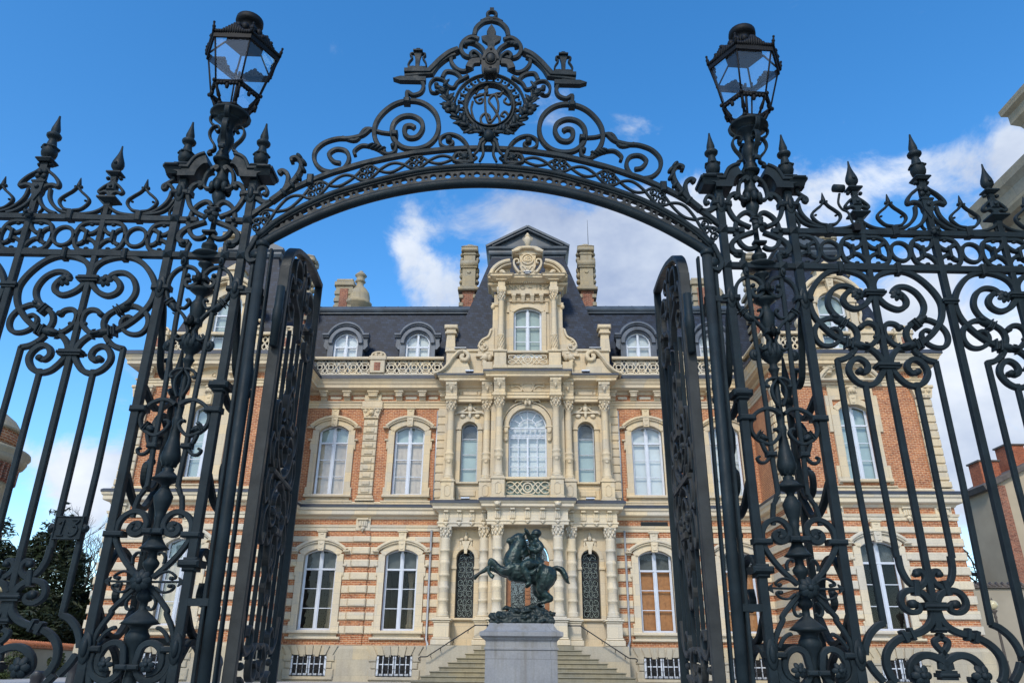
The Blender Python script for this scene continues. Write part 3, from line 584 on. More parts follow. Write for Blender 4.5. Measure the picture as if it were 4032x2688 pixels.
def number_plate(root):
    """cast plate between two bars of the left railing; its numerals stand proud"""
    cx, cz = -.285, 2.49
    m = MB()
    w, h = .205, .165
    m.box(cx - w / 2, cx + w / 2, -.048, -.03, cz - h / 2, cz + h / 2)
    for a in (-1, 1):
        m.cyl((cx + a * (w / 2 + .012), -.05, cz - .004), (cx + a * (w / 2 + .012), -.03, cz - .004), .03, 14)
        m.cyl((cx + a * (w / 2 + .016), -.056, cz - .004), (cx + a * (w / 2 + .016), -.048, cz - .004), .014, 12)
    m.strip([(cx - w / 2 + .006, cz - h / 2 + .006), (cx + w / 2 - .006, cz - h / 2 + .006), (cx + w / 2 - .006, cz + h / 2 - .006), (cx - w / 2 + .006, cz + h / 2 - .006)], .008, .012, -.05, closed=True, raw=True, ch=.002)
    pl = m.build('number_plate', IRON, root, label='cast plate reading 13 in raised numerals')
    m = MB()
    sl = .12
    def T(p): return [(cx + (x + sl * z) * 1.22, cz + z * 1.22) for x, z in p]
    m.strip(T([(-.035, -.042), (-.035, .045)]), .015, .016, -.052, raw=True, ch=.003)
    m.strip(T([(-.054, -.044), (-.016, -.044)]), .008, .016, -.052, raw=True, ch=.002)
    m.strip(T([(-.058, .022), (-.048, .03), (-.036, .044)]), .008, .016, -.052, ch=.002)
    m.build('numeral', IRON, pl)
    m = MB()
    m.strip(T([(.012, .045), (.056, .045)]), .010, .016, -.052, raw=True, ch=.002)
    m.strip(T([(.056, .044), (.030, .010), (.044, .010), (.056, -.008), (.052, -.034), (.032, -.046), (.014, -.040), (.010, -.028)]), .012, .016, -.052, ch=.003)
    m.build('numeral', IRON, pl)

def gate_pier(side, label):
    s = side
    root = empty('gate_pier', gate_at(s * 2.338), label, 'gate pier', 'openwork iron gate piers')
    for x, w in ((-.304, .064), (.304, .064)):
        post_mesh(w, .46, 5.49, .062).build('corner_post', IRON, root, (x, 0, 0))
        post_mesh(.05, .46, 3.72, .055).build('rear_post', IRON, root, (x, .58, 0))
        m = MB()
        m.lathe([(.02, 3.66), (.055, 3.70), (.06, 3.73), (.03, 3.75), (.045, 3.79), (.052, 3.83), (.045, 3.88), (.03, 3.95), (.02, 4.02), (.012, 4.10), (.003, 4.14)], 0, 0, 12)
        m.build('spike', IRON, root, (x, .58, 0))
        m = MB()
        m.strip([(.02, 4.36), (.10, 4.25), (.17, 4.02), (.24, 3.82), (.34, 3.76), (.40, 3.84), (.36, 3.92), (.30, 3.89)], .04, .05, 0, plane='yz', off=x, w1=.03)
        m.strip([(.55, 3.40), (.44, 3.47), (.34, 3.36), (.36, 3.22), (.46, 3.20), (.48, 3.28), (.43, 3.31)], .04, .05, 0, plane='yz', off=x, w1=.03)
        m.strip([(.55, 3.62), (.30, 3.48), (.04, 3.58)], .045, .05, 0, plane='yz', off=x)
        m.strip([(.56, 2.98), (.46, 2.86), (.34, 2.90), (.32, 3.02), (.40, 3.07)], .038, .05, 0, plane='yz', off=x, w1=.03)
        m.strip([(.56, 2.86), (.40, 2.70), (.22, 2.74), (.04, 2.90)], .045, .05, 0, plane='yz', off=x)
        m.strip([(.03, 2.20), (.16, 2.36), (.34, 2.32), (.44, 2.14), (.36, 2.0), (.25, 2.04), (.27, 2.14)], .042, .05, 0, plane='yz', off=x, w1=.03)
        m.strip([(.04, 1.95), (.2, 1.80), (.4, 1.78), (.56, 1.95)], .042, .05, 0, plane='yz', off=x)
        m.ball((x, .40, 3.07), .035); m.ball((x, .40, 2.55), .03)
        m.strip([(.04, 1.62), (.2, 1.74), (.42, 1.66), (.55, 1.42)], .042, .05, 0, plane='yz', off=x)
        m.build('side_scroll', IRON, root)
    for z, y_ in ((4.72, 0), (1.74, .58), (.7, 0)):
        m = MB(); m.strip([(-.304, z), (.304, z)], .056, .05, y_, raw=True); m.build('cross_rail', IRON, root)
    for a in (-1, 1): m = MB(); m.strip([(a * .304, 5.062), (a * .12, 5.062)], .05, .05, 0, raw=True); m.build('cross_rail', IRON, root)
    m = MB(); m.box(-.5, .5, -.2, .78, 0, .46); m.build('stone_base', PLINTH, root)
    # broken pediment
    m = MB()
    e = D['p_ent']; f = D['p_ent2']
    top = smooth(e[1:], 5); low = smooth(f[1:], 5)
    prof = [(.445, 5.568)] + [tuple(p) for p in top] + [tuple(p) for p in reversed(low)] + [(.34, 5.462), (.34, 5.50), (.40, 5.525), (.445, 5.55)]
    m.prism(prof, -.075, .12)
    m.strip([(.47, 5.556), (.262, 5.552)] + [tuple(p) for p in top[1:]], .03, .22, .02, raw=True)
    m.strip([(.41, 5.532), (.255, 5.53)] + [(p[0] + .002, p[1] - .03) for p in top[1:]], .03, .18, .02, raw=True)
    m.bevbox(.335, .455, -.11, .15, 5.545, 5.575, .01); m.frus(.385, 0.02, 5.49, 5.548, .12, .16, .15, .22)
    m2 = MB(); m2.v, m2.f, m2.m, m2.sm = [(-a, b, c_) for a, b, c_ in m.v], list(m.f), list(m.m), list(m.sm)
    m.build('pediment', IRON, root); m2.build('pediment', IRON, root)
    for x in (-.33, .33): spire(5.575, .98).build('finial', IRON, root, (x, 0, 0))
    def scr(name, f): sides(name, f, IRON, root)
    def top_(m):
        m.strip(D['p_ring'], .036, .05, 0, eye=.02, w1=.026); m.strip(D['p_s1'], .04, .05, -.004, w1=.036); m.strip(D['p_s2'], .036, .048, .006)
        m.strip(D['p_s2b'], .038, .05, 0, w1=.05); m.strip(D['p_s3'], .036, .048, .004)
        for q in ((.19, 5.062), (.19, 4.832)): m.ball((q[0], -.03, q[1]), .018); m.ball((q[0], 0, q[1]), (.055, .026, .04), 10, 6)
        q = D['p_s1'][0]; m.ball((q[0], 0, q[1]), (.026, .032, .026), 8, 5)
        m.bevbox(.205, .265, -.04, .035, 5.295, 5.345, .01)
        m.strip([(-.0, 5.17), (.05, 5.18)], .024, .07, 0, raw=True); m.strip([(.0, 4.945), (.055, 4.945)], .024, .07, 0, raw=True)
    def heart_(m):
        m.strip(D['p_heart'], .034, .046, 0, w1=.022); m.strip(D['p_curl'], .022, .04, 0)
        leaf(m, (.135, 4.195), (.225, 4.31), .06, .07)
        m.ball((.105, -.01, 4.53), (.02, .03, .02), 8, 5)
        for z in (4.50, 4.115): m.bevbox(0, .06, -.05, .04, z - .022, z + .022, .01); m.ball((0, -.055, z), (.028, .02, .045), 8, 5)
        boss(m, .155, 4.65, .028, .05)
    def mid_(m):
        m.strip(D['p_loop'], .032, .046, 0, w1=.022); m.strip(D['p_tail'], .028, .04, 0, w1=.018)
        leaf(m, (.135, 3.21), (.215, 3.265), .055, .07)
        m.bevbox(.22, .345, -.05, .045, 3.365, 3.41, .01); m.bevbox(.09, .165, -.04, .035, 3.085, 3.122, .008)
    def lyre_(m):
        m.strip(D['p_lyre1'], .022, .04, 0); m.strip([(.005, 3.718)] + D['p_lyre2'], .02, .04, .004)
    def boss_(m):
        for x, z in ((.16, 3.915),): m.ball((x, -.018, z), (.018, .012, .026), 8, 5); m.ball((x, 0, z), (.044, .02, .05), 10, 6)
    def heart2_(m):
        m.strip(D['p_heart2'], .044, .05, 0, w1=.034); m.strip(D['p_lop'], .02, .036, 0, w1=.016)
        q = D['p_heart2'][0]; m.ball((q[0] - .005, 0, q[1] - .008), (.034, .03, .032), 10, 6)
        m.ball((.148, -.01, 2.528), (.018, .03, .016), 8, 5)
        m.bevbox(.205, .345, -.05, .045, 2.435, 2.475, .01); m.bevbox(0, .075, -.055, .04, 2.455, 2.495, .01)
    def cross_(m):
        m.strip(D['p_ar'], .016, .024, -.01, raw=True, w1=.014); m.strip(D['p_ar1'], .018, .034, -.01, w1=.012, eye=.014); m.strip(D['p_ar2'], .018, .034, -.01, w1=.012, eye=.014)
        m.prism([(.285, 2.133), (.235, 2.165), (.245, 2.133), (.235, 2.10)], -.022, .006)
    def low_(m):
        m.strip(D['p_low'], .032, .042, 0); m.strip(D['p_lowcurl'], .022, .036, 0, w1=.026); m.strip(D['p_lop2'], .018, .034, 0)
        m.strip(D['p_bot'], .042, .05, 0); m.bevbox(.2, .345, -.045, .04, 1.675, 1.715, .01)
        boss(m, .304, 1.70, .05, .12); m.bevbox(0, .08, -.055, .04, 1.565, 1.60, .01)
        m.strip([(.28, 1.66), (.22, 1.42), (.1, 1.35), (0, 1.33)], .04, .046, 0)
    for n_, f in (('upper_scroll', top_), ('heart_scroll', heart_), ('middle_scroll', mid_), ('lyre_scroll', lyre_), ('boss', boss_), ('heart_scroll', heart2_), ('cross_scroll', cross_), ('lower_scroll', low_)): scr(n_, f)
    for a in (-1, 1):
        p = [(a * x, z) for x, z in D['p_slim']] + [(a * .175, 2.575)]
        m = MB(); m.strip(p, .034, .036, 0, raw=True); pyr(m, a * .17, 4.72, .034, -.03); m.build('slim_bar', IRON, root)
        for z in (5.062, 4.72):
            m = MB(); pyr(m, a * .304, z, .036, -.032); m.build('stud', IRON, root)
        for z in (4.415, 5.325): m = MB(); boss(m, a * .304, z, .05, .12, -.04); m.bevbox(a * .304 - .075, a * .304 + .075, -.045, .04, z - .022, z + .022, .01); m.build('collar', IRON, root)
        o = rosette(.055, 6).build('rosette', IRON, root, (a * .139, -.05, 1.60))
    for z in (3.585, 2.258):
        x = -.304 * s; m = MB()
        m.bevbox(x - .075, x + .075, -.075, .09, z - .028, z + .022, .015); m.bevbox(x - .05, x + .05, -.05, .06, z - .055, z + .04, .012); m.build('collar', IRON, root)
    # outer bracket on the railing side
    m = MB()
    p = [(-s * -1 * a, b) for a, b in D['p_out']]
    m.strip([(s * a, b) for a, b in D['p_out']], .03, .044, 0)
    m.strip([(s * .34, 5.27), (s * .39, 5.17), (s * .47, 5.12), (s * .60, 5.095)], .026, .044, 0); m.strip([(s * .335, 5.22), (s * .37, 5.13), (s * .35, 5.08)], .02, .03, 0)
    if s > 0: pass
    m.build('bracket', IRON, root)
    rosette(.078, 8).build('rosette', IRON, root, (0, -.07, 2.134)); rosette(.075, 5).build('rosette', IRON, root, (0, -.05, 5.09))
    # turned spindle with its bowls and bells
    m = MB()
    pr = D['spin']
    out = []
    for i, (r, z) in enumerate(pr):
        out.append((max(.008, r), z))
    out = sorted(out, key=lambda p: -p[1])
    out.append((.045, 1.50)); out.append((.05, 1.2)); out.append((.05, .46))
    m.lathe(list(reversed(out)), 0, .045, 20)
    for k in range(8):
        a = k * PI / 4
        m.ball((math.cos(a) * .075, .045 + math.sin(a) * .075, 5.405), (.03, .03, .05), 6, 5)
        m.ball((math.cos(a) * .045, .045 + math.sin(a) * .045, 3.02), (.022, .022, .07), 6, 5)
    for k in range(12):
        a = k * PI / 6; m.ball((math.cos(a) * .073, .045 + math.sin(a) * .073, 3.96), (.022, .022, .055), 6, 5)
    m.build('spindle', IRON, root)
    for z in (4.40, 2.0): m = MB(); m.box(-s * .304, -s * .52, -.03, .02, z - .025, z + .025); m.box(-s * .43, -s * .52, .02, .11, z - .11, z - .025); m.build('jamb_tie', IRON, root)
    return root

def lantern(side, label):
    """six-sided glazed lantern on its scrolled stem"""
    root = empty('gate_lantern', gate_at(side * 2.35 + .0, .0, 5.66) @ Matrix.Rotation(R(3.2 if side > 0 else .8), 4, 'Y'), label, 'lantern', 'lanterns on the gate piers')
    z0 = 5.66
    def hexpt(r, z, off=0): return [(r * math.cos(R(60 * k + off)), r * math.sin(R(60 * k + off)), z - z0) for k in range(6)]
    m = MB()
    m.lathe([(.07, 0), (.075, .02), (.05, .04), (.058, .06), (.05, .085), (.04, .11), (.055, .16), (.072, .21), (.07, .25), (.05, .30), (.04, .34), (.06, .40), (.1, .43), (.11, .445), (.08, .45), (.165, .475), (.178, .487), (.172, .50), (.1, .505), (.06, .56)], 0, 0, 20)
    m.build('stem', IRON, root)
    for k in range(4):
        a = k * PI / 2 + R(10 if k % 2 else 0)
        m = MB()
        m.strip([(.10, .085), (.125, .075), (.118, .10), (.085, .12), (.09, .17), (.135, .235), (.155, .30), (.135, .36), (.095, .375), (.07, .345), (.085, .315), (.105, .325)], .024, .05, 0, w1=.016)
        m.strip([(.11, .37), (.16, .41), (.175, .46), (.165, .485)], .02, .045, 0)
        m.xf(rotz(a)); m.build('stem_scroll', IRON, root)
    # lower basket
    A = hexpt(.125, 6.20); B = hexpt(.222, 6.385)
    m = MB()
    for k in range(6):
        a, b = Vector(A[k]), Vector(B[k])
        m.tube([a, a.lerp(b, .3), a.lerp(b, .35), a.lerp(b, .7), b], [.016, .012, .02, .013, .018], 6)
        m.ball(b + Vector((b.x, b.y, 0)) * .06, .02, 6, 4); m.ball(a + Vector((a.x, a.y, 0)) * .1, .022, 6, 4)
        a2, b2 = Vector(A[(k + 1) % 6]), Vector(B[(k + 1) % 6])
        m.tube([a, a2], .02, 6); m.tube([b, b2], .017, 6)
        mid = (b + b2) / 2
        for t in (.12, .25, .38, .5, .62, .75, .88):
            q = b.lerp(b2, t); m.ball(q + Vector((0, 0, -.022 if abs(t - .5) > .05 else -.05)), (.02, .02, .018 if abs(t - .5) > .05 else .035), 6, 4)
            q = a.lerp(a2, t); m.ball(q + Vector((0, 0, -.02)), .016, 5, 4)
    m.lathe([(.06, .52), (.11, .535), (.09, .55)], 0, 0, 12)
    m.build('basket', BLACK, root)
    # glazing bars and panes
    Cp = hexpt(.322, 6.83); Bp = hexpt(.22, 6.39)
    m = MB()
    for k in range(6):
        m.tube([Bp[k], Cp[k]], .0085, 6); m.tube([Bp[k], Bp[(k + 1) % 6]], .012, 6)
    m.tube([(0, 0, .55), (0, 0, 1.0)], .012, 6)
    m.build('glazing_bars', BLACK, root)
    for k in range(6):
        j = (k + 1) % 6
        MB().add([Vector(p) * .992 for p in (Bp[k], Bp[j])] + [Vector((p[0] * .992, p[1] * .992, p[2])) for p in (Cp[j], Cp[k])], [(0, 1, 2, 3)]).build('glass_pane', LGLASS, root)
    # roof, eave, crest and chimney
    m = MB()
    E0 = hexpt(.338, 6.80); E1 = hexpt(.34, 6.855); R1 = hexpt(.19, 7.02); R0 = hexpt(.318, 6.83)
    n6 = [(k, (k + 1) % 6) for k in range(6)]
    E0i = hexpt(.318, 6.80); E1i = hexpt(.318, 6.855)
    m.add(E0 + E1 + E1i + E0i, [(a, b, 6 + b, 6 + a) for a, b in n6] + [(6 + a, 6 + b, 12 + b, 12 + a) for a, b in n6] + [(12 + a, 12 + b, 18 + b, 18 + a) for a, b in n6] + [(18 + a, 18 + b, b, a) for a, b in n6])
    m.build('eave', BLACK, root)
    m = MB(); T0 = hexpt(.19, 7.0); m.add(R1 + T0, [tuple(range(6)), tuple(range(11, 5, -1))] + [(a, 6 + a, 6 + b, b) for a, b in n6])
    for k in range(6): m.tube([E1[k], R1[k]], .009, 6)
    m.build('roof', BLACK, root)
    for a, b in n6: MB().add([Vector(q) * .995 for q in (E1[a], E1[b], R1[b], R1[a])], [(0, 1, 2, 3)]).build('roof_pane', LGLASS, root)
    m = MB()
    rnd = random.Random(3)
    for k in range(6):
        a, b = Vector(E1[k]), Vector(E1[(k + 1) % 6])
        for t in [i / 16 for i in range(17)]:
            q = a.lerp(b, t); h = .018 + .085 * max(0, 1 - abs(t - .5) * 3.2)
            m.ball(q * 1.0 + Vector((0, 0, h * .5)), (.018, .018, h * .55 + .01), 6, 4)
            if abs(t - .5) < .22: m.ball(q * .99 + Vector((rnd.uniform(-.01, .01), 0, h)), (.022, .016, .022), 6, 4)
        m.tube([a, a + Vector((a.x * .03, a.y * .03, .05)), a + Vector((a.x * .05, a.y * .05, .09))], [.018, .012, .008], 6)
        m.ball(a + Vector((a.x * .03, a.y * .03, .05)), .018, 6, 4); m.ball(a + Vector((a.x * .05, a.y * .05, .095)), .013, 6, 4)
    m.build('crest', BLACK, root)
    m = MB()
    for k in range(14): an = 2 * PI * k / 14; m.ball((.15 * math.cos(an), .15 * math.sin(an), 1.41), (.036, .036, .045), 6, 4)
    m.build('crown_ring', BLACK, root)
    m = MB()
    m.lathe([(.13, 1.36), (.10, 1.42), (.085, 1.45), (.085, 1.54), (.10, 1.55), (.122, 1.565), (.128, 1.585), (.125, 1.625), (.1, 1.645), (.02, 1.65)], 0, 0, 24)
    m.build('chimney_cap', BLACK, root)
    return root

def interp(tab, x):
    x = abs(x)
    for (a, b), (c, d) in zip(tab, tab[1:]):
        if x <= c: return b + (d - b) * (x - a) / (c - a)
    return tab[-1][1]
def arch_curve(tab, n=40, xe=None):
    xe = xe or tab[-1][0]
    p = [(-a, b) for a, b in reversed(tab)] + [q for q in tab[1:]]
    return smooth(p, 4)
def overthrow():
    root = empty('arch_overthrow', gate_at(0, 0, 0), 'wrought iron arch with scrollwork crest and monogram spanning the open gateway', 'gate arch')
    Rr = 3.06
    roll = [(x, 5.482 - (Rr - math.sqrt(Rr * Rr - x * x))) for x in (0, .3, .6, .9, 1.2, 1.5, 1.75, 1.88)]
    ur = [(0, 5.66), (.4, 5.632), (.72, 5.565), (1.24, 5.39), (1.55, 5.23), (1.77, 5.07), (1.93, 4.90)]
    fl = [(0, 5.857), (.3, 5.843), (.66, 5.79), (1.04, 5.69), (1.268, 5.605), (1.425, 5.54), (1.738, 5.36), (2.03, 5.10)]
    pr = arch_curve(roll)
    m = MB()
    m.tube([(p[0], -.012, p[1]) for p in pr], .042, 12)
    m.build('lower_roll', IRON, root)
    pu = arch_curve(ur)
    m = MB(); m.tube([(p[0], -.015, p[1]) for p in pu], .026, 8)
    m.strip([(p[0] * .997, p[1] - .028) for p in pu], .02, .07, 0.01, raw=True)
    e = [(1.93, 4.90), (1.965, 4.80), (1.985, 4.73), (1.96, 4.67), (1.915, 4.68), (1.91, 4.73)]
    a = len(m.v); m.strip(e, .04, .07, -.01, eye=.045); m.mirror(0, a)
    m.build('upper_roll', IRON, root)
    # pierced web between the rolls: plate cells, each with a round hole
    m = MB()
    c = 5.482 - 3.06; r0, r1 = 3.06 + .035, 3.06 + .158; rm = (r0 + r1) / 2 - .004
    amax = math.asin(1.86 / rm); n = 62
    for i in range(n):
        a0 = -amax + 2 * amax * i / n; a1 = -amax + 2 * amax * (i + 1) / n; am = (a0 + a1) / 2
        hr = .030 if i % 2 else .017
        hw = rm * (a1 - a0) / 2
        P0 = lambda u, v: ((rm + v) * math.sin(am + u / rm), c + (rm + v) * math.cos(am + u / rm))
        out = []; inn = []
        for k in range(16):
            t = 2 * PI * k / 16; cx_, sx_ = math.cos(t), math.sin(t); q = 1 / max(abs(cx_), abs(sx_))
            out.append(P0(cx_ * q * hw, (sx_ * q) * ((r1 - rm) if sx_ > 0 else (rm - r0)))); inn.append(P0(cx_ * hr, sx_ * hr))
        vs = [(p[0], y_, p[1]) for y_ in (-.012, .03) for p in out + inn]
        fs = []
        for k in range(16):
            l = (k + 1) % 16
            fs += [(k, l, 16 + l, 16 + k), (32 + k, 48 + k, 48 + l, 32 + l), (16 + k, 16 + l, 48 + l, 48 + k)]
        m.add(vs, fs)
    m.build('pierced_web', IRONLIT, root)
    pf = arch_curve(fl)
    m = MB(); m.strip(pf, .046, .05, 0, raw=True); m.build('upper_rail', IRON, root)
    # guilloche between upper roll and flat rail
    def lim(x):
        return interp(ur, x) + .03, interp(fl, x) - .025
    m = MB()
    per = .214
    xs = [.10 + i * .012 for i in range(int(1.86 / .012))]
    for ph in (1, -1):
        path = []
        for x in xs:
            lo, hi = lim(x); mid = (lo + hi) / 2; am = max(.015, (hi - lo) / 2 - .012)
            t = (x - .10) / per
            k = math.sin(PI * t)
            big = int(math.floor(t)) % 2
            path.append((x, mid + ph * k * (am if not big else am * .62)))
        m.strip(path, .019, .03, .004 * ph, raw=True, ch=.003)
    for k in range(0, 9, 2):
        x = .10 + per * (k + .5)
        lo, hi = lim(x); mid = (lo + hi) / 2; q = min(.032, (hi - lo) * .2)
        sl = (sum(lim(x + .01)) - sum(lim(x - .01))) / .04
        for dx in (-1, 1):
            for dz in (-1, 1):
                m.strip(arc(x + dx * q * 1.05, mid + dz * q * .95 + sl * dx * q, q * .9, 0, 345, 12), .012, .03, -.006, closed=True, raw=True, ch=.003)
                m.ball((x + dx * q * 1.2, -.006, mid + dz * q + sl * dx * q), (.013, .018, .013), 6, 4)
    m.mirror(0)
    m.build('guilloche', IRON, root)
    def pair(name, *items, mat=IRON):
        def f(m):
            for it in items: it(m)
        sides(name, f, mat, root)
    S = lambda k, w, d=.046, y=0, **kw: (lambda m: m.strip(D[k], w, d, y, **kw))
    pair('large_scroll', S('c_big', .042, .05), lambda m: m.bevbox(.73, .79, -.045, .04, 6.33, 6.385, .01), lambda m: m.bevbox(.82, .875, -.045, .04, 5.96, 6.015, .01))
    pair('outer_scroll', S('c_sc2', .036, .048), S('c_notch', .032, .046, .004), lambda m: m.bevbox(1.52, 1.575, -.045, .035, 5.43, 5.53, .01))
    pair('acanthus', S('c_acanth', .034, .05, 0, w1=.05, eye=.03), S('c_acleaf', .05, .07, -.01, w1=.03), S('c_ac3', .03, .046), S('a_end', .024, .04),
         *[(lambda m, i=i: m.ball((D['c_acleaf'][i][0] - .02, -.02, D['c_acleaf'][i][1] + .01), (.05, .035, .022), 8, 5, Matrix.Rotation(-.9, 3, 'Y'))) for i in range(1, 7)])
    pair('small_leaf_scroll', S('c_leaf', .03, .05, 0, w1=.03, eye=.022), *[(lambda m, i=i: m.ball((D['c_leaf'][3][0] - .02 - .035 * i, -.01, D['c_leaf'][3][1] + .0 - .012 * i), (.045, .035, .016), 8, 5, Matrix.Rotation(.6, 3, 'Y'))) for i in range(4)])
    pair('foot_scroll', S('c_foot', .036, .05, 0, w1=.024, eye=.03), S('c_foot2', .03, .046, 0, eye=.028))
    pair('trefoil', S('c_top', .044, .05), S('c_lobe', .042, .05))
    m = MB(); m.strip(arc(0, 7.425, .045, 0, 350, 18), .026, .05, 0, closed=True, raw=True); m.box(-.02, .02, -.02, .02, 7.46, 7.51); m.frus(0, 0, 7.345, 7.385, .22, .05, .09, .05); m.build('top_ring', IRON, root)
    m = MB()
    f = [(0, 7.30), (.03, 7.245), (.045, 7.20), (.03, 7.165), (.095, 7.145), (.085, 7.10), (.035, 7.06), (.025, 6.95)]
    m.prism(f + [(-a, b) for a, b in reversed(f)][:-1], -.02, .02); m.build('fleuron', IRON, root)
    p1 = D['c_ped']; p2 = D['c_ped2']
    def ped_(m):
      m.strip([tuple(q) for q in smooth(p1[:5], 5)] + [p1[5]], .05, .085, 0, raw=True); m.strip([tuple(q) for q in smooth(p2[:4], 5)] + [p2[4]], .032, .06, 0, raw=True)
      m.prism([(.70, 6.635), (.84, 6.635), (.905, 6.61), (.84, 6.585), (.60, 6.585), (.60, 6.635)], -.03, .03)
    sides('pediment', ped_, IRON, root)
    pair('inner_scroll', S('c_in', .038, .048), S('c_cc', .036, .048), S('c_horn', .036, .06, -.012, w1=.04), S('c_horn2', .034, .06, -.015, w1=.03), S('c_strap', .036, .048), S('c_strap2', .034, .048, -.004, w1=.02, eye=.022),
         *[(lambda m, i=i: m.ball((.17 + .03 * i, -.03, 7.05 - .01 * i), (.03, .03, .02), 8, 5)) for i in range(3)])
    m = MB()
    m.strip(arc(0, 6.326, .222, 0, 354, 40, .262), .03, .055, 0, closed=True, raw=True)
    m.strip(arc(0, 6.326, .205, 0, 354, 40, .243), .012, .08, -.004, closed=True, raw=True)
    m.strip(arc(0, 6.326, .325, -48, 228, 44, .37), .018, .05, .006, raw=True)
    for k in range(19):
        a = -45 + 270 * k / 18
        x, z = .272 * math.cos(R(a)), 6.326 + .312 * math.sin(R(a))
        m.strip(arc(x, z, .038, a + 55, a + 305, 12), .013, .035, 0, raw=True, ch=.003)
        m.ball((x * 1.03, 0, 6.326 + (z - 6.326) * 1.03), .012, 6, 4)
    m.build('medallion_ring', IRON, root)
    m = MB()
    m.strip(D['mono1'], .022, .03, -.006); m.strip(D['mono2'], .018, .028, .006); m.strip(D['mono3'], .02, .028, .004); m.strip(D['mono4'], .018, .028, -.004)
    m.build('monogram', IRONLIT, root)
    m = MB()
    sh = D['c_shield']; poly = [tuple(q) for q in smooth(sh, 4)]
    m.prism(poly + [(-a, b) for a, b in reversed(poly)][1:-1], -.06, .01)
    m.ball((0, -.065, 6.835), (.04, .03, .055), 12, 8); m.strip(arc(0, 6.835, .052, 0, 350, 20, .068), .010, .02, -.062, closed=True, raw=True, ch=.003)
    for q in ((0, 6.95), (.065, 6.83), (-.065, 6.83), (0, 6.73)): m.ball((q[0], -.062, q[1]), .013, 6, 4)
    m.cyl((-.06, -.085, 6.66), (.06, -.085, 6.66), .03, 12)
    for a in (-1, 1): m.strip([(a * .10, 6.80), (a * .17, 6.785), (a * .20, 6.72)], .07, .05, -.05)
    m.build('cartouche', IRONLIT, root)
    for a in (-1, 1):
        m = MB()
        m.box(-.085, .085, -.04, .04, 6.72, 6.745); m.prism([(-.016, 6.745), (.016, 6.745), (.022, 6.86), (.04, 6.935), (-.04, 6.935), (-.022, 6.86)], -.02, .02)
        m.box(-.045, .045, -.04, .04, 6.935, 6.95); m.frus(0, 0, 6.95, 6.985, .06, .05, .03, .03)
        st = len(m.v); m.strip([(.028, 6.92), (.06, 6.925), (.07, 6.90), (.05, 6.87), (.075, 6.82), (.085, 6.775), (.06, 6.745)], .018, .04, 0, w1=.014); m.ball((.04, 0, 6.76), (.02, .02, .018), 8, 5); m.mirror(0, st)
        m.build('urn_finial', IRON, root, (a * .69, 0, 0))
    # leafy branches tied below the medallion
    m = MB()
    W = smooth(D['c_wreath'], 6); rnd = random.Random(5)
    m.tube([(p[0], -.05, p[1]) for p in W], .014, 6)
    for i, p in enumerate(W):
        for s_ in (-1, 1):
            an = rnd.uniform(.3, 1.1) * s_ + (math.atan2(W[max(i - 1, 0)][1] - W[min(i + 1, len(W) - 1)][1], W[max(i - 1, 0)][0] - W[min(i + 1, len(W) - 1)][0]))
            L = rnd.uniform(.035, .06)
            m.ball((p[0] + math.cos(an) * L * .8, -.06 + rnd.uniform(-.03, .03), p[1] + math.sin(an) * L * .8), (L, .010, .018), 7, 4, Matrix.Rotation(-an, 3, 'Y') @ Matrix.Rotation(rnd.uniform(-.5, .5), 3, 'X'))
    for q in range(5): m.ball((.36 + .04 * math.cos(q * 1.257), -.08, 6.245 + .04 * math.sin(q * 1.257)), (.032, .022, .032), 7, 5)
    m.mirror(0)
    m.ball((0, -.07, 5.945), (.05, .05, .06), 10, 6)
    for a in (-1, 1):
        m.strip([(0, 5.95), (a * .07, 5.88), (a * .09, 5.80), (a * .13, 5.74)], .035, .03, -.06, w1=.02); m.strip([(0, 5.95), (a * .05, 5.86), (a * .045, 5.76), (a * .075, 5.68)], .035, .03, -.05, w1=.02)
    m.build('leaf_branch', IRON, root)
    # jambs carrying the arch
    for a in (-1, 1):
        m = MB()
        m.tube([(a * 1.80, -.02, .1), (a * 1.83, -.02, 2.4), (a * 1.868, -.02, 4.83)], .043, 14)
        m.strip([(a * 1.872, .1), (a * 1.935, 4.83)], .03, .05, .0, raw=True); m.strip([(a * 1.74, .1), (a * 1.80, 4.80)], .02, .06, .02, raw=True)
        m.build('jamb', IRON, root)
        m = MB(); m.lathe([(.05, 4.80), (.056, 4.815), (.056, 4.84), (.04, 4.86)], a * 1.87, -.02, 14); m.build('jamb_cap', IRON, root)
    return root

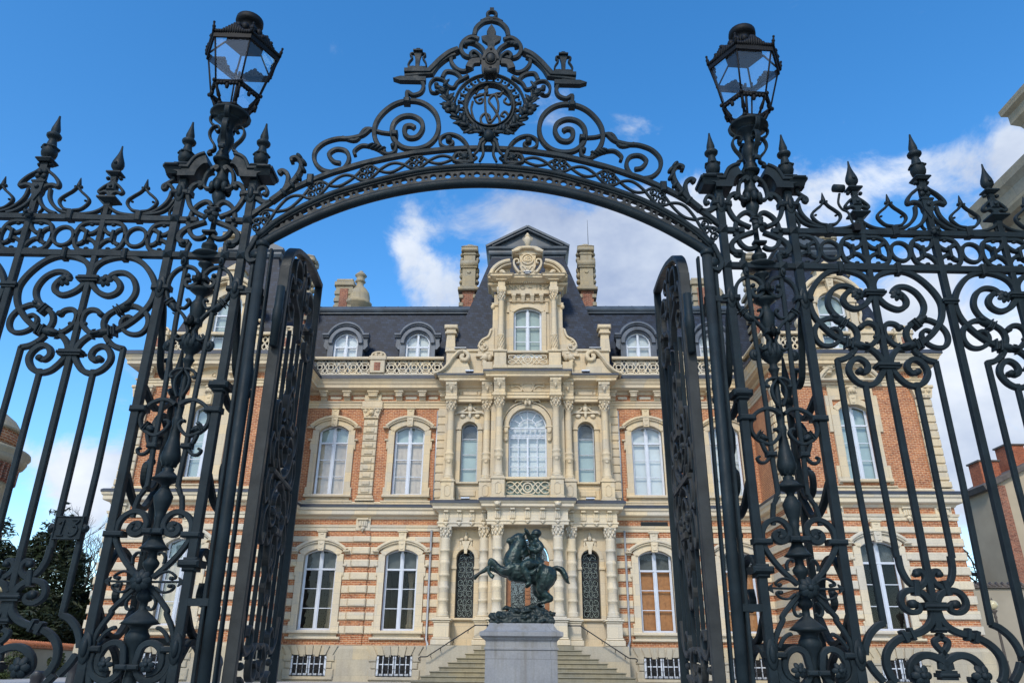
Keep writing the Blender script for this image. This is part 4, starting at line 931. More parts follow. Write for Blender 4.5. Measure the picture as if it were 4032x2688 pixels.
def gate_leaf(side, label):
    """hinged leaf standing open, running back from the jamb"""
    s = side
    M = gate_at(s * 1.69, .10, 0) @ rotz(PI / 2 + (R(5.5) if s < 0 else R(-5.5)))
    root = empty('gate_leaf', M, label, 'gate leaf', 'open leaves of the gate')
    W = 1.70
    topc = [(0, 4.66), (.03, 4.76), (.12, 4.88), (.28, 4.99), (.5, 5.08), (.8, 5.18), (1.2, 5.27), (1.70, 5.34)]
    topz = lambda x: interp(topc, x)
    y = 0
    m = MB(); m.strip([(0, .12), (0, 4.68)], .075, .085, 0, raw=True); m.build('hinge_stile', IRONLIT, root)
    m = MB(); m.strip([(W, .12), (W, 5.34)], .06, .075, 0, raw=True); m.build('meeting_stile', IRON, root)
    m = MB(); m.strip(topc, .05, .085, 0); m.build('top_rail', IRONLIT, root)
    for z in (.16, .9):
        m = MB(); m.strip([(0, z), (W, z)], .06, .05, 0, raw=True); m.build('rail', IRON, root)
    for k in range(1, 7):
        x = W * k / 7
        for z0, z1 in ([(1.62, 2.4), (3.75, 4.35)] if k in (3, 4) else [(1.62, 4.45 if k in (1, 6) else 4.3)]) + [(.16, 1.3)]:
            m = MB(); m.strip([(x, z0), (x, z1)], .022, .036, 0, raw=True); m.build('bar', IRON, root)
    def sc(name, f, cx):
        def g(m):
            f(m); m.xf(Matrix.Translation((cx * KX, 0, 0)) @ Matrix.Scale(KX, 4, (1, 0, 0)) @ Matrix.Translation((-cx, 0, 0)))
        sides(name, g, IRONLIT, root, cx * KX)
    c = 1.37 / 2; KX = W / 1.37
    def top_(m):
        m.strip([(c + .03, 4.35), (c + .10, 4.55), (c + .30, 4.62), (c + .42, 4.75), (c + .40, 4.93), (c + .25, 4.98), (c + .15, 4.88), (c + .20, 4.76), (c + .29, 4.80)], .036, .06, 0, w1=.024)
        m.strip([(c + .56, 4.4), (c + .55, 4.62), (c + .50, 4.72), (c + .40, 4.66), (c + .43, 4.56)], .032, .055, 0)
        m.strip([(c, 5.02), (c + .10, 5.10), (c + .18, 5.04), (c + .13, 4.97)], .03, .055, 0)
        m.strip([(c + .02, 4.45), (c + .05, 4.75), (c + .01, 5.0)], .03, .055, 0)
        m.strip([(c + .56, 4.45), (c + .46, 4.36), (c + .34, 4.38), (c + .33, 4.48), (c + .40, 4.5)], .03, .05, 0)
        m.bevbox(c + .36, c + .44, -.06, .05, 4.62, 4.67, .01); m.bevbox(c, c + .05, -.06, .05, 4.68, 4.73, .01)
        m.ball((c + .25, 0, 4.80), (.04, .05, .04), 8, 5)
    def mid_(m):
        for q, zc in ((1, 3.05), (-1, 3.05)):
            f = lambda p: [(c + x, zc + q * z) for x, z in p]
            m.strip(f([(.02, .02), (.12, .06), (.26, .18), (.28, .34), (.17, .42), (.07, .36), (.10, .26), (.18, .28)]), .03, .06, 0, w1=.02)
            m.strip(f([(.02, .40), (.10, .52), (.12, .66), (.07, .76), (.0, .84)]), .03, .06, 0)
            m.strip(f([(.02, .55), (.05, .62), (.04, .70), (.0, .66)]), .022, .05, 0)
            m.strip(f([(.30, .0), (.38, .10), (.36, .24), (.30, .26)]), .028, .055, 0)
            m.strip(f([(.27, .36), (.26, .50), (.18, .57), (.12, .51), (.17, .46)]), .022, .05, 0); m.strip(f([(.02, .12), (.10, .20), (.08, .31), (.02, .30)]), .022, .05, 0)
            m.strip(f([(.30, .26), (.40, .36), (.42, .52), (.34, .58), (.30, .50)]), .024, .05, 0); m.strip(f([(.12, .06), (.16, .13), (.22, .12), (.20, .05)]), .02, .05, 0)
            m.strip(f([(.45, .02), (.50, .16), (.44, .28), (.38, .24)]), .024, .05, 0); m.strip(f([(.0, .70), (.05, .76), (.10, .90), (.05, 1.02), (.0, .95)]), .024, .05, 0)
            m.bevbox(c, c + .10, -.06, .05, zc + q * .44 - .025, zc + q * .44 + .025, .01)
            m.ball((c + .16, 0, zc + q * .30), (.035, .05, .035), 8, 5)
        m.bevbox(c, c + .35, -.045, .04, 3.03, 3.07, .01)
    def bot_(m):
        m.strip([(c + .60, 1.95), (c + .55, 1.75), (c + .42, 1.66), (c + .30, 1.70), (c + .28, 1.80), (c + .36, 1.85), (c + .41, 1.78)], .034, .055, 0, w1=.024)
        m.strip([(c + .02, 1.70), (c + .12, 1.72), (c + .22, 1.62), (c + .20, 1.50), (c + .10, 1.47), (c + .05, 1.55), (c + .11, 1.60)], .034, .055, 0, w1=.024)
        m.strip([(c + .62, 1.32), (c + .5, 1.40), (c + .38, 1.36), (c + .37, 1.46), (c + .46, 1.5)], .03, .05, 0)
        m.ball((c + .25, 0, 1.70), .035); m.ball((c + .02, 0, 1.50), .035); m.ball((c + .45, 0, 1.58), .03)
    sc('top_scroll', top_, c); sc('middle_scroll', mid_, c); sc('bottom_scroll', bot_, c)
    for z in (4.20, .5):
        m = MB(); m.lathe([(.02, z - .27), (.034, z - .26), (.036, z - .06), (.042, z - .05), (.042, z + .05), (.036, z + .06), (.034, z + .26), (.02, z + .27)], -.075, 0, 12); m.box(-.075, -.02, -.02, .02, z - .04, z + .04); m.build('hinge', IRON, root)
    return root

lr = iron_railing(-1, 'dark iron railing with scrolls and spear finials carrying the cast number plate 13')
number_plate(lr)
iron_railing(1, 'dark iron railing with scrolls and spear finials with a small spotlight clipped on top')
gate_pier(-1, 'tall openwork iron gate pier beside the railing that carries number plate 13')
gate_pier(1, 'tall openwork iron gate pier beside the railing that has the spotlight')
lantern(-1, 'black hexagonal glass lantern on the gate pier nearer number plate 13')
lantern(1, 'black hexagonal glass lantern on the gate pier nearer the small spotlight')
overthrow()
gate_leaf(-1, 'tall scrolled iron gate leaf standing open, hinged on the side of number plate 13')
gate_leaf(1, 'tall scrolled iron gate leaf standing open, hinged on the side of the spotlight')
# spotlight on a bent arm clipped to the right railing
root = empty('spotlight', gate_at(3.12, -.02, 5.07), 'small dark cylindrical spotlight on a bent arm clipped to the railing top', 'spotlight')
m = MB(); m.tube([(p[0], -.02, p[1]) for p in smooth([(.055, 0), (.03, .10), (.015, .17), (-.03, .20), (-.055, .26), (-.04, .33), (-.03, .36)], 5)], .011, 8); m.build('arm', IRON, root)
m = MB(); m.cyl((-.062, -.0, .43), (-.012, -.06, .385), .036, 16); m.build('lamp_head', IRON, root)
m = MB(); m.box(.03, .085, -.05, .03, -.02, .045); m.build('clamp', BLACK, root)

# ------------------------------------------------------------------ the chateau
HM = Matrix.Translation((0.8065, 35.0, 0)) @ rotz(R(-1.4))
HO = empty('chateau', HM, 'brick and cream stone chateau with slate mansard roof behind the open gate', 'chateau')
def P(m, name, mat, parent=None, label=None): return m.build(name, mat, parent or HO, label=label)

def wallbox(m, x0, x1, z0, z1, y0, y1, ops=()):
    """wall slab with openings (xl, xr, zb, zt, zs): zs = arch springing or None"""
    xs = sorted({x0, x1} | {o[0] for o in ops} | {o[1] for o in ops})
    for a, b in zip(xs, xs[1:]):
        z = z0
        for o in sorted([o for o in ops if o[0] <= a + 1e-6 and o[1] >= b - 1e-6], key=lambda o: o[2]):
            if o[2] > z: m.box(a, b, y0, y1, z, o[2])
            z = o[3]
        if z < z1: m.box(a, b, y0, y1, z, z1)
    for o in ops:
        if o[4] is not None:
            c = (o[0] + o[1]) / 2; p = segarc((o[1] - o[0]) / 2, o[4], o[3], 12, c)
            h = len(p) // 2
            m.prism([(o[0], o[3] - .0005)] + [(q[0], min(q[1], o[3] - .0005)) for q in reversed(p[:h + 1])][::1], y0, y1)
            m.prism([(o[1], o[3] - .0005)] + [(q[0], min(q[1], o[3] - .0005)) for q in p[h:]], y0, y1)

def archband(m, cx, a, zs, zc, w, y0, d, extra=0.0):
    """band of width w outside an arch opening"""
    p = segarc(a + w / 2, zs + extra, zc + w / 2, 16, cx)
    m.strip(p, w, d, y0 + d / 2, raw=True, ch=.012)

def window(cx, yf, a, zb, zs, zc, zt, fill, rows=3, name='window', lower=None):
    """double casement with arched head; fill = what stands behind the glass"""
    y = yf + .20
    m = MB()
    p = [(cx - a + .035, zb + .03)] + [(x, z) for x, z in segarc(a - .035, zs, zc - .035, 12, cx)] + [(cx + a - .035, zb + .03)]
    m.strip(p, .075, .08, y, closed=True, raw=True, ch=.01)
    m.box(cx - a, cx + a, y - .07, y + .02, zb, zb + .085)
    m.bevbox(cx - .055, cx + .055, y - .055, y + .03, zb + .086, zc - .04, .012)
    m.bevbox(cx - a + .06, cx + a - .06, y - .058, y + .028, zt - .045, zt + .045, .012)
    for s in (-1, 1):
        x0, x1 = (cx - a + .07, cx - .056) if s < 0 else (cx + .056, cx + a - .07)
        for k in range(1, rows):
            z = zb + .09 + (zt - zb - .09) * k / rows
            m.box(x0, x1, y - .02, y + .02, z - .016, z + .016)
        m.box(x0, x0 + .035, y - .032, y + .026, zb + .086, zt - .046); m.box(x1 - .035, x1, y - .032, y + .026, zb + .086, zt - .046)
        m.box(x0, x0 + .03, y - .03, y + .024, zt + .046, zs + .05); m.box(x1 - .03, x1, y - .03, y + .024, zt + .046, zs + .05)
    w = P(m, name, WFRAME)
    m = MB(); q = [(cx - a + .03, zb + .05)] + segarc(a - .03, zs, zc - .03, 12, cx) + [(cx + a - .03, zb + .05)]
    m.add([(x, y + .006, z) for x, z in q], [tuple(range(len(q)))]); m.build('glass_pane', GLASSD if fill in ('dark', 'oak') else GLASS, w)
    b = y + .16
    arch = [(cx - a, zt + .02)] + segarc(a, zs, zc, 12, cx) + [(cx + a, zt + .02)]
    if fill == 'shutter' or fill == 'oak':
        m = MB(); mt = SHUT if fill == 'oak' else SHUTP
        m.box(cx - a, cx + a, b, b + .03, zb, zt)
        for s in (-1, 1):
            for k in range(2):
                xa = cx + s * (.07 + k * (a - .08) / 2); xb = cx + s * (.07 + (k + 1) * (a - .08) / 2 - .03)
                for r in range(rows):
                    z0 = zb + .12 + (zt - zb - .12) * r / rows; z1 = zb + .12 + (zt - zb - .12) * (r + 1) / rows - .06
                    xl, xr = min(xa, xb), max(xa, xb)
                    for q4 in ((xl, xl + .03, z0, z1), (xr - .03, xr, z0, z1), (xl + .031, xr - .031, z0, z0 + .04), (xl + .031, xr - .031, z1 - .04, z1)):
                        m.box(q4[0], q4[1], b - .018, b - .001, q4[2], q4[3])
        m.build('inner_shutter', mt, w)
        m = MB(); m.add([(x, b, z) for x, z in arch], [tuple(range(len(arch)))]); m.build('blind', BLINDG if fill == 'shutter' else BACKGREY, w)  # upper lights: the reflected tone is this sheet's colour
    elif fill == 'blind':
        m = MB(); m.add([(cx - a, b, zb), (cx + a, b, zb)] + [(x, b, z) for x, z in reversed(segarc(a, zs, zc, 12, cx))], [tuple(range(15))]); m.build('blind', BLIND, w)
    elif fill == 'tealreflect':  # sheet coloured with the teal that these panes reflect
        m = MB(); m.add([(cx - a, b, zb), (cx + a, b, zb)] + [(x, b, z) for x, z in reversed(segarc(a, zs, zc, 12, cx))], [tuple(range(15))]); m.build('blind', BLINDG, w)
    elif fill == 'dark':
        m = MB(); m.add([(x, b, z) for x, z in arch], [tuple(range(len(arch)))]); m.build('backing', BACKGREY, w)  # sky reflection of the top light put into this sheet's colour
        m = MB(); X0, X1, Y0, Y1 = cx - a - .05, cx + a + .05, y + .12, y + 2.2
        m.add([(X0, Y0, zb), (X1, Y0, zb), (X1, Y1, zb), (X0, Y1, zb), (X0, Y0, zc), (X1, Y0, zc), (X1, Y1, zc), (X0, Y1, zc)], [(0, 1, 2, 3), (4, 7, 6, 5), (1, 5, 6, 2), (0, 3, 7, 4), (3, 2, 6, 7)])
        m.build('dark_room', ROOM, w)
        m = MB(); m.lathe([(.16, zb), (.16, zb + .3), (.12, zb + .35), (.11, zt - .5), (.16, zt - .42), (.19, zt - .1), (.2, zt)], cx + a * .42, y + 1.1, 12); m.build('inner_column', STONED, w)
    return w

def keystone(m, cx, yf, z0, z1, w0, w1, d):
    m.prism([(cx - w0 / 2, z0), (cx + w0 / 2, z0), (cx + w1 / 2, z1 - .1), (cx - w1 / 2, z1 - .1)], yf - d, yf)
    m.bevbox(cx - w1 / 2 - .06, cx + w1 / 2 + .06, yf - d - .06, yf, z1 - .1, z1 - .04, .02); m.bevbox(cx - w1 / 2 - .02, cx + w1 / 2 + .02, yf - d - .03, yf, z1 - .04, z1 + .02, .02)
    for k in range(4):
        z = z0 + .1 + (z1 - z0 - .28) * k / 3
        m.ball((cx, yf - d, z), (w0 * .36, .03, .045), 8, 5)

def surround(cx, yf, a, zb, zs, zc, keytop, hood=.32, ears=True, foot=True, mat=None):
    m = MB(); w = .30
    for s in (-1, 1):
        x0, x1 = sorted((cx + s * a, cx + s * (a + w)))
        m.box(x0, x1, yf - .10, yf + .25, zb, zs)
        xi0, xi1 = sorted((cx + s * (a + w), cx + s * (a + w + .07)))
        if ears:
            zt = zs - .55
            m.bevbox(min(cx + s * (a + w), cx + s * (a + w + .17)), max(cx + s * (a + w), cx + s * (a + w + .17)), yf - .16, yf, zt, zt + .09, .02)
            m.box(xi0, xi1, yf - .10, yf, zt - .35, zt); m.ball((cx + s * (a + w + .045), yf - .06, zt - .38), (.05, .05, .07), 6, 4)
        if foot:
            m.box(xi0, xi1, yf - .12, yf, zb, zb + .28); m.ball((cx + s * (a + w + .04), yf - .06, zb + .30), (.06, .06, .06), 6, 4)
    archband(m, cx, a, zs, zc, w, yf - .10, .35)
    # moulded hood
    ph = segarc(a + w + .12, zs - .12 + .30, zc + hood + .08, 18, cx)
    m.strip(ph, .13, .26, yf - .13, raw=True, ch=.03)
    ph2 = segarc(a + w + .02, zs + .16, zc + hood - .03, 18, cx); m.strip(ph2, .07, .20, yf - .10, raw=True, ch=.02)
    for s in (-1, 1): m.bevbox(cx + s * (a + w + .13) - .14, cx + s * (a + w + .13) + .14, yf - .27, yf, zs + .07, zs + .15, .03)
    # reveal lining of the opening
    P(m, 'window_surround', mat or STONE)
    m = MB(); keystone(m, cx, yf - .10, zc - .10, keytop, .26, .36, .14); P(m, 'keystone', mat or STONE)
    m = MB(); m.bevbox(cx - a - w - .1, cx + a + w + .1, yf - .22, yf + .25, zb - .14, zb - .002, .03); m.bevbox(cx - a - w - .16, cx + a + w + .16, yf - .14, yf, zb - .38, zb - .28, .03); m.box(cx - a - w, cx + a + w, yf - .06, yf, zb - .28, zb - .14)
    P(m, 'window_sill', mat or STONE)

CORN = [(.0, 14.06), (.06, 14.10), (.10, 14.18), (.34, 14.22), (.40, 14.27), (.50, 14.29), (.50, 14.44), (.54, 14.47), (.60, 14.60), (.66, 14.66), (.66, 14.70)]
LEADP = [(.667, 14.701), (.70, 14.705), (.70, 14.86), (.60, 14.93), (.1, 15.02), (0, 15.02)]
ARCHI = [(.0, 13.34), (.06, 13.36), (.06, 13.48), (.09, 13.50), (.09, 13.60), (.14, 13.64), (.16, 13.70), (0, 13.71)]
STRING = [(.0, 7.90), (.05, 7.94), (.09, 8.02), (.26, 8.06), (.30, 8.10), (.30, 8.24), (.36, 8.30), (.38, 8.38), (.38, 8.40)]
STLEAD = [(.385, 8.401), (.41, 8.405), (.41, 8.50), (.34, 8.55), (.08, 8.60), (0, 8.60)]
BAND = [(.0, 7.36), (.05, 7.37), (.05, 7.50), (.09, 7.53), (.11, 7.63), (0, 7.65)]
BASE2 = [(.12, 8.50), (.12, 8.66), (.06, 8.72), (0, 8.74)]
PLIN = [(.16, .2), (.16, 2.30), (.10, 2.42), (.06, 2.44), (0, 2.45)]

PAVX0, PAVX1, PAVY = 11.0, 18.0, -3.2
plan_main_l = [(-18, 8), (-18, PAVY), (-11, PAVY), (-11, 0), (-4.0, 0)]
def flip(p): return [(-x, y) for x, y in reversed(p)]
plan_c_mid = [(-1.75, -.6), (-1.75, -1.35), (1.75, -1.35), (1.75, -.6)]
plan_c_side = [(-4.05, 0.02), (-4.05, -.80), (-1.75, -.80)]

WX = (5.78, 9.52)
ops2, ops1 = [], []
for x in WX:
    for s in (-1, 1):
        ops2.append((s * x - .74, s * x + .74, 9.05, 12.48, 12.22)); ops1.append((s * x - .76, s * x + .76, 3.05, 6.55, 6.32))
# walls
for s in (-1, 1):
    r = lambda a, b: sorted((s * a, s * b))
    m = MB(); x0, x1 = r(3.6, 11.05); wallbox(m, x0, x1, 2.45, 8.0, 0, .5, [o for o in ops1 if o[0] * s > 0]); wallbox(m, x0, x1, 8.4, 14.1, 0, .5, [o for o in ops2 if o[0] * s > 0])
    P(m, 'wall', BRICK)
    # pavilion walls
    c = s * 14.5
    m = MB(); x0, x1 = r(PAVX0, PAVX1)
    wallbox(m, x0, x1, 2.45, 8.0, PAVY, PAVY + .5, [(c - .76, c + .76, 3.05, 6.55, 6.32)])
    wallbox(m, x0, x1, 8.4, 14.1, PAVY, PAVY + .5, [(c - .66, c + .66, 9.1, 12.48, 12.25)])
    for xx in (PAVX0, PAVX1):
        a, b = sorted((s * xx, s * (xx + (.45 if xx == PAVX0 else -.45)))); m.box(a, b, PAVY + .5, 8, 2.45, 14.1)
    P(m, 'wall', BRICK)

def stone_bands(name, x0, x1, y, z0s, cut, mat=STONE2, d=.055, ret=None):
    """rusticated courses with chamfered edges between openings"""
    for z0, z1 in z0s:
        segs = [(x0, x1)]
        for c0, c1 in (cut if z0 < 6.8 else []):
            segs = [q for a, b in segs for q in ((a, min(b, c0)), (max(a, c1), b)) if q[1] - q[0] > .02]
        for a, b in segs: m = MB(); m.bevbox(a, b, y - d, y + .02, z0, z1, .03); P(m, 'stone_course', mat)
COURSES = [(6.85, 7.12)] + [(6.85 - .57 * k + .03 - .57 + .03 + .0, 6.85 - .57 * k - .21) for k in range(0, 8)]
COURSES = [(6.85, 7.12)] + [(6.31 - .567 * k, 6.64 - .567 * k) for k in range(7)] 
for s in (-1, 1):
    x0, x1 = sorted((s * 4.0, s * 11.0))
    cut = [(s * x - 1.07, s * x + 1.07) for x in WX]
    stone_bands('c', x0, x1, 0, COURSES, cut + [tuple(sorted((s * 7.25, s * 8.1)))])
    px0, px1 = sorted((s * 7.27, s * 8.08))
    for z0, z1 in COURSES:
        m = MB(); m.bevbox(px0, px1, -.16, .02, z0, z1, .045); P(m, 'pier_block', STONE2)
    m = MB(); m.box(px0 + .05, px1 - .05, -.07, .01, 2.45, 7.36); P(m, 'pier_core', BRICK)
    c = s * 14.5; x0, x1 = sorted((s * PAVX0, s * PAVX1))
    stone_bands('p', x0 - .05, x1 + .05, PAVY, COURSES, [(c - 1.07, c + 1.07)], d=.09)
    # pavilion flanks
    for z0, z1 in COURSES:
        for xx in (PAVX0, PAVX1):
            q = s * xx; e = -1 if (xx == PAVX0) == (s > 0) else 1
            a, b = sorted((q, q + e * .055)); m = MB(); m.box(a, b, PAVY - .02, -.02 if xx == PAVX0 else 6, z0 + .01, z1 - .01); P(m, 'stone_course', STONE2)
# horizontal mouldings
for pl in (plan_main_l, flip(plan_main_l)):
    for prof, nm, mt in ((CORN, 'cornice', STONE), (LEADP, 'cornice_lead', LEAD), (ARCHI, 'architrave', STONE), (STRING, 'string_course', STONE2), (STLEAD, 'string_lead', LEAD), (BAND, 'moulded_band', STONE2), (BASE2, 'storey_base', STONE), (PLIN, 'plinth', PLINTH)):
        m = MB(); m.mold(pl, prof); P(m, nm, mt)
# frieze: brackets, panels
def bracket(m, x, y, z0, z1, w=.26, d=.34):
    m.bevbox(x - w / 2 - .08, x + w / 2 + .08, y - d - .06, y, z1 - .1, z1, .03); m.bevbox(x - w / 2 - .03, x + w / 2 + .03, y - d - .01, y, z1 - .17, z1 - .1, .02)
    m.prismx([(y, z1 - .17), (y - d + .02, z1 - .17), (y - d + .05, z1 - .28), (y - d * .45, z0 + .14), (y - d * .30, z0 + .03), (y, z0)], x - w / 2, x + w / 2)
    m.tube([(x - w / 2 - .01, y - d + .07, z1 - .25), (x + w / 2 + .01, y - d + .07, z1 - .25)], .07, 8)
BX = [4.2, 5.25, 6.42, 7.72, 9.04, 10.2]
for s in (-1, 1):
    for x in BX:
        m = MB(); bracket(m, s * x, 0, 13.72, 14.20, .30 if x != 7.72 else .42); P(m, 'cornice_bracket', STONE)
    for a, b in zip(BX, BX[1:]):
        c = s * (a + b) / 2; h = (b - a) / 2 - .30
        m = MB(); m.bevbox(c - h, c + h, -.05, 0, 13.83, 13.98, .02); P(m, 'frieze_panel', STONE2)
    for x in [11.5, 12.7, 13.6, 15.4, 16.3, 17.5]:
        m = MB(); bracket(m, s * x, PAVY, 13.72, 14.20, .30); P(m, 'cornice_bracket', STONE)
    # frieze consoles of the ground floor
    for x, y in [(s * 7.68, -.05)] + [(s * q, PAVY) for q in (11.6, 13.0, 16.0, 17.5)]:
        m = MB(); m.bevbox(x - .34, x + .34, y - .06, y, 7.37, 7.95, .02); m.bevbox(x - .2, x + .2, y - .14, y - .061, 7.55, 7.93, .02)
        for k in (-1, 0, 1): m.bevbox(x + k * .1 - .03, x + k * .1 + .03, y - .18, y - .141, 7.58, 7.80, .01)
        m.bevbox(x - .26, x + .26, y - .22, y - .061, 7.84, 7.92, .02); m.ball((x, y - .1, 7.47), (.12, .08, .09), 8, 5); m.ball((x, y - .1, 7.38), (.05, .06, .07), 6, 4)
        P(m, 'frieze_console', STONE2)
# main windows
for s in (-1, 1):
    for i, x in enumerate(WX):
        c = s * x
        surround(c, 0, .74, 9.05, 12.22, 12.48, 13.36); window(c, 0, .74, 9.05, 12.22, 12.48, 11.62, 'shutter' if s < 0 else 'blind')
        surround(c, 0, .76, 3.05, 6.32, 6.55, 7.38, mat=STONE2); window(c, 0, .76, 3.05, 6.32, 6.55, 5.66, 'dark' if s < 0 else 'oak')
    # pilaster between the bays
    c = s * 7.73
    m = MB(); m.box(c - .33, c + .33, -.09, 0, 8.74, 12.82)
    for k in range(10):
        z = 9.06 + k * .372; m.bevbox(c - .345, c + .345, -.15, -.08, z, z + .325, .025); m.bevbox(c - .2, c + .2, -.20, -.151, z + .07, z + .255, .025)
    m.bevbox(c - .45, c + .45, -.18, 0, 8.74, 8.84, .02); m.bevbox(c - .39, c + .39, -.15, 0, 8.86, 9.0, .03)
    P(m, 'pilaster', STONE)
    m = MB(); m.prism([(c - .33, 12.82), (c + .33, 12.82), (c + .46, 13.25), (c - .46, 13.25)], -.2, 0); m.bevbox(c - .52, c + .52, -.26, 0, 13.26, 13.35, .02); m.bevbox(c - .38, c + .38, -.22, 0, 12.80, 12.86, .02)
    m.ball((c, -.22, 13.08), (.14, .14, .16), 10, 6); m.ball((c, -.33, 13.03), (.06, .06, .05), 6, 4)
    for q in (-1, 1):
        m.ball((c + q * .30, -.2, 13.17), (.1, .08, .1), 8, 5); m.ball((c + q * .12, -.22, 13.22), (.05, .06, .05), 6, 4); m.ball((c + q * .18, -.2, 12.95), (.1, .05, .05), 6, 4, Matrix.Rotation(q * .6, 3, 'Y'))
    P(m, 'pilaster_capital', STONE)
    m = MB(); m.bevbox(c - .52, c + .52, -.2, 0, 13.352, 13.70, .03); m.bevbox(c - .42, c + .42, -.16, 0, 13.71, 14.05, .03); P(m, 'pilaster_entablature', STONE)
    # edge strips beside the centre block and the downpipe
    c = s * 4.2
    m = MB(); m.bevbox(c - .2, c + .2, -.12, 0, 8.74, 13.34, .02)
    for k in range(11): m.bevbox(c - .23, c + .23, -.17, -.121, 8.9 + k * .40, 9.24 + k * .40, .02)
    P(m, 'quoin_strip', STONE)
    m = MB(); m.tube([(s * 4.44, -.10, 13.2), (s * 4.44, -.10, 8.6)], .05, 8); m.tube([(s * 4.46, -.12, 7.4), (s * 4.46, -.12, 2.7), (s * 4.36, -.3, 2.5), (s * 4.36, -.34, 2.3)], [.05, .05, .06, .07], 8); P(m, 'downpipe', PIPE)
# ventilation grille under the string course, right side
m = MB(); m.box(5.25, 6.5, -.02, .0, 7.62, 7.84)
for k in range(5): m.box(5.26, 6.49, -.05, -.021, 7.63 + k * .042, 7.645 + k * .042)
P(m, 'vent_grille', GRILLE)
# pavilion openings
for s in (-1, 1):
    c = s * 14.5
    surround(c, PAVY, .76, 3.05, 6.32, 6.55, 7.38, mat=STONE2); window(c, PAVY, .76, 3.05, 6.32, 6.55, 5.66, 'dark' if s > 0 else 'shutter')
    window(c, PAVY, .66, 9.1, 12.25, 12.48, 11.55, 'tealreflect')
    m = MB(); a = .66
    for q in (-1, 1):
        x0, x1 = sorted((c + q * a, c + q * (a + .34))); m.box(x0, x1, PAVY - .12, PAVY + .25, 9.1, 12.25)
        x0, x1 = sorted((c + q * (a + .34), c + q * (a + .5))); m.bevbox(x0, x1, PAVY - .10, PAVY, 11.2, 12.9, .02); m.bevbox(x0, x1, PAVY - .10, PAVY, 8.9, 9.7, .02)
        x0, x1 = sorted((c + q * (a + .2), c + q * (a + .34))); m.box(x0, x1, PAVY - .101, PAVY, 12.25, 13.52)
    archband(m, c, a, 12.25, 12.48, .26, PAVY - .14, .38); wallbox(m, c - a - .2, c + a + .2, 12.70, 13.52, PAVY - .08, PAVY)
    P(m, 'window_surround', STONE)
    m = MB()
    p = segarc(1.35, 13.62, 14.42, 18, c); m.strip(p, .16, .40, PAVY - .2, raw=True, ch=.04); m.strip(segarc(1.22, 13.62, 14.26, 18, c), .08, .30, PAVY - .15, raw=True, ch=.02)
    m.bevbox(c - 1.45, c + 1.45, PAVY - .42, PAVY, 13.50, 13.62, .04); m.bevbox(c - 1.3, c + 1.3, PAVY - .2, PAVY, 13.40, 13.50, .03)
    m.prism([(c - 1.2, 13.63)] + segarc(1.15, 13.63, 14.2, 14, c) + [(c + 1.2, 13.63)], PAVY - .06, PAVY)
    m.strip(arc(c, 13.86, .14, 0, 350, 16), .04, .06, PAVY - .08, closed=True, raw=True); m.ball((c, PAVY - .07, 13.86), (.08, .04, .08), 8, 5)
    P(m, 'arched_pediment', STONE)
    m = MB(); keystone(m, c, PAVY - .12, 12.42, 13.30, .24, .38, .16); m.ball((c, PAVY - .30, 13.08), (.2, .1, .14), 10, 6)
    for k in range(5): m.ball((c + (k - 2) * .08, PAVY - .36, 13.08 - .05 * abs(k - 2)), (.035, .05, .1), 6, 4)
    P(m, 'keystone', STONE)
    m = MB(); m.bevbox(c - 1.15, c + 1.15, PAVY - .2, PAVY + .25, 8.96, 9.098, .03); m.bevbox(c - 1.3, c + 1.3, PAVY - .12, PAVY, 8.74, 8.82, .02); P(m, 'window_sill', STONE)
    # corner pilasters
    for xx, e in ((PAVX0, 1), (PAVX1, -1)):
        q = s * (xx + e * .33)
        m = MB(); m.box(q - .33, q + .33, PAVY - .08, PAVY, 8.74, 12.75); m.bevbox(q - .4, q + .4, PAVY - .16, PAVY, 8.74, 9.0, .03)
        for k in range(10): m.bevbox(q - .36, q + .36, PAVY - .14, PAVY - .081, 9.06 + k * .37, 9.38 + k * .37, .025)
        o = s * xx
        for k in range(10):
            a, b = sorted((o, o + (-e * s) * .06)); m.box(a, b, PAVY - .02, PAVY + .7, 9.07 + k * .37, 9.37 + k * .37)
        P(m, 'corner_pilaster', STONE)
        m = MB(); m.prism([(q - .36, 12.76), (q + .36, 12.76), (q + .46, 13.2), (q - .46, 13.2)], PAVY - .22, PAVY); m.bevbox(q - .5, q + .5, PAVY - .28, PAVY + .1, 13.21, 13.335, .02)
        for k in (-1, 0, 1): m.ball((q + k * .26, PAVY - .22, 13.1), (.11, .09, .12), 8, 5); m.ball((q + k * .2, PAVY - .2, 12.86), (.09, .06, .09), 6, 4)
        P(m, 'pilaster_capital', STONE)

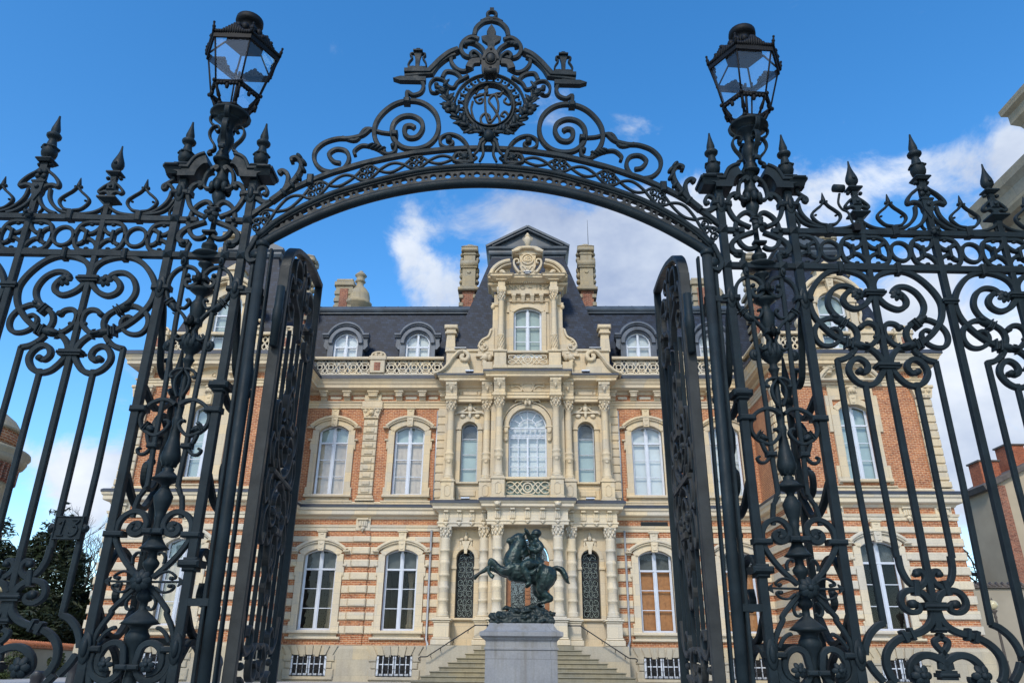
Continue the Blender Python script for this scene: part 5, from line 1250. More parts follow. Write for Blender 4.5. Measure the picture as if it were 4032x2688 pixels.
# basement windows
def basement(c, y):
    m = MB(); x0, x1 = c - .77, c + .77
    f = y - .16
    for q in (-1, 1):
        for k in range(3):
            w = .34 if k % 2 == 0 else .24
            a, b = sorted((c + q * .78, c + q * (.78 + w))); m.bevbox(a, b, f - .07, f + .02, 1.22 + k * .28 + (0 if k else -.05), 1.48 + k * .28, .03)
    for k in range(7):
        x = (k - 3) * .29; t = (k - 3) * .075
        zb = 2.04 if k % 2 else 1.98
        m.prism([(c + x - .12, zb), (c + x + .12, zb), (c + x + .13 + t, 2.42), (c + x - .13 + t, 2.42)], f - .06, f + .02)
    m.bevbox(c - 1.1, c + 1.1, f - .09, f + .02, 1.05, 1.20, .03)
    P(m, 'basement_surround', PLINTH)
    m = MB(); m.add([(x0, f - .012, 1.2), (x1, f - .012, 1.2), (x1, f - .012, 2.06), (x0, f - .012, 2.06)], [(0, 1, 2, 3)]); rm = P(m, 'basement_dark_sheet', ROOM)  # flat near-black sheet; the opening's shade is in its colour
    m = MB()
    m.box(x0, x1, f - .035, f - .014, 1.21, 1.31); m.box(x0, x0 + .09, f - .035, f - .014, 1.311, 2.0); m.box(x1 - .09, x1, f - .035, f - .014, 1.311, 2.0); m.box(c - .07, c + .07, f - .036, f - .014, 1.311, 2.0)
    for q in (-.5, -.24, .24, .5): m.box(c + q - .018, c + q + .018, f - .032, f - .015, 1.312, 2.0)
    for q in (-1, 1):
        a, b = sorted((c + q * .071, c + q * .68)); m.box(a, b, f - .031, f - .016, 1.66, 1.70)
    w = P(m, 'basement_window', WFRAME)
    m = MB()
    for k in range(7):
        x = c - .66 + k * .22; m.cyl((x, f - .09, 1.2), (x, f - .09, 2.05), .014, 6)
        for z in (1.45, 1.85):
            for q in (-1, 1): m.strip(arc(x + q * .055, z, .05, 90 - q * 120, 90 + q * 0 + 60 * q, 8), .014, .014, f - .09, raw=True, ch=.003)
    for k in range(10): m.strip(arc(c - .66 + k * .147, 1.27, .05, 0, 340, 10), .012, .014, f - .09, closed=True, raw=True, ch=.003)
    m.cyl((x0, f - .09, 1.22), (x1, f - .09, 1.22), .014, 6)
    m.build('window_grille', GRILLE, w)
for s in (-1, 1):
    for x in WX: basement(s * x, 0)
    basement(s * 14.5, PAVY)

# ---------------------------------------------------------------- parapet, balustrades, roofs
def strapwork(m, x0, x1, z0, z1, y, n):
    """interlaced strap panel: rings linked by crossing bands"""
    H = z1 - z0; zc = (z0 + z1) / 2; w = (x1 - x0) / n
    for k in range(n):
        c = x0 + w * (k + .5)
        m.strip(arc(c, zc, H * .17, 0, 348, 18), .06, .10, y, closed=True, raw=True, ch=.012)
        m.strip(arc(c, zc, H * .33, 20, 160, 12), .05, .09, y - .004, raw=True, ch=.012); m.strip(arc(c, zc, H * .33, 200, 340, 12), .05, .09, y - .004, raw=True, ch=.012)
        for q in (-1, 1):
            m.strip([(c - w * .5, zc - q * H * .02), (c - w * .22, zc + q * H * .44), (c + w * .22, zc + q * H * .44), (c + w * .5, zc - q * H * .02)], .06, .09, y + q * .006, raw=True, ch=.012)
            m.strip([(c - w * .5, zc + q * H * .46), (c - w * .36, zc + q * H * .34), (c - w * .18, zc + q * H * .1)], .05, .085, y, raw=True, ch=.01); m.strip([(c + w * .5, zc + q * H * .46), (c + w * .36, zc + q * H * .34), (c + w * .18, zc + q * H * .1)], .05, .085, y, raw=True, ch=.01)
for s in (-1, 1):
    pl = [(-18.0, 6), (-18.0, PAVY + .2), (-11.0, PAVY + .2), (-11.0, .1), (-4.3, .1)]
    pl = pl if s < 0 else flip(pl)
    m = MB(); m.mold(pl, [(0, 14.80), (0, 15.28), (-.05, 15.30), (-.3, 15.30), (-.3, 14.80)]); P(m, 'parapet_base', STONE2)
    m = MB(); m.mold(pl, [(-.02, 16.02), (.06, 16.06), (.06, 16.14), (.02, 16.20), (-.28, 16.20), (-.34, 16.14), (-.34, 16.06), (-.28, 16.02)]); P(m, 'balustrade_rail', STONE)
    for a, b, n in ((4.35, 7.30, 5), (8.10, 11.0, 5)):
        x0, x1 = sorted((s * a, s * b)); m = MB(); strapwork(m, x0, x1, 15.30, 16.02, .25, n); P(m, 'balustrade_panel', STONE2)
    for a, b, n in ((11.9, 13.2, 2), (15.9, 17.2, 2)):
        x0, x1 = sorted((s * a, s * b)); m = MB(); strapwork(m, x0, x1, 15.30, 16.02, PAVY + .35, n); P(m, 'balustrade_panel', STONE2)
    for c, y in ((s * 7.7, .25), (s * 11.45, PAVY + .35), (s * 17.6, PAVY + .35)):
        m = MB(); m.bevbox(c - .38, c + .38, y - .24, y + .2, 15.29, 16.03, .02); m.bevbox(c - .44, c + .44, y - .3, y + .26, 15.985, 16.215, .03)
        m.strip([(c - .36, 16.22), (c - .3, 16.38), (c - .12, 16.46), (c + .12, 16.46), (c + .3, 16.38), (c + .36, 16.22)], .08, .3, y - .02); m.box(c - .3, c + .3, y - .1, y + .1, 16.216, 16.40)
        for q in (-1, 1): m.ball((c + q * .13, y - .14, 16.32), (.1, .06, .09), 8, 5)
        bp = P(m, 'balustrade_pier', STONE)
        m = MB(); m.box(c - .16, c + .16, y - .252, y - .23, 15.42, 15.86); m.build('brick_inlay', BRICKD, bp)
    # main mansard
    x0, x1 = sorted((s * 3.0, s * 12.5))
    m = MB(); m.prismx([(.45, 15.0), (1.75, 19.45), (1.95, 19.45), (1.95, 15.0)], x0, x1); P(m, 'roof', SLATE)
    m = MB(); m.mold([(x0, 1.72), (x1, 1.72)], [(.02, 19.38), (.10, 19.42), (.10, 19.50), (.16, 19.52), (.20, 19.62), (.16, 19.72), (.10, 19.78), (.06, 19.86), (-1.5, 20.05), (-6, 20.3)]); P(m, 'roof_ridge_roll', ZINC)
    for k in range(12):
        x = s * (3.6 + k * .72)
        m = MB(); m.tube([(x, 1.68, 19.80), (x, 1.72, 19.90), (x, 1.80, 19.93)], .02, 5); P(m, 'ridge_hook', ZINC)
# arched zinc dormers of the main roof
def zinc_dormer(c):
    y = .30
    m = MB(); a = .64
    wallbox(m, c - .92, c + .92, 15.2, 17.72, y, y + .30, [(c - a, c + a, 15.2, 17.66, 16.98)])
    m.prism(segarc(.92, 17.70, 18.02, 14, c), y, y + .3) if False else None
    m.strip(segarc(a + .15, 17.02, 17.84, 16, c), .22, .14, y - .06, raw=True, ch=.03)
    m.box(c - .92, c - .9, y + .3, 1.6, 15.2, 17.5); m.box(c + .9, c + .92, y + .3, 1.6, 15.2, 17.5)
    d = P(m, 'dormer', DORM)
    m = MB()
    pts = [(c - 1.22, 17.50), (c - .92, 17.50)] + segarc(.90, 17.56, 18.16, 16, c) + [(c + .92, 17.50), (c + 1.22, 17.50)]
    m.strip(pts, .15, .42, y + .02, raw=True, ch=.04); m.strip([(p[0], p[1] - .11) for p in pts], .08, .30, y + .04, raw=True, ch=.03)
    p2 = [(c - .95, 17.5)] + segarc(.92, 17.56, 18.2, 16, c) + [(c + .95, 17.5)]
    m.prism(p2, y + .24, 1.45)
    m.build('dormer_hood', DORM, d)
    for q in (-1, 1):
        m = MB(); m.prism([(c + q * .93, 17.40), (c + q * 1.2, 17.40), (c + q * 1.12, 17.2), (c + q * 1.16, 16.9), (c + q * 1.02, 16.72), (c + q * .93, 16.7)], y + .02, y + .45); m.build('dormer_scroll', DORM, d)
    w = window(c, y - .02, a, 15.2, 16.98, 17.66, 16.86, 'blind', 2, 'dormer_window')
for s in (-1, 1):
    for x in (5.74, 9.52): zinc_dormer(s * x)

def chimney(c, y, z0, zb, z1, w, mat=STONED):
    """tall stone stack: brick foot, shaft with scroll belt, capped head"""
    m = MB(); m.box(c - w * .45, c + w * .45, y - w * .45, y + w * .45, z0, zb - .3); ch = P(m, 'chimney', BRICKD)
    m = MB()
    for q in (-1, 1):
        for k in range(int((zb - z0) / .5)): m.bevbox(c + q * w * .5 - .12, c + q * w * .5 + .12, y - w * .55, y + w * .5, z0 + k * .5, z0 + k * .5 + .24, .02)
    m.bevbox(c - w * .75, c + w * .75, y - w * .75, y + w * .75, zb - .3, zb - .1, .05); m.bevbox(c - w * .62, c + w * .62, y - w * .62, y + w * .62, zb - .1, zb + .05, .03)
    zm = zb + (z1 - zb) * .48
    m.box(c - w * .48, c + w * .48, y - w * .48, y + w * .48, zb + .05, zm); m.bevbox(c - w * .6, c + w * .6, y - w * .6, y + w * .6, zm - .16, zm - .06, .03)
    m.tube([(c - w * .66, y - w * .42, zm + .12), (c + w * .66, y - w * .42, zm + .12)], .23, 12); m.bevbox(c - w * .6, c + w * .6, y - w * .5, y + w * .6, zm, zm + .3, .05)
    m.box(c - w * .42, c + w * .42, y - w * .42, y + w * .42, zm + .3, z1 - .5)
    m.bevbox(c - w * .5, c + w * .5, y - w * .5, y + w * .5, z1 - .72, z1 - .62, .03); m.bevbox(c - w * .62, c + w * .62, y - w * .62, y + w * .62, z1 - .5, z1 - .22, .06); m.frus(c, y, z1 - .22, z1 - .06, w * 1.25, w * 1.25, w * .8, w * .8)
    m.lathe([(w * .4, z1 - .06), (w * .38, z1 + .02), (w * .2, z1 + .1), (w * .05, z1 + .12)], c, y, 10)
    for q in (-1, 1):
        for z, r in ((zm - .5, .2), (zm - .15, .26), (zm + .55, .18), (zm - .9, .16), (zm + .9, .12)): m.ball((c + q * w * .56, y, z), (.14, .22, r), 8, 6)
    m.ball((c, y - w * .5, zm - .42), (.12, .05, .1), 10, 6)
    m.build('chimney_stack', mat, ch)
chimney(-3.36, 2.5, 18.6, 21.35, 24.15, .78); chimney(3.36, 2.5, 18.6, 21.35, 24.15, .78)
m = MB(); m.cyl((3.55, 2.5, 24.2), (3.55, 2.5, 26.0), .02, 5, .008); P(m, 'lightning_rod', GRILLE)
for s in (-1, 1): chimney(s * 15.9, -.6, 16.5, 20.4, 23.2, .9); chimney(s * 12.3, .9, 16.5, 20.2, 22.6, .8)
# round-capped stacks at the back
for s in (-1, 1):
    c, y = s * 11.0, 6.0
    m = MB(); m.box(c - .62, c - .12, y - .56, y - .3, 19.6, 23.0); b = P(m, 'chimney', BRICKD)
    m = MB(); m.box(c - .9, c + .15, y - .5, y + .5, 19, 23.2)
    for k in range(7): m.bevbox(c - .95, c - .62, y - .58, y + .3, 19.6 + k * .5, 19.86 + k * .5, .02); m.bevbox(c - .1, c + .18, y - .58, y + .3, 19.6 + k * .5, 19.86 + k * .5, .02)
    m.bevbox(c - 1.0, c + .22, y - .62, y + .6, 23.2, 23.5, .05); m.bevbox(c - .9, c + .12, y - .55, y + .5, 23.5, 23.7, .04)
    m.lathe([(.62, 19), (.62, 21.9), (.84, 22.05), (.86, 22.2), (.72, 22.3), (.70, 22.6), (.62, 22.95), (.42, 23.25), (.26, 23.4), (.22, 23.5), (.24, 23.7), (.34, 23.75), (.26, 23.85), (.27, 24.1), (.38, 24.18), (.24, 24.35), (.12, 24.42), (.12, 24.5), (.02, 24.55)], c + .45, y, 14)
    m.build('chimney_stack', STONED, b)

# pavilion roofs with their stone dormers
def hip(m, x0, x1, y0, y1, z0, X0, X1, Y0, Y1, z1):
    m.add([(x0, y0, z0), (x1, y0, z0), (x1, y1, z0), (x0, y1, z0), (X0, Y0, z1), (X1, Y0, z1), (X1, Y1, z1), (X0, Y1, z1)], [(0, 1, 5, 4), (1, 2, 6, 5), (2, 3, 7, 6), (3, 0, 4, 7), (4, 5, 6, 7)])
for s in (-1, 1):
    c = s * 14.5
    m = MB(); hip(m, c - 3.1, c + 3.1, PAVY + .6, 4, 15.2, c - 1.35, c + 1.35, PAVY + 1.9, 2, 21.3); P(m, 'pavilion_roof', SLATE)
    m = MB(); m.mold([(c - 1.35, 2), (c - 1.35, PAVY + 1.9), (c + 1.35, PAVY + 1.9), (c + 1.35, 2)], [(.02, 21.2), (.12, 21.25), (.2, 21.4), (.2, 21.5), (.3, 21.6), (.3, 21.7)])
    m.prism([(c - 1.66, 21.701), (c + 1.66, 21.701), (c, 22.5)], PAVY + 1.6, 2); P(m, 'roof_cap', ZINC)
    # stone dormer
    y = PAVY + .15
    m = MB(); a = .66
    wallbox(m, c - 1.15, c + 1.15, 14.82, 18.6, y, y + .5, [(c - a, c + a, 15.3, 18.2, 17.6)])
    for q in (-1, 1): m.bevbox(c + q * .93 - .16, c + q * .93 + .16, y - .12, y, 15.3, 18.0, .02); m.bevbox(c + q * .93 - .22, c + q * .93 + .22, y - .18, y, 17.6, 17.75, .03)
    archband(m, c, a, 17.6, 18.2, .2, y - .08, .2)
    m.box(c - 1.0, c - .98, y + .5, 0, 15, 18.4); m.box(c + .98, c + 1.0, y + .5, 0, 15, 18.4)
    dm = P(m, 'stone_dormer', STONE)
    m = MB(); m.strip(segarc(1.28, 18.25, 19.0, 18, c), .2, .5, y - .1, raw=True, ch=.05); m.strip(segarc(1.12, 18.2, 18.82, 18, c), .1, .36, y - .06, raw=True, ch=.03)
    m.prism(segarc(1.2, 18.2, 18.95, 14, c), y + .02, 0)
    for q in (-1, 1): m.bevbox(c + q * 1.28 - .2, c + q * 1.28 + .2, y - .36, y + .2, 18.1, 18.28, .04)
    m.build('dormer_hood', STONE, dm)
    m = MB(); keystone(m, c, y - .08, 18.1, 18.95, .22, .36, .2); m.prism([(c - .5, 19.55), (c + .5, 19.55), (c, 19.9)], y - .1, y + .6); m.box(c - .42, c + .42, y, y + .5, 19.0, 19.54); m.build('dormer_crest', STONE, dm)
    for q in (-1, 1):
        m = MB(); m.strip([(c + q * 1.2, 17.6), (c + q * 1.3, 17.1), (c + q * 1.22, 16.7), (c + q * 1.45, 16.45), (c + q * 1.7, 16.5), (c + q * 1.72, 16.75), (c + q * 1.55, 16.8)], .12, .3, y + .1); m.prism([(c + q * 1.16, 14.9), (c + q * 1.8, 14.9), (c + q * 1.75, 16.4), (c + q * 1.25, 16.7), (c + q * 1.16, 17.3)], y + .06, y + .3)
        m.build('dormer_scroll', STONE, dm)
    window(c, y, a, 15.3, 17.6, 18.2, 17.1, 'tealreflect', 3, 'dormer_window')

# ---------------------------------------------------------------- centre block
def corinth(m, x, y, z0, z1, r):
    """leafy capital"""
    h = z1 - z0
    m.lathe([(r * 1.1, z0), (r * 1.12, z0 + .03), (r * .98, z0 + .04), (r * 1.02, z0 + h * .4), (r * 1.2, z0 + h * .75), (r * 1.4, z0 + h * .86)], x, y, 16)
    for k in range(8):
        a = k * PI / 4 + PI / 8
        m.ball((x + r * 1.12 * math.cos(a), y + r * 1.12 * math.sin(a), z0 + h * .28), (r * .34, r * .34, h * .2), 6, 5)
        a += PI / 8
        m.ball((x + r * 1.2 * math.cos(a), y + r * 1.2 * math.sin(a), z0 + h * .55), (r * .34, r * .34, h * .2), 6, 5)
    for k in range(4):
        a = k * PI / 2 + PI / 4
        m.ball((x + r * 1.62 * math.cos(a), y + r * 1.62 * math.sin(a), z0 + h * .76), (r * .36, r * .36, h * .14), 8, 6)
    m.bevbox(x - r * 1.45, x + r * 1.45, y - r * 1.45, y + r * 1.45, z1 - h * .13, z1 - .003, .02)
    m.ball((x, y - r * 1.45, z1 - h * .12), (r * .3, r * .2, h * .12), 6, 4)
def upper_col(x, y, z0=9.58, z1=12.94, zc=13.42, r=.175, parent=None):
    m = MB()
    m.lathe([(r * 1.5, z0), (r * 1.5, z0 + .07), (r * 1.25, z0 + .10), (r * 1.4, z0 + .14), (r * 1.3, z0 + .2), (r * 1.08, z0 + .24), (r * 1.06, z0 + .9), (r * 1.22, z0 + .93), (r * 1.22, z0 + 1.0), (r * 1.12, z0 + 1.03), (r * 1.12, z0 + 1.16), (r * 1.25, z0 + 1.19), (r * 1.25, z0 + 1.26), (r * 1.02, z0 + 1.3), (r * 1.0, z0 + 1.34, .016), (r * .94, z1 - .3, .016), (r * .9, z1 - .06), (r, z1 - .04), (r, z1)], x, y, 32)
    m.ball((x, y - r * 1.1, z0 + .82), (r * .5, .04, .08), 8, 4)
    c = P(m, 'column', STONE, parent)
    m = MB(); corinth(m, x, y, z1, zc, r); m.build('capital', STONE, c)
def lower_col(x, y):
    z0, z1, r = 3.58, 6.92, .185
    pr = [(r * 1.5, z0), (r * 1.5, z0 + .08), (r * 1.3, z0 + .12), (r * 1.42, z0 + .17), (r * 1.3, z0 + .22), (r * 1.12, z0 + .26), (r * 1.12, z0 + .62)]
    z = z0 + .62
    for k in range(5):
        h = .30 if k % 2 == 0 else .26
        pr += [(r * 1.26, z + .02), (r * 1.26, z + .10), (r * 1.16, z + .12)]
        if k % 2: pr += [(r * 1.14, z + .13, .02), (r * 1.10, z + .52, .02)]
        else: pr += [(r * 1.16, z + .13), (r * 1.13, z + .50)]
        z += .53
    pr += [(r * 1.15, z), (r * 1.15, z + .06), (r, z + .07), (r * .98, z1)]
    pr = [p for p in pr if p[1] <= z1]
    m = MB(); m.lathe(pr, x, y, 36); c = P(m, 'column', STONE2)
    m = MB(); corinth(m, x, y, z1, 7.40, r); m.build('capital', STONE2, c)
    for q in (-1, 1): pass
    m = MB(); w = .33
    m.bevbox(x - w, x + w, y - w, y + w, 2.76, 3.34, .01); m.bevbox(x - w - .10, x + w + .10, y - w - .10, y + w, 2.45, 2.66, .02); m.bevbox(x - w - .05, x + w + .05, y - w - .05, y + w, 2.66, 2.755, .04)
    m.bevbox(x - w - .10, x + w + .10, y - w - .10, y + w, 3.42, 3.50, .03); m.bevbox(x - w - .04, x + w + .04, y - w - .04, y + w, 3.345, 3.415, .02); m.bevbox(x - w + .02, x + w - .02, y - w + .02, y + w, 3.505, 3.577, .01)
    m.build('pedestal', STONE2, c)
for s in (-1, 1):
    for x, y in ((3.70, -.9), (1.95, -.9), (1.34, -1.5)):
        lower_col(s * x, y); upper_col(s * x, y)
        # pedestal of the upper order
        m = MB(); w = .30; X = s * x
        m.bevbox(X - w, X + w, y - w, y + w, 8.66, 9.42, .01); m.bevbox(X - w - .05, X + w + .05, y - w - .05, y + w, 8.45, 8.655, .03); m.bevbox(X - w - .05, X + w + .05, y - w - .05, y + w, 9.425, 9.50, .02); m.bevbox(X - w + .02, X + w - .02, y - w + .02, y + w, 9.505, 9.578, .01)
        m.strip([(X - .13, 8.85), (X - .13, 9.2), (X - .05, 9.28), (X + .05, 9.28), (X + .13, 9.2), (X + .13, 8.85), (X + .05, 8.77), (X - .05, 8.77)], .03, .03, y - w - .01, closed=True, raw=True, ch=.008)
        P(m, 'column_pedestal', STONE)
        # entablature blocks with scroll consoles over the columns
        d = y - .05
        m = MB(); m.bevbox(X - .30, X + .30, d - .26, -.5, 13.43, 13.60, .03); m.bevbox(X - .27, X + .27, d - .22, -.5, 13.605, 13.76, .02)
        m.prismx([(-.5, 13.765), (d - .2, 13.765), (d - .25, 13.9), (d - .36, 14.05), (d - .42, 14.2), (d - .4, 14.3), (-.5, 14.3)], X - .27, X + .27)
        for q in (-1, 1): m.tube([(X + q * .2 - .06, d - .36, 14.18), (X + q * .2 + .06, d - .36, 14.18)], .09, 10)
        m.ball((X, d - .32, 13.98), (.07, .05, .14), 6, 4); m.bevbox(X - .36, X + .36, d - .48, -.5, 14.305, 14.40, .03)
        P(m, 'entablature_block', STONE)
    # side bays
    r = lambda a, b: sorted((s * a, s * b))
    c = s * 2.81
    x0, x1 = r(1.7, 4.02)
    m = MB(); wallbox(m, x0, x1, 2.45, 7.50, -.5, -.05, [(c - .41, c + .41, 3.57, 6.50, 6.09)]); wallbox(m, x0, x1, 8.4, 14.4, -.5, -.05, [(c - .41, c + .41, 9.56, 12.52, 12.11)])
    P(m, 'bay_wall', STONE)
    for zb, zs, zc in ((3.57, 6.09, 6.50), (9.56, 12.11, 12.52)):   # round-headed frames with imposts
        m = MB()
        archband(m, c, .41, zs, zc, .2, -.58, .12)
        for q in (-1, 1):
            a, b = sorted((c + q * .41, c + q * .62)); m.box(a, b, -.56, -.5, zb, zs); m.bevbox(a - .03, b + .03, -.63, -.5, zs - .48 if zb < 5 else zs - .02, zs - .36 if zb < 5 else zs + .06, .02)
        m.bevbox(c - .66, c + .66, -.65, -.5, zb - .11, zb - .005, .03)
        P(m, 'niche_frame', STONE)
    m = MB()
    m.bevbox(c - .56, c + .56, -.55, -.5, 8.72, 9.30, .03); m.bevbox(c - .38, c + .38, -.6, -.551, 8.86, 9.16, .04)
    P(m, 'apron_panel', STONE)
    m = MB()  # carved crests over the niches
    m.strip([(c - .72, 12.86), (c - .60, 12.95), (c + .60, 12.95), (c + .72, 12.86)], .09, .16, -.57, raw=True, ch=.02)
    for q in (-1, 1): m.strip([(c + q * .6, 13.0), (c + q * .3, 13.05), (c + q * .16, 13.2), (c + q * .28, 13.24)], .06, .1, -.57); m.ball((c + q * .36, -.56, 12.8), (.14, .06, .1), 8, 5)
    m.ball((c, -.6, 13.18), (.14, .1, .2), 10, 6); m.ball((c, -.6, 13.40), (.07, .08, .08), 8, 5); m.ball((c, -.6, 12.86), (.08, .08, .22), 8, 5)
    P(m, 'niche_crest', STONE2); m = MB()
    m.prism([(c - .2, 6.85), (c + .2, 6.85), (c + .08, 6.5), (c + .06, 6.3), (c - .06, 6.3), (c - .08, 6.5)], -.62, -.5); m.ball((c, -.6, 6.98), (.1, .1, .14), 8, 5); m.ball((c, -.6, 7.16), (.06, .08, .1), 8, 5)
    for q in (-1, 1): m.ball((c + q * .2, -.56, 6.92), (.12, .06, .07), 8, 5, Matrix.Rotation(q * .5, 3, 'Y')); m.ball((c + q * .24, -.54, 6.7), (.06, .05, .16), 6, 4)
    P(m, 'niche_crest', STONE2)
    # upper niche: glazed with a grey blind
    m = MB(); yy = -.2; a = .40
    m.strip([(c - a + .03, 9.6)] + segarc(a - .03, 12.11, 12.49, 10, c) + [(c + a - .03, 9.6)], .06, .06, yy, closed=True, raw=True)
    for z in (10.25, 10.95, 11.72): m.box(c - a + .06, c + a - .06, yy - .025, yy + .02, z - .02, z + .02)
    w = P(m, 'niche_window', GRILLE if False else PIPE)
    m = MB(); q_ = [(c - a, 9.56)] + segarc(a, 12.11, 12.51, 10, c) + [(c + a, 9.56)]
    m.add([(x, yy + .004, z) for x, z in q_], [tuple(range(len(q_)))]); m.build('glass_pane', GLASS, w)
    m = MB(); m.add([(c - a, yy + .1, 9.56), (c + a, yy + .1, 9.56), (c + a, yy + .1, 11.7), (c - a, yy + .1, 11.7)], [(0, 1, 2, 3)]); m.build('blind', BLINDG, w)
    m = MB(); m.add([(x, yy + .12, z) for x, z in q_], [tuple(range(len(q_)))]); m.build('dark_room', BACKGREY, w)
    # lower niche: dark window behind a scrolled iron grille
    m = MB(); q_ = [(c - .41, 3.57)] + segarc(.41, 6.09, 6.50, 10, c) + [(c + .41, 3.57)]
    m.strip([(c - .37, 3.6)] + segarc(.37, 6.09, 6.45, 10, c) + [(c + .37, 3.6)], .05, .05, -.2, closed=True, raw=True)
    for z in (4.42, 5.25, 6.02): m.box(c - .36, c + .36, -.23, -.17, z - .018, z + .018)
    w = P(m, 'niche_window', GRILLE)
    m = MB()
    for z0, z1 in ((3.62, 4.40), (4.44, 5.23), (5.27, 6.0)):
        zc = (z0 + z1) / 2; hh = (z1 - z0) / 2
        st = len(m.v)
        m.strip([(c + .02, zc), (c + .12, zc + hh * .35), (c + .28, zc + hh * .3), (c + .31, zc + hh * .72), (c + .2, zc + hh * .9), (c + .12, zc + hh * .7), (c + .18, zc + hh * .58)], .02, .02, -.23, ch=.004)
        m.strip([(c + .02, zc), (c + .12, zc - hh * .35), (c + .28, zc - hh * .3), (c + .31, zc - hh * .72), (c + .2, zc - hh * .9), (c + .12, zc - hh * .7), (c + .18, zc - hh * .58)], .02, .02, -.23, ch=.004)
        m.strip([(c + .32, zc + .1), (c + .2, zc), (c + .32, zc - .1)], .018, .02, -.23, ch=.004); m.strip([(c + .01, zc + hh), (c + .08, zc + hh * .55), (c + .01, zc + hh * .2)], .018, .02, -.23, ch=.004); m.strip([(c + .01, zc - hh), (c + .08, zc - hh * .55), (c + .01, zc - hh * .2)], .018, .02, -.23, ch=.004)
        m.mirror(c, st)
    for q in (-1, 1): m.strip([(c, 6.05), (c + q * .1, 6.2), (c + q * .26, 6.12), (c + q * .24, 6.26), (c + q * .1, 6.34), (c, 6.44)], .02, .02, -.23, ch=.004)
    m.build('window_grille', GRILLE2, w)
    m = MB(); m.add([(x, -.12, z) for x, z in q_], [tuple(range(len(q_)))]); m.build('glass_pane', GLASSD, w)
    m = MB(); m.add([(x, -.06, z) for x, z in q_], [tuple(range(len(q_)))]); m.build('dark_room', ROOM, w)
    # return walls of the projecting middle bay
    m = MB(); a, b = r(1.52, 1.75); m.box(a, b, -1.0, -.5, 2.45, 7.5); m.box(a, b, -1.0, -.5, 8.4, 14.4); P(m, 'bay_wall', STONE)
# middle bay walls
m = MB(); wallbox(m, -1.52, 1.52, 2.45, 7.50, -1.0, -.55, [(-.95, .95, 2.46, 6.92, 5.98)]); wallbox(m, -1.52, 1.52, 8.4, 14.4, -1.0, -.55, [(-.91, .91, 9.66, 13.03, 12.12)]); P(m, 'bay_wall', STONE)
m = MB()
archband(m, 0, .91, 12.12, 13.03, .24, -1.12, .16); m.strip(segarc(1.22, 12.12, 13.33, 18), .07, .2, -1.08, raw=True, ch=.02)
for q in (-1, 1):
    a, b = sorted((q * .91, q * 1.15)); m.box(a, b, -1.06, -1.0, 9.66, 12.12); m.bevbox(a - .06, b + .06, -1.22, -1.0, 12.02, 12.12, .03)
    m.prismx([(-1.0, 12.01), (-1.24, 12.01), (-1.26, 11.9), (-1.12, 11.5), (-1.06, 11.3), (-1.0, 11.25)], min(a, b) + .02, max(a, b) - .02); m.ball(((a + b) / 2, -1.18, 11.86), (.14, .1, .14), 8, 6); m.ball(((a + b) / 2, -1.12, 11.45), (.1, .08, .1), 8, 6)
P(m, 'arch_surround', STONE)
m = MB(); archband(m, 0, .95, 5.98, 6.92, .24, -1.1, .14)
for q in (-1, 1):
    a, b = sorted((q * .95, q * 1.2)); m.box(a, b, -1.06, -1.0, 2.46, 5.98); m.bevbox(a - .04, b + .06, -1.14, -1.0, 5.52, 5.64, .03)
P(m, 'arch_surround', STONE)
# mask and cartouche over the great window
m = MB(); y = -1.2
m.ball((0, y, 13.42), (.2, .16, .26), 12, 8); m.ball((0, y - .14, 13.40), (.06, .08, .09), 8, 5)
for q in (-1, 1):
    m.ball((q * .08, y - .13, 13.5), (.05, .05, .04), 6, 4); m.ball((q * .22, y, 13.44), (.12, .1, .18), 8, 5); m.ball((q * .1, y - .1, 13.22), (.07, .07, .14), 6, 5)
    m.strip([(q * .2, 13.36), (q * .5, 13.38), (q * .62, 13.28)], .08, .1, y, w1=.03)
    m.strip([(q * .1, 13.62), (q * .34, 13.72), (q * .30, 13.95), (q * .52, 14.1), (q * .78, 14.05), (q * .74, 14.24), (q * .56, 14.22)], .10, .14, y, w1=.05)
    m.strip([(q * .14, 14.0), (q * .34, 14.2), (q * .36, 14.42), (q * .22, 14.56)], .1, .14, y)
    for k in range(7): m.ball((q * (.62 + .12 * (k % 3)), y - .02, 14.36 + .1 * (k // 3)), (.08, .09, .07), 7, 5)
m.ball((0, y + .02, 14.05), (.30, .10, .34), 14, 8); m.strip(arc(0, 14.06, .27, 0, 350, 20, .30), .05, .06, y - .09, closed=True, raw=True)
m.ball((0, y, 14.50), (.2, .14, .1), 10, 5)
P(m, 'cartouche', STONE)
# great arched window: fanlight, interlaced band, casement of small panes
m = MB(); y = -.8; a = .90
m.strip([(-a + .03, 9.70)] + segarc(a - .03, 12.12, 12.99, 18) + [(a - .03, 9.70)], .07, .08, y, closed=True, raw=True)
m.strip(arc(0, 12.12, .42, 0, 180, 14), .04, .05, y, raw=True)
for an in (30, 60, 90, 120, 150): m.strip([(.42 * math.cos(R(an)), 12.12 + .42 * math.sin(R(an))), (.85 * math.cos(R(an)), 12.12 + .85 * math.sin(R(an)))], .035, .05, y, raw=True)
m.strip([(0, 12.12), (0, 12.5)], .04, .05, y, raw=True)
for z in (12.10, 11.72, 11.62): m.box(-a + .06, a - .06, y - .03, y + .03, z - .022, z + .022)
for k in range(7): m.strip(arc(-.72 + k * .24, 11.91, .14, 0, 350, 14), .02, .03, y - .002 * (k % 2), closed=True, raw=True, ch=.004)
for x, w_ in ((-.45, .035), (0, .08), (.45, .035)): m.box(x - w_ / 2, x + w_ / 2, y - .032, y + .028, 9.73, 11.60)
for z in (10.22, 10.70, 11.18): m.box(-a + .06, a - .06, y - .026, y + .024, z - .017, z + .017)
w = P(m, 'great_window', WFRAME)
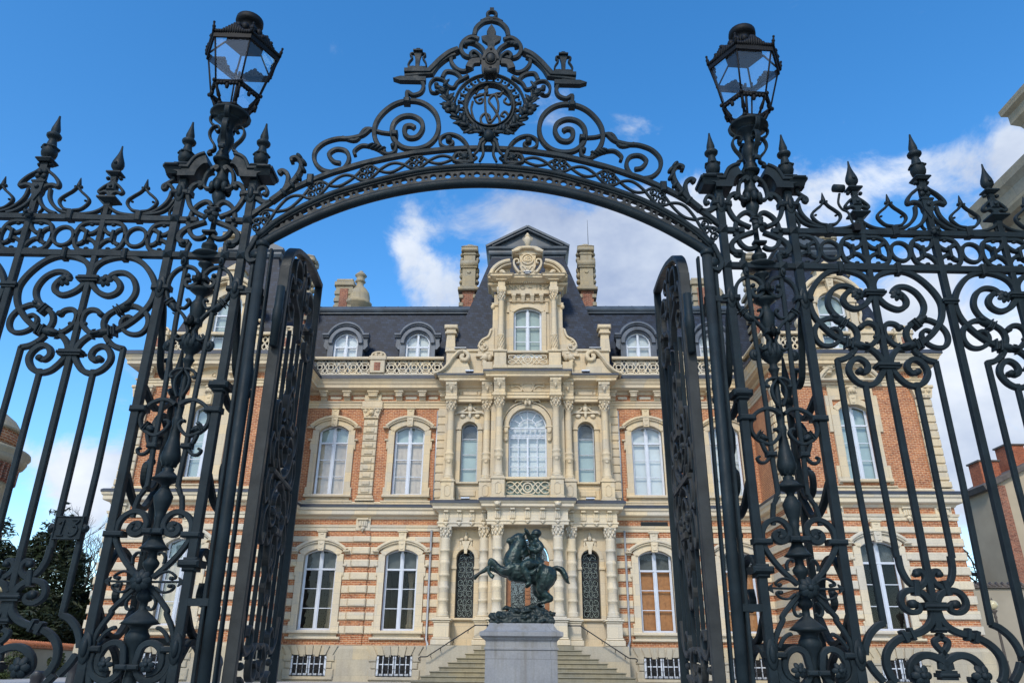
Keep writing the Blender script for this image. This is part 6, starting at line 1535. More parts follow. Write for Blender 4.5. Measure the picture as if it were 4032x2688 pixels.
q_ = [(-a, 9.68)] + segarc(a, 12.12, 13.01, 16) + [(a, 9.68)]
m = MB(); m.add([(x, y + .004, z) for x, z in q_], [tuple(range(len(q_)))]); m.build('glass_pane', GLASS, w)
m = MB(); m.add([(x, y + .2, z) for x, z in q_], [tuple(range(len(q_)))]); m.build('blind', BLIND, w)
# pierced parapet panel below it
def knot(m, cx, zc, W, H, y):
    m.strip(arc(cx, zc, H * .32, 0, 350, 20), .06, .08, y, closed=True, raw=True); m.strip(arc(cx, zc, H * .16, 0, 350, 14), .04, .07, y, closed=True, raw=True)
    for q in (-1, 1):
        for p in (-1, 1):
            m.strip([(cx, zc + p * H * .43), (cx + q * W * .12, zc + p * H * .40), (cx + q * W * .24, zc - p * H * .05), (cx + q * W * .34, zc - p * H * .36), (cx + q * W * .45, zc - p * H * .32), (cx + q * W * .46, zc - p * H * .12), (cx + q * W * .40, zc - p * H * .14)], .055, .08, y + p * .006, w1=.035)
            m.strip([(cx + q * W * .10, zc), (cx + q * W * .22, zc + p * H * .36), (cx + q * W * .32, zc + p * H * .1), (cx + q * W * .42, zc)], .045, .07, y - p * .006)
m = MB(); knot(m, 0, 9.12, 2.1, .68, -1.36); P(m, 'parapet_panel', STONE2)
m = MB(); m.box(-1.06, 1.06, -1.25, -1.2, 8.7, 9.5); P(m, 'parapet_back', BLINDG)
m = MB(); m.bevbox(-1.04, 1.04, -1.5, -1.2, 9.46, 9.60, .03); m.bevbox(-1.04, 1.04, -1.5, -1.2, 8.45, 8.76, .03); m.box(-1.04, -1.0, -1.42, -1.2, 8.76, 9.46); m.box(1.0, 1.04, -1.42, -1.2, 8.76, 9.46); P(m, 'parapet_rail', STONE)
# entablatures and cornices of the centre block
cplan = [(-4.05, .3), (-4.05, -1.05), (-1.80, -1.05), (-1.80, -1.68), (1.80, -1.68), (1.80, -1.05), (4.05, -1.05), (4.05, .3)]
m = MB(); m.mold(cplan, [(-.5, 7.42), (0.02, 7.42), (.02, 7.52), (.06, 7.56), (.06, 7.62), (0, 7.64), (0, 8.02), (.05, 8.06), (.1, 8.12), (.22, 8.15), (.26, 8.18), (.26, 8.28), (.34, 8.36), (.36, 8.40)]); P(m, 'entablature', STONE2)
m = MB(); m.mold(cplan, [(.365, 8.401), (.39, 8.405), (.39, 8.50), (.30, 8.56), (.0, 8.60), (-.9, 8.62)]); P(m, 'string_lead', LEAD)
TRI = [(q * x, y) for q in (-1, 1) for x, y in ((3.70, -1.05), (3.10, -1.05), (2.52, -1.05), (1.98, -1.05), (1.34, -1.68), (.67, -1.68))] + [(0, -1.68)]
for x, y in TRI:
    m = MB(); m.bevbox(x - .13, x + .13, y - .06, y, 7.66, 8.02, .01)
    for k in (-1, 0, 1): m.bevbox(x + k * .075 - .025, x + k * .075 + .025, y - .09, y - .061, 7.68, 7.98, .008)
    m.bevbox(x - .1, x + .1, y - .2, y, 8.03, 8.12, .02); m.ball((x, y - .06, 7.56), (.13, .06, .06), 8, 4); m.ball((x, y - .06, 7.50), (.06, .05, .06), 6, 4)
    P(m, 'triglyph', STONE2)
for x in (-1.34, 1.34):
    m = MB(); m.ball((x, -2.05, 8.26), (.13, .1, .12), 10, 6); m.ball((x, -2.14, 8.22), (.06, .06, .05), 6, 4)
    for q in (-1, 1): m.ball((x + q * .11, -2.03, 8.32), (.05, .05, .05), 6, 4)
    P(m, 'lion_head', STONE2)
uplan = [(-4.05, .3), (-4.05, -.95), (-1.75, -.95), (-1.75, -1.5), (1.75, -1.5), (1.75, -.95), (4.05, -.95), (4.05, .3)]
m = MB(); m.mold(uplan, [(-.4, 13.42), (-.06, 13.42), (-.06, 13.55), (-.02, 13.58), (-.02, 13.68), (.02, 13.72), (-.3, 13.74), (-.3, 14.16), (-.2, 14.2), (-.1, 14.28), (.2, 14.40), (.26, 14.43), (.26, 14.52), (.34, 14.60), (.36, 14.64)]); P(m, 'entablature', STONE)
m = MB(); m.mold(uplan, [(.365, 14.641), (.39, 14.645), (.39, 14.74), (.0, 14.85), (-1.2, 14.88)]); P(m, 'cornice_lead', LEAD)
for s in (-1, 1):
    m = MB(); c = s * 2.83; m.bevbox(c - .36, c + .36, -.70, -.6, 13.82, 14.04, .03); m.box(c - .6, c + .6, -.64, -.5, 13.72, 14.2)
    for q in (-1, 1): m.ball((c + q * .46, -.66, 13.93), (.09, .05, .12), 8, 5)
    P(m, 'frieze_panel', STONE)
# attic with big scrolls, masks and dormer
for s in (-1, 1):
    a, b = sorted((s * 1.65, s * 4.1))
    m = MB(); m.box(a, b, -.55, .2, 14.7, 16.18); m.bevbox(a, b, -.65, .25, 16.181, 16.32, .03); m.mold([(a, -.55), (b, -.55)], [(.0, 15.2), (.06, 15.2), (.06, 14.84)]); P(m, 'attic_wall', STONE)
    m = MB()
    pth = smooth([(s * 4.62, 14.78), (s * 4.25, 14.95), (s * 3.95, 15.25), (s * 3.72, 15.62), (s * 3.42, 15.95), (s * 3.12, 15.98), (s * 2.95, 15.78), (s * 3.05, 15.55), (s * 3.25, 15.58), (s * 3.28, 15.75), (s * 3.15, 15.78)], 5)
    m.strip(pth, .20, .62, -.86, raw=True, ch=.05)
    m.strip([(p[0] * 1.0, p[1] + .0) for p in pth[:24]], .12, .74, -.86, raw=True, ch=.04)
    m.prism([(s * 4.45, 14.80), (s * 4.1, 14.95), (s * 3.85, 15.3), (s * 3.6, 15.65), (s * 3.3, 15.6), (s * 3.0, 15.45), (s * 2.8, 14.95), (s * 2.55, 14.80)], -1.02, -.56)
    P(m, 'attic_scroll', STONE)
    m = MB(); x = s * 2.02
    m.ball((x + s * .1, -.75, 15.80), (.2, .18, .2), 10, 6); m.ball((x + s * .28, -.8, 15.72), (.09, .09, .07), 8, 5); m.ball((x, -.74, 15.98), (.16, .16, .12), 8, 5); m.ball((x + s * .22, -.8, 15.6), (.07, .07, .06), 6, 4); m.ball((x - s * .1, -.72, 15.82), (.16, .15, .22), 8, 5)
    m.strip([(x + s * .1, 15.6), (x + s * .18, 15.4), (x + s * .06, 15.2), (x + s * .2, 14.95), (x + s * .5, 14.84)], .16, .26, -.75, w1=.1)
    m.bevbox(min(x - s * .3, x + s * .22), max(x - s * .3, x + s * .22), -.95, -.55, 14.82, 15.5, .03)
    P(m, 'lion_scroll', STONE)
    # side scroll of the dormer
    m = MB(); m.prism([(s * 1.7, 16.0), (s * 2.5, 16.0), (s * 2.52, 16.3), (s * 2.42, 16.62), (s * 2.15, 16.85), (s * 1.92, 17.1), (s * 1.84, 17.5), (s * 1.7, 17.5)], -.62, -.3)
    m.strip([(s * 1.86, 17.4), (s * 2.0, 17.0), (s * 2.3, 16.8), (s * 2.46, 16.5), (s * 2.3, 16.25), (s * 2.08, 16.3), (s * 2.05, 16.5), (s * 2.2, 16.55)], .1, .14, -.66, w1=.06); m.ball((s * 2.16, -.68, 16.46), (.09, .08, .09), 8, 5)
    for k in range(5): m.ball((s * (2.45 - .1 * abs(k - 2)), -.6, 16.2 + .14 * k), (.1, .1, .09), 7, 5)
    m.bevbox(min(s * 1.7, s * 2.6), max(s * 1.7, s * 2.6), -.75, -.2, 15.86, 15.998, .03)
    P(m, 'dormer_scroll', STONE)
    # small stone stack at the roof foot
    m = MB(); x = s * 3.95; m.frus(x, -.1, 16.32, 17.3, .52, .4, .4, .36); m.bevbox(x - .3, x + .3, -.4, .2, 17.3, 17.42, .03); m.bevbox(x - .24, x + .24, -.34, .14, 17.42, 17.58, .02); m.bevbox(x - .34, x + .34, -.44, .24, 17.58, 17.80, .05)
    P(m, 'roof_pedestal', STONE)
# dormer
DY = -.5
m = MB(); wallbox(m, -1.12, 1.12, 15.0, 19.5, DY, DY + .5, [(-.72, .72, 15.9, 18.68, 18.44)])
for s in (-1, 1):
    a, b = sorted((s * 1.121, s * 1.74)); m.box(a, b, DY + .04, DY + .5, 15.0, 19.5); a, b = sorted((s * 1.5, s * 1.80)); m.bevbox(a, b, DY - .06, DY + .039, 16.0, 18.9, .02)
    m.bevbox(s * 1.68 - .18, s * 1.68 + .18, DY - .14, DY + .03, 18.75, 18.95, .04); m.ball((s * 1.80, DY - .06, 18.72), (.12, .1, .14), 8, 6)
m.box(-1.7, 1.7, DY + .5, 2.2, 15.0, 20.0)
dm = P(m, 'stone_dormer', STONE)
m = MB()
for q in (-1, 1): a, b = sorted((q * .72, q * .95)); m.box(a, b, DY - .10, DY + .1, 15.9, 18.44)
archband(m, 0, .72, 18.44, 18.68, .2, DY - .10, .2); m.bevbox(-1.1, 1.1, DY - .12, DY, 19.0, 19.06, .02)
for q in (-1, 1): a, b = sorted((q * .93, q * 1.08)); m.box(a, b, DY - .08, DY, 18.4, 19.0)
m.build('window_surround', STONE, dm)
window(0, DY - .05, .72, 15.9, 18.44, 18.68, 17.64, 'tealreflect', 2, 'dormer_window')
for s in (-1, 1):
    x, y, z0, z1, r = s * 1.35, -.92, 16.02, 18.90, .15
    m = MB(); pr = [(r * 1.5, z0), (r * 1.5, z0 + .06), (r * 1.2, z0 + .1), (r * 1.35, z0 + .14), (r * 1.12, z0 + .18), (r * 1.12, z0 + .2, .02), (r * 1.1, z0 + .84, .02), (r * 1.25, z0 + .88), (r * 1.25, z0 + .94), (r, z0 + .98), (r, z0 + 1.0, .012), (r * .92, z1 - .1, .012), (r * .9, z1 - .04), (r, z1)]
    m.lathe(pr, x, y, 28)
    for k in range(9):
        pts = [(x + r * 1.13 * math.cos(a_), y + r * 1.13 * math.sin(a_), z0 + .2 + t * .64) for t in (0, .25, .5, .75, 1) for a_ in (k * 2 * PI / 9 + t * 1.6,)]
        m.tube(pts, .022, 5)
    c = m.build('column', STONE, dm)
    m = MB(); corinth(m, x, y, z1, 19.38, r); m.build('capital', STONE, c)
    m = MB(); m.bevbox(x - .3, x + .3, -1.25, -.5, 15.2, 15.9, .02); m.bevbox(x - .36, x + .36, -1.32, -.5, 15.9, 16.01, .03); m.bevbox(x - .36, x + .36, -1.32, -.5, 15.0, 15.2, .03); m.build('pedestal', STONE, c)
    m = MB(); m.bevbox(x - .24, x + .24, -1.14, -.5, 19.385, 19.62, .02); m.bevbox(x - .19, x + .19, -1.08, -.5, 19.621, 19.98, .02); m.bevbox(x - .28, x + .28, -1.2, -.5, 19.98, 20.05, .02); m.build('entablature_block', STONE, dm)
m = MB(); knot(m, 0, 15.52, 2.0, .62, -1.15); m.build('parapet_panel', STONE2, dm)
m = MB(); m.bevbox(-1.04, 1.04, -1.28, -1.0, 15.84, 15.98, .03); m.bevbox(-1.04, 1.04, -1.28, -1.0, 15.02, 15.2, .03); m.build('parapet_rail', STONE, dm)
m = MB(); m.bevbox(-1.12, 1.12, -.72, -.5, 19.40, 19.62, .02); m.box(-1.12, 1.12, -.66, -.5, 19.621, 20.0)
for k in range(4): x = -.72 + .48 * k; m.bevbox(x - .12, x + .12, -.78, -.5, 19.26, 19.40, .02); m.prismx([(-.5, 19.26), (-.76, 19.26), (-.62, 18.98), (-.5, 18.95)], x - .09, x + .09)
for k in range(3): x = -.48 + .48 * k; m.bevbox(x - .1, x + .1, -.58, -.5, 19.1, 19.2, .02)
m.build('entablature', STONE, dm)
m = MB()
for k in range(22): x = -1.05 + .1 * k; m.box(x - .03, x + .03, -.84, -.72, 19.98, 20.05)
m.bevbox(-1.9, 1.9, -.72, -.5, 20.0, 20.08, .02)
m.mold([(-1.75, .2), (-1.75, -.78), (-1.62, -.78), (-1.62, -1.02), (-1.08, -1.02), (-1.08, -.8), (1.08, -.8), (1.08, -1.02), (1.62, -1.02), (1.62, -.78), (1.75, -.78), (1.75, .2)], [(-.5, 20.03), (.0, 20.03), (.08, 20.06), (.22, 20.14), (.30, 20.16), (.30, 20.24), (.36, 20.30), (-.5, 20.34)])
m.mold([(-1.75, .2), (-1.75, -.56), (-1.2, -.56)], [(0, 19.6), (.1, 19.66), (.16, 19.8), (.3, 19.86), (.34, 19.94), (.2, 20.03)]); m.mold([(1.2, -.56), (1.75, -.56), (1.75, .2)], [(0, 19.6), (.1, 19.66), (.16, 19.8), (.3, 19.86), (.34, 19.94), (.2, 20.03)])
m.build('cornice', STONE, dm)
# inscription
cu = bpy.data.curves.new('inscription', 'FONT'); cu.body = 'ANNO ~ 1854.'; cu.size = .36; cu.extrude = .03; cu.align_x = 'CENTER'; cu.space_character = 1.12
ob = bpy.data.objects.new('lettering', cu); COL.objects.link(ob)
me = bpy.data.meshes.new_from_object(ob.evaluated_get(bpy.context.evaluated_depsgraph_get())); bpy.data.objects.remove(ob)
me.materials.clear(); me.materials.append(STONED)
ob = bpy.data.objects.new('inscription', me); COL.objects.link(ob); ob.parent = dm; ob.location = (0, -.675, 19.68); ob.rotation_euler = (PI / 2, 0, 0); ob['label'] = 'carved lettering ANNO ~ 1854.'
# broken pediment, tablet, urn
for s in (-1, 1):
    m = MB()
    pth = smooth([(s * 1.95, 20.36), (s * 1.80, 20.72), (s * 1.5, 21.02), (s * 1.2, 21.16), (s * .92, 21.22)], 6)
    m.strip(pth, .2, .62, -.80, raw=True, ch=.05); m.strip([(p[0] * .93, p[1] - .15) for p in pth], .1, .48, -.76, raw=True, ch=.03)
    m.prism([(s * 1.85, 20.35), (s * 1.7, 20.7), (s * 1.42, 20.95), (s * .95, 21.1), (s * .9, 20.35)], -.6, -.2)
    m.strip([(s * 1.3, 20.6), (s * 1.1, 20.42), (s * .8, 20.36), (s * .5, 20.44), (s * .36, 20.6)], .12, .3, -.86, w1=.08); m.ball((s * 1.35, -.84, 20.66), (.18, .1, .12), 8, 5); m.ball((s * 1.5, -.8, 20.8), (.1, .08, .1), 8, 5)
    m.build('broken_pediment', STONE, dm)
m = MB()
pr = [(-.5, 20.34), (.5, 20.34), (.34, 20.7), (.44, 20.95), (.40, 21.3), (.46, 21.7), (-.46, 21.7), (-.40, 21.3), (-.44, 20.95), (-.34, 20.7)]
m.prism(pr, -.95, -.3)
for q in (-1, 1): m.strip([(q * .44, 20.5), (q * .60, 20.72), (q * .72, 21.0), (q * .68, 21.24), (q * .5, 21.26), (q * .46, 21.08), (q * .58, 21.05)], .12, .3, -.95, w1=.06); m.strip([(q * .3, 20.85), (q * .26, 20.62), (q * .14, 20.5)], .05, .06, -.97)
m.strip(arc(0, 21.32, .30, 0, 350, 26), .07, .10, -.98, closed=True, raw=True); m.ball((0, -.95, 21.32), (.25, .07, .25), 14, 6)
m.strip([(.10, 21.42), (.0, 21.46), (-.12, 21.36), (-.10, 21.22), (.02, 21.18), (.1, 21.24)], .03, .04, -1.02); m.strip([(-.02, 21.2), (-.02, 21.45), (.1, 21.44), (.12, 21.36), (0, 21.32)], .03, .04, -1.03)
for q in (-1, 1): m.ball((q * .1, -.98, 20.72), (.05, .05, .16), 6, 4, Matrix.Rotation(q * .5, 3, 'Y'))
m.ball((0, -.98, 20.6), (.1, .06, .14), 8, 5); m.strip([(-.3, 20.9), (0, 20.8), (.3, 20.9)], .05, .06, -.97)
m.build('tablet', STONE, dm)
m = MB(); m.strip([(-.82, 21.70), (-.5, 21.78), (-.3, 21.92), (.3, 21.92), (.5, 21.78), (.82, 21.70)], .16, .75, -.85, n=4, ch=.04); m.prism([(-.75, 21.6), (.75, 21.6), (.35, 21.85), (-.35, 21.85)], -1.0, -.4)
for q in (-1, 1): m.strip([(q * .8, 21.8), (q * .5, 22.0), (q * .32, 22.02), (q * .3, 21.9)], .1, .3, -.9)
m.lathe([(.16, 21.95), (.14, 22.08), (.07, 22.12), (.06, 22.18), (.12, 22.24), (.20, 22.45), (.22, 22.60), (.14, 22.72), (.1, 22.76), (.16, 22.80), (.13, 22.86), (.06, 22.9), (.07, 22.96), (.01, 23.02)], 0, -.85, 14)
for q in (-1, 1): m.strip([(q * .1, 22.74), (q * .24, 22.70), (q * .22, 22.5)], .03, .04, -.85)
m.build('urn', STONE, dm)
# lamp on the pediment
m = MB(); m.bevbox(-.2, .2, -1.35, -1.2, 20.36, 20.42, .01); m.box(-.12, .12, -1.3, -.95, 20.30, 20.35); m.build('floodlight', PIPE, dm)
# steep centre roof with zinc gable cap
m = MB(); hip(m, -3.95, 3.95, -.2, 5, 16.3, -2.0, 2.0, 1.5, 3.6, 23.0); P(m, 'centre_roof', SLATE)
m = MB()
m.mold([(-2.0, 3.6), (-2.0, 1.5), (2.0, 1.5), (2.0, 3.6)], [(.0, 22.75), (.04, 22.8), (.04, 22.92), (.16, 22.98), (.2, 23.08), (.2, 23.2), (.3, 23.3), (.32, 23.42)])
m.prism([(-2.0, 23.40), (2.0, 23.40), (0, 24.55)], 1.42, 3.6)
for s in (-1, 1):
    m.strip([(s * 2.34, 23.42), (0, 24.72)], .16, 2.4, 2.3, raw=True, ch=.03); m.strip([(s * 2.0, 23.44), (0, 24.54)], .10, .3, 1.3, raw=True, ch=.03)
P(m, 'roof_cap', ZINC)
for s in (-1, 1):
    m = MB(); m.box(s * 3.4 - .3, s * 3.4 + .3, -.75, -.6, 16.33, 16.37); P(m, 'floodlight', PIPE)
    m = MB(); m.bevbox(s * 2.85 - .2, s * 2.85 + .2, -1.25, -1.05, 14.88, 14.95, .01); P(m, 'floodlight', WFRAME); m = MB(); m.bevbox(s * 2.85 - .2, s * 2.85 + .2, -1.3, -1.1, 8.63, 8.70, .01); P(m, 'floodlight', WFRAME)
# door with iron grilles
m = MB(); y = -.75
m.box(-.955, -.74, y - .05, y + .05, 2.46, 5.95); m.box(.74, .955, y - .05, y + .05, 2.46, 5.95); m.box(-.12, .12, y - .07, y + .05, 2.46, 5.55); m.box(-.739, .739, y - .06, y + .04, 5.56, 5.75); m.box(-.739, -.121, y - .04, y + .03, 2.46, 3.3); m.box(.121, .739, y - .04, y + .03, 2.46, 3.3)
for k in range(3): m.bevbox(-.08, .08, y - .10, y - .071, 4.35 + k * .16, 4.45 + k * .16, .01)
d = P(m, 'front_door', DOORW)
m = MB(); rnd = random.Random(9)
for cx in (-.43, .43):
    for k in range(5):
        zc = 3.5 + k * .42
        for q in (-1, 1):
            for p in (-1, 1): m.strip([(cx, zc), (cx + q * .1, zc + p * .17), (cx + q * .24, zc + p * .15), (cx + q * .27, zc + p * .05), (cx + q * .2, zc + p * .02), (cx + q * .17, zc + p * .08)], .018, .02, y - .02, ch=.004)
    m.strip([(cx, 3.3), (cx, 5.55)], .02, .02, y - .02, raw=True)
for k in range(7):
    a_ = R(15 + 25 * k); x, z = .62 * math.cos(a_), 5.98 + .62 * math.sin(a_)
    m.strip(arc(x, z, .15, math.degrees(a_), math.degrees(a_) + 330, 14), .022, .02, y - .02, raw=True, ch=.004); m.strip(arc(x * .5, 5.98 + (z - 5.98) * .5, .1, 0, 320, 12), .02, .02, y - .02, raw=True, ch=.004)
m.build('door_grille', GRILLE, d)
m = MB(); q_ = [(-.93, 2.6), (.93, 2.6), (.93, 5.9)] + list(reversed(segarc(.9, 5.98, 6.88, 14))) + [(-.93, 5.9)]
m.add([(x, y + .02, z) for x, z in q_], [tuple(range(len(q_)))]); m.build('glass_pane', GLASS, d)
m = MB(); m.add([(x, y + .09, z) for x, z in q_], [tuple(range(len(q_)))]); m.build('dark_room', BACKGREY, d)
# terrace wall, steps, handrails
m = MB(); m.box(-4.25, 4.25, -1.35, .0, .2, 2.44); P(m, 'terrace_wall', PLINTH)
m = MB(); m.box(-1.9, 1.9, -2.3, -1.351, .2, 2.43)
st = P(m, 'front_steps', STEPS)
for i in range(9):
    z1 = 2.43 - .163 * (i + 1); hw = 1.9 + .31 * (i + 1); y1 = -2.3 - .32 * (i + 1)
    m = MB(); m.box(-hw + .04, hw - .04, y1 + .05, -1.351 - .002 * i, z1 - .165, z1 - .05)
    m.mold([(-hw + .04, -1.4), (-hw + .04, y1 + .04), (hw - .04, y1 + .04), (hw - .04, -1.4)], [(-.30, z1 - .055), (.0, z1 - .055), (.025, z1 - .04), (.04, z1 - .02), (.03, z1), (-.36, z1 + .002)])
    m.build('step', STEPS, st)
for s in (-1, 1):
    m = MB(); m.tube([(s * p[0], -1.62, p[1]) for p in smooth([(1.6, 3.23), (2.2, 3.23), (2.21, 3.225)], 3)] + [(s * 4.18, -1.62, 2.0), (s * 4.25, -1.62, 1.985), (s * 4.46, -1.62, 1.98), (s * 4.54, -1.62, 1.93), (s * 4.52, -1.62, 1.86), (s * 4.46, -1.62, 1.85)], .024, 8)
    for t in (.15, .45, .72, .92):
        x = 2.2 + t * 1.98; z = 3.225 - t * 1.22; m.tube([(s * x, -1.62, z), (s * (x + .03), -1.55, z - .12), (s * (x + .03), -1.36, z - .13)], .014, 6)
    P(m, 'handrail', GRILLE)

# ------------------------------------------------------------------ statue
SX, SY = .305, 21.0
so = empty('equestrian_statue', Matrix.Translation((SX, SY, 2.655)), 'dark bronze statue of a helmeted rider on a rearing horse, one arm raised', 'statue')
K = .00343
def hp(x, z, y=0.0): return ((x - 490) * K, y, (808 - z) * K)
def limb(m, pts, seg=12):
    """pts: (px, pz, y, radius px[, ...]) smoothed"""
    q = smooth([(p[0], p[1], p[2] * 1000, p[3]) for p in [tuple(p) for p in pts]], 5) if False else None
    P4 = [Vector((p[0], p[1], p[2], p[3])) for p in pts]
    out = smooth4(P4, 5)
    m.tube([hp(v[0], v[1], v[2]) for v in out], [v[3] * K for v in out], seg)
def smooth4(P, n):
    out = []; m = len(P)
    for i in range(m - 1):
        p1, p2 = P[i], P[i + 1]; p0 = P[i - 1] if i else p1 * 2 - p2; p3 = P[i + 2] if i + 2 < m else p2 * 2 - p1
        for k in range(n):
            t = k / n
            out.append(.5 * ((2 * p1) + (p2 - p0) * t + (2 * p0 - 5 * p1 + 4 * p2 - p3) * t * t + (3 * p1 - p0 - 3 * p2 + p3) * t ** 3))
    out.append(P[-1]); return out
CHASE = bpy.data.textures.new('chasing', 'CLOUDS'); CHASE.noise_scale = .085; CHASE.noise_depth = 2
def fuse(o, vox, it=4):
    r = o.modifiers.new('fuse', 'REMESH'); r.mode = 'VOXEL'; r.voxel_size = vox; r.use_smooth_shade = True
    s = o.modifiers.new('soften', 'SMOOTH'); s.iterations = it; s.factor = .5
    d = o.modifiers.new('chasing', 'DISPLACE'); d.texture = CHASE; d.strength = .030; d.mid_level = .5; d.texture_coords = 'LOCAL'
    return o
m = MB()
# trunk: chest, barrel, loins, croup
limb(m, [(380, 395, 0, 40), (400, 400, 0, 74), (440, 410, 0, 88), (510, 420, 0, 86), (580, 435, 0, 82), (640, 440, 0, 84), (690, 440, 0, 80), (735, 430, 0, 50)], 16)
limb(m, [(400, 385, 0, 66), (420, 335, 0, 74), (438, 285, 0, 68), (460, 232, 0, 58), (480, 190, 0, 52), (494, 160, 0, 40)], 14)   # neck
limb(m, [(504, 152, 0, 34), (474, 156, 0, 42), (440, 166, 0, 36), (410, 175, 0, 26), (388, 178, 0, 23), (374, 172, 0, 16)], 12)   # head
limb(m, [(474, 185, 0, 34), (432, 204, 0, 23), (402, 215, 0, 18), (388, 217, 0, 13)], 10)                                           # open jaw
for y in (-.05, .05): limb(m, [(505, 135, y, 12), (518, 122, y * 1.3, 9), (528, 128, y * 1.5, 4)], 8)
m.ball(hp(462, 186, 0), (.13, .10, .12), 12, 8)
m.ball(hp(452, 143, -.095), .022); m.ball(hp(452, 143, .095), .022); m.ball(hp(380, 168, -.04), .022); m.ball(hp(380, 168, .04), .022)
for i in range(9):   # mane
    t = i / 8; x = 505 + 40 * t; z = 128 + 150 * t
    limb(m, [(x, z, 0, 15), (x - 28, z + 24, -.11 + .02 * (i % 2), 12), (x - 40, z + 52, -.15, 7)], 8)
# shoulders and forelegs
for y, pts in ((-.19, [(415, 395, 0, 60), (370, 420, 0, 44), (320, 405, 0, 30), (268, 352, 0, 23), (246, 346, 0, 23), (238, 385, 0, 15), (234, 425, 0, 14), (244, 444, 0, 15), (262, 462, 0, 19), (274, 470, 0, 17)]),
               (.17, [(410, 410, 0, 58), (350, 415, 0, 42), (290, 395, 0, 28), (228, 388, 0, 22), (212, 396, 0, 20), (178, 416, 0, 14), (150, 432, 0, 13), (138, 444, 0, 15), (122, 458, 0, 20), (112, 462, 0, 16)])):
    limb(m, [(p[0], p[1], y * (1 if i else .6), p[3]) for i, p in enumerate(pts)], 10)
# haunches and hind legs
for y, dx in ((-.19, 0), (.17, -52)):
    limb(m, [(695, 415, y * .6, 74), (690, 460, y, 80), (665, 520, y, 62), (650, 560, y, 44), (672, 590, y, 32), (706, 612, y, 26), (718, 625, y, 24), (690, 640, y, 17), (650, 652, y, 15), (622, 660, y, 17), (608, 676, y, 17), (600, 690, y, 24)] if dx == 0 else
         [(690, 420, y * .6, 70), (670, 470, y, 74), (630, 530, y, 54), (620, 570, y, 36), (648, 610, y, 26), (668, 628, y, 22), (640, 648, y, 16), (600, 664, y, 15), (572, 672, y, 17), (560, 684, y, 22)], 12)
# tail
for i in range(5):
    o = (i - 2) * .03
    limb(m, [(738, 395, 0, 16), (775, 388, o * .6, 20), (812, 405, o, 24), (835, 440, o * 1.3, 22), (848, 475, o * 1.5, 18), (862 + i * 3, 505 - 4 * (i % 2), o * 1.6, 6)], 8)
ho = m.build('horse', BRONZE, so); fuse(ho, .016, 3)
# tack
m = MB()
for z0 in (0,):
    limb(m, [(545, 345, 0, 60), (600, 372, 0, 58), (655, 385, 0, 62)], 14)
    limb(m, [(500, 370, -.27, 10), (520, 420, -.31, 26), (560, 440, -.31, 22), (610, 410, -.29, 20)], 8)
sad = m.build('saddle', BRONZE, so); fuse(sad, .02, 3)
m = MB()
m.tube([hp(390, 205, -.06), hp(450, 222, -.13), hp(550, 218, -.14)], .011, 6); m.tube([hp(400, 160, -.08), hp(400, 212, -.06)], .01, 6); m.tube([hp(500, 135, -.09), hp(415, 190, -.075)], .009, 6)
m.tube([hp(350, 400, -.20), hp(420, 350, -.24), hp(500, 345, -.22)], .012, 6); m.tube([hp(520, 440, -.30), hp(470, 470, -.24), hp(480, 490, 0)], .014, 6)
m.build('bridle', BRONZE, so)
# rider
m = MB()
limb(m, [(598, 376, 0, 54), (604, 330, 0, 50), (607, 290, 0, 49), (606, 240, 0, 58), (610, 208, 0, 54), (612, 180, 0, 30), (608, 160, 0, 23)], 14)
m.ball(hp(610, 212, 0), (.17, .24, .12), 14, 8)
m.ball(hp(606, 130, 0), (.115, .098, .135), 14, 10); m.ball(hp(572, 136, 0), (.03, .024, .032), 8, 6); m.ball(hp(590, 152, 0), (.05, .045, .035), 8, 6); m.ball(hp(612, 130, -.085), (.02, .012, .03), 6, 4)
# raised right arm with a short bugle, left arm on the reins
limb(m, [(604, 204, .16, 29), (576, 172, .21, 25), (555, 138, .17, 22), (538, 108, .11, 18), (526, 88, .07, 13)], 10)
limb(m, [(620, 204, -.17, 31), (645, 238, -.24, 27), (612, 264, -.25, 24), (575, 256, -.20, 19), (552, 240, -.15, 14)], 10)
for i in range(5):
    limb(m, [(528 - i * 1, 92 - 3 * i, .05 + .018 * i - .04, 4.5), (519, 80 - 1.5 * i, .05 + .018 * i - .04, 4), (524, 74 + i, .05 + .016 * i - .04, 3.2)], 6)
    limb(m, [(553, 236 + 4 * i, -.14, 4.5), (541, 238 + 4 * i, -.13, 4), (540, 243 + 4 * i, -.105, 3.2)], 6)
for y in (-.23, .23):
    limb(m, [(592, 362, y * .5, 48), (555, 368, y * 1.1, 44), (508, 384, y * 1.3, 34), (520, 425, y * 1.35, 28), (545, 470, y * 1.35, 23), (556, 500, y * 1.35, 18)], 12)
    limb(m, [(562, 500, y * 1.35, 15), (545, 516, y * 1.35, 15), (522, 527, y * 1.35, 9)], 8)
ri = m.build('person', BRONZE, so, label='helmeted rider in a belted tunic and boots, right arm raised'); fuse(ri, .013, 1)
m = MB()
m.ball(hp(614, 118, 0), (.142, .125, .118), 16, 10); m.lathe([(.150, 0), (.156, .012), (.12, .03)], 0, 0, 18); 
for i in range(len(m.v) - 54, len(m.v)): m.v[i] = tuple(Vector(m.v[i]) + Vector(hp(610, 128)))
m.build('helmet', BRONZE, ri)
m = MB()   # tunic skirt, belt
limb(m, [(604, 300, 0, 45), (608, 330, 0, 52), (618, 356, 0, 60), (628, 372, 0, 62)], 14)
tu = m.build('tunic_skirt', BRONZE, ri); fuse(tu, .018, 3)
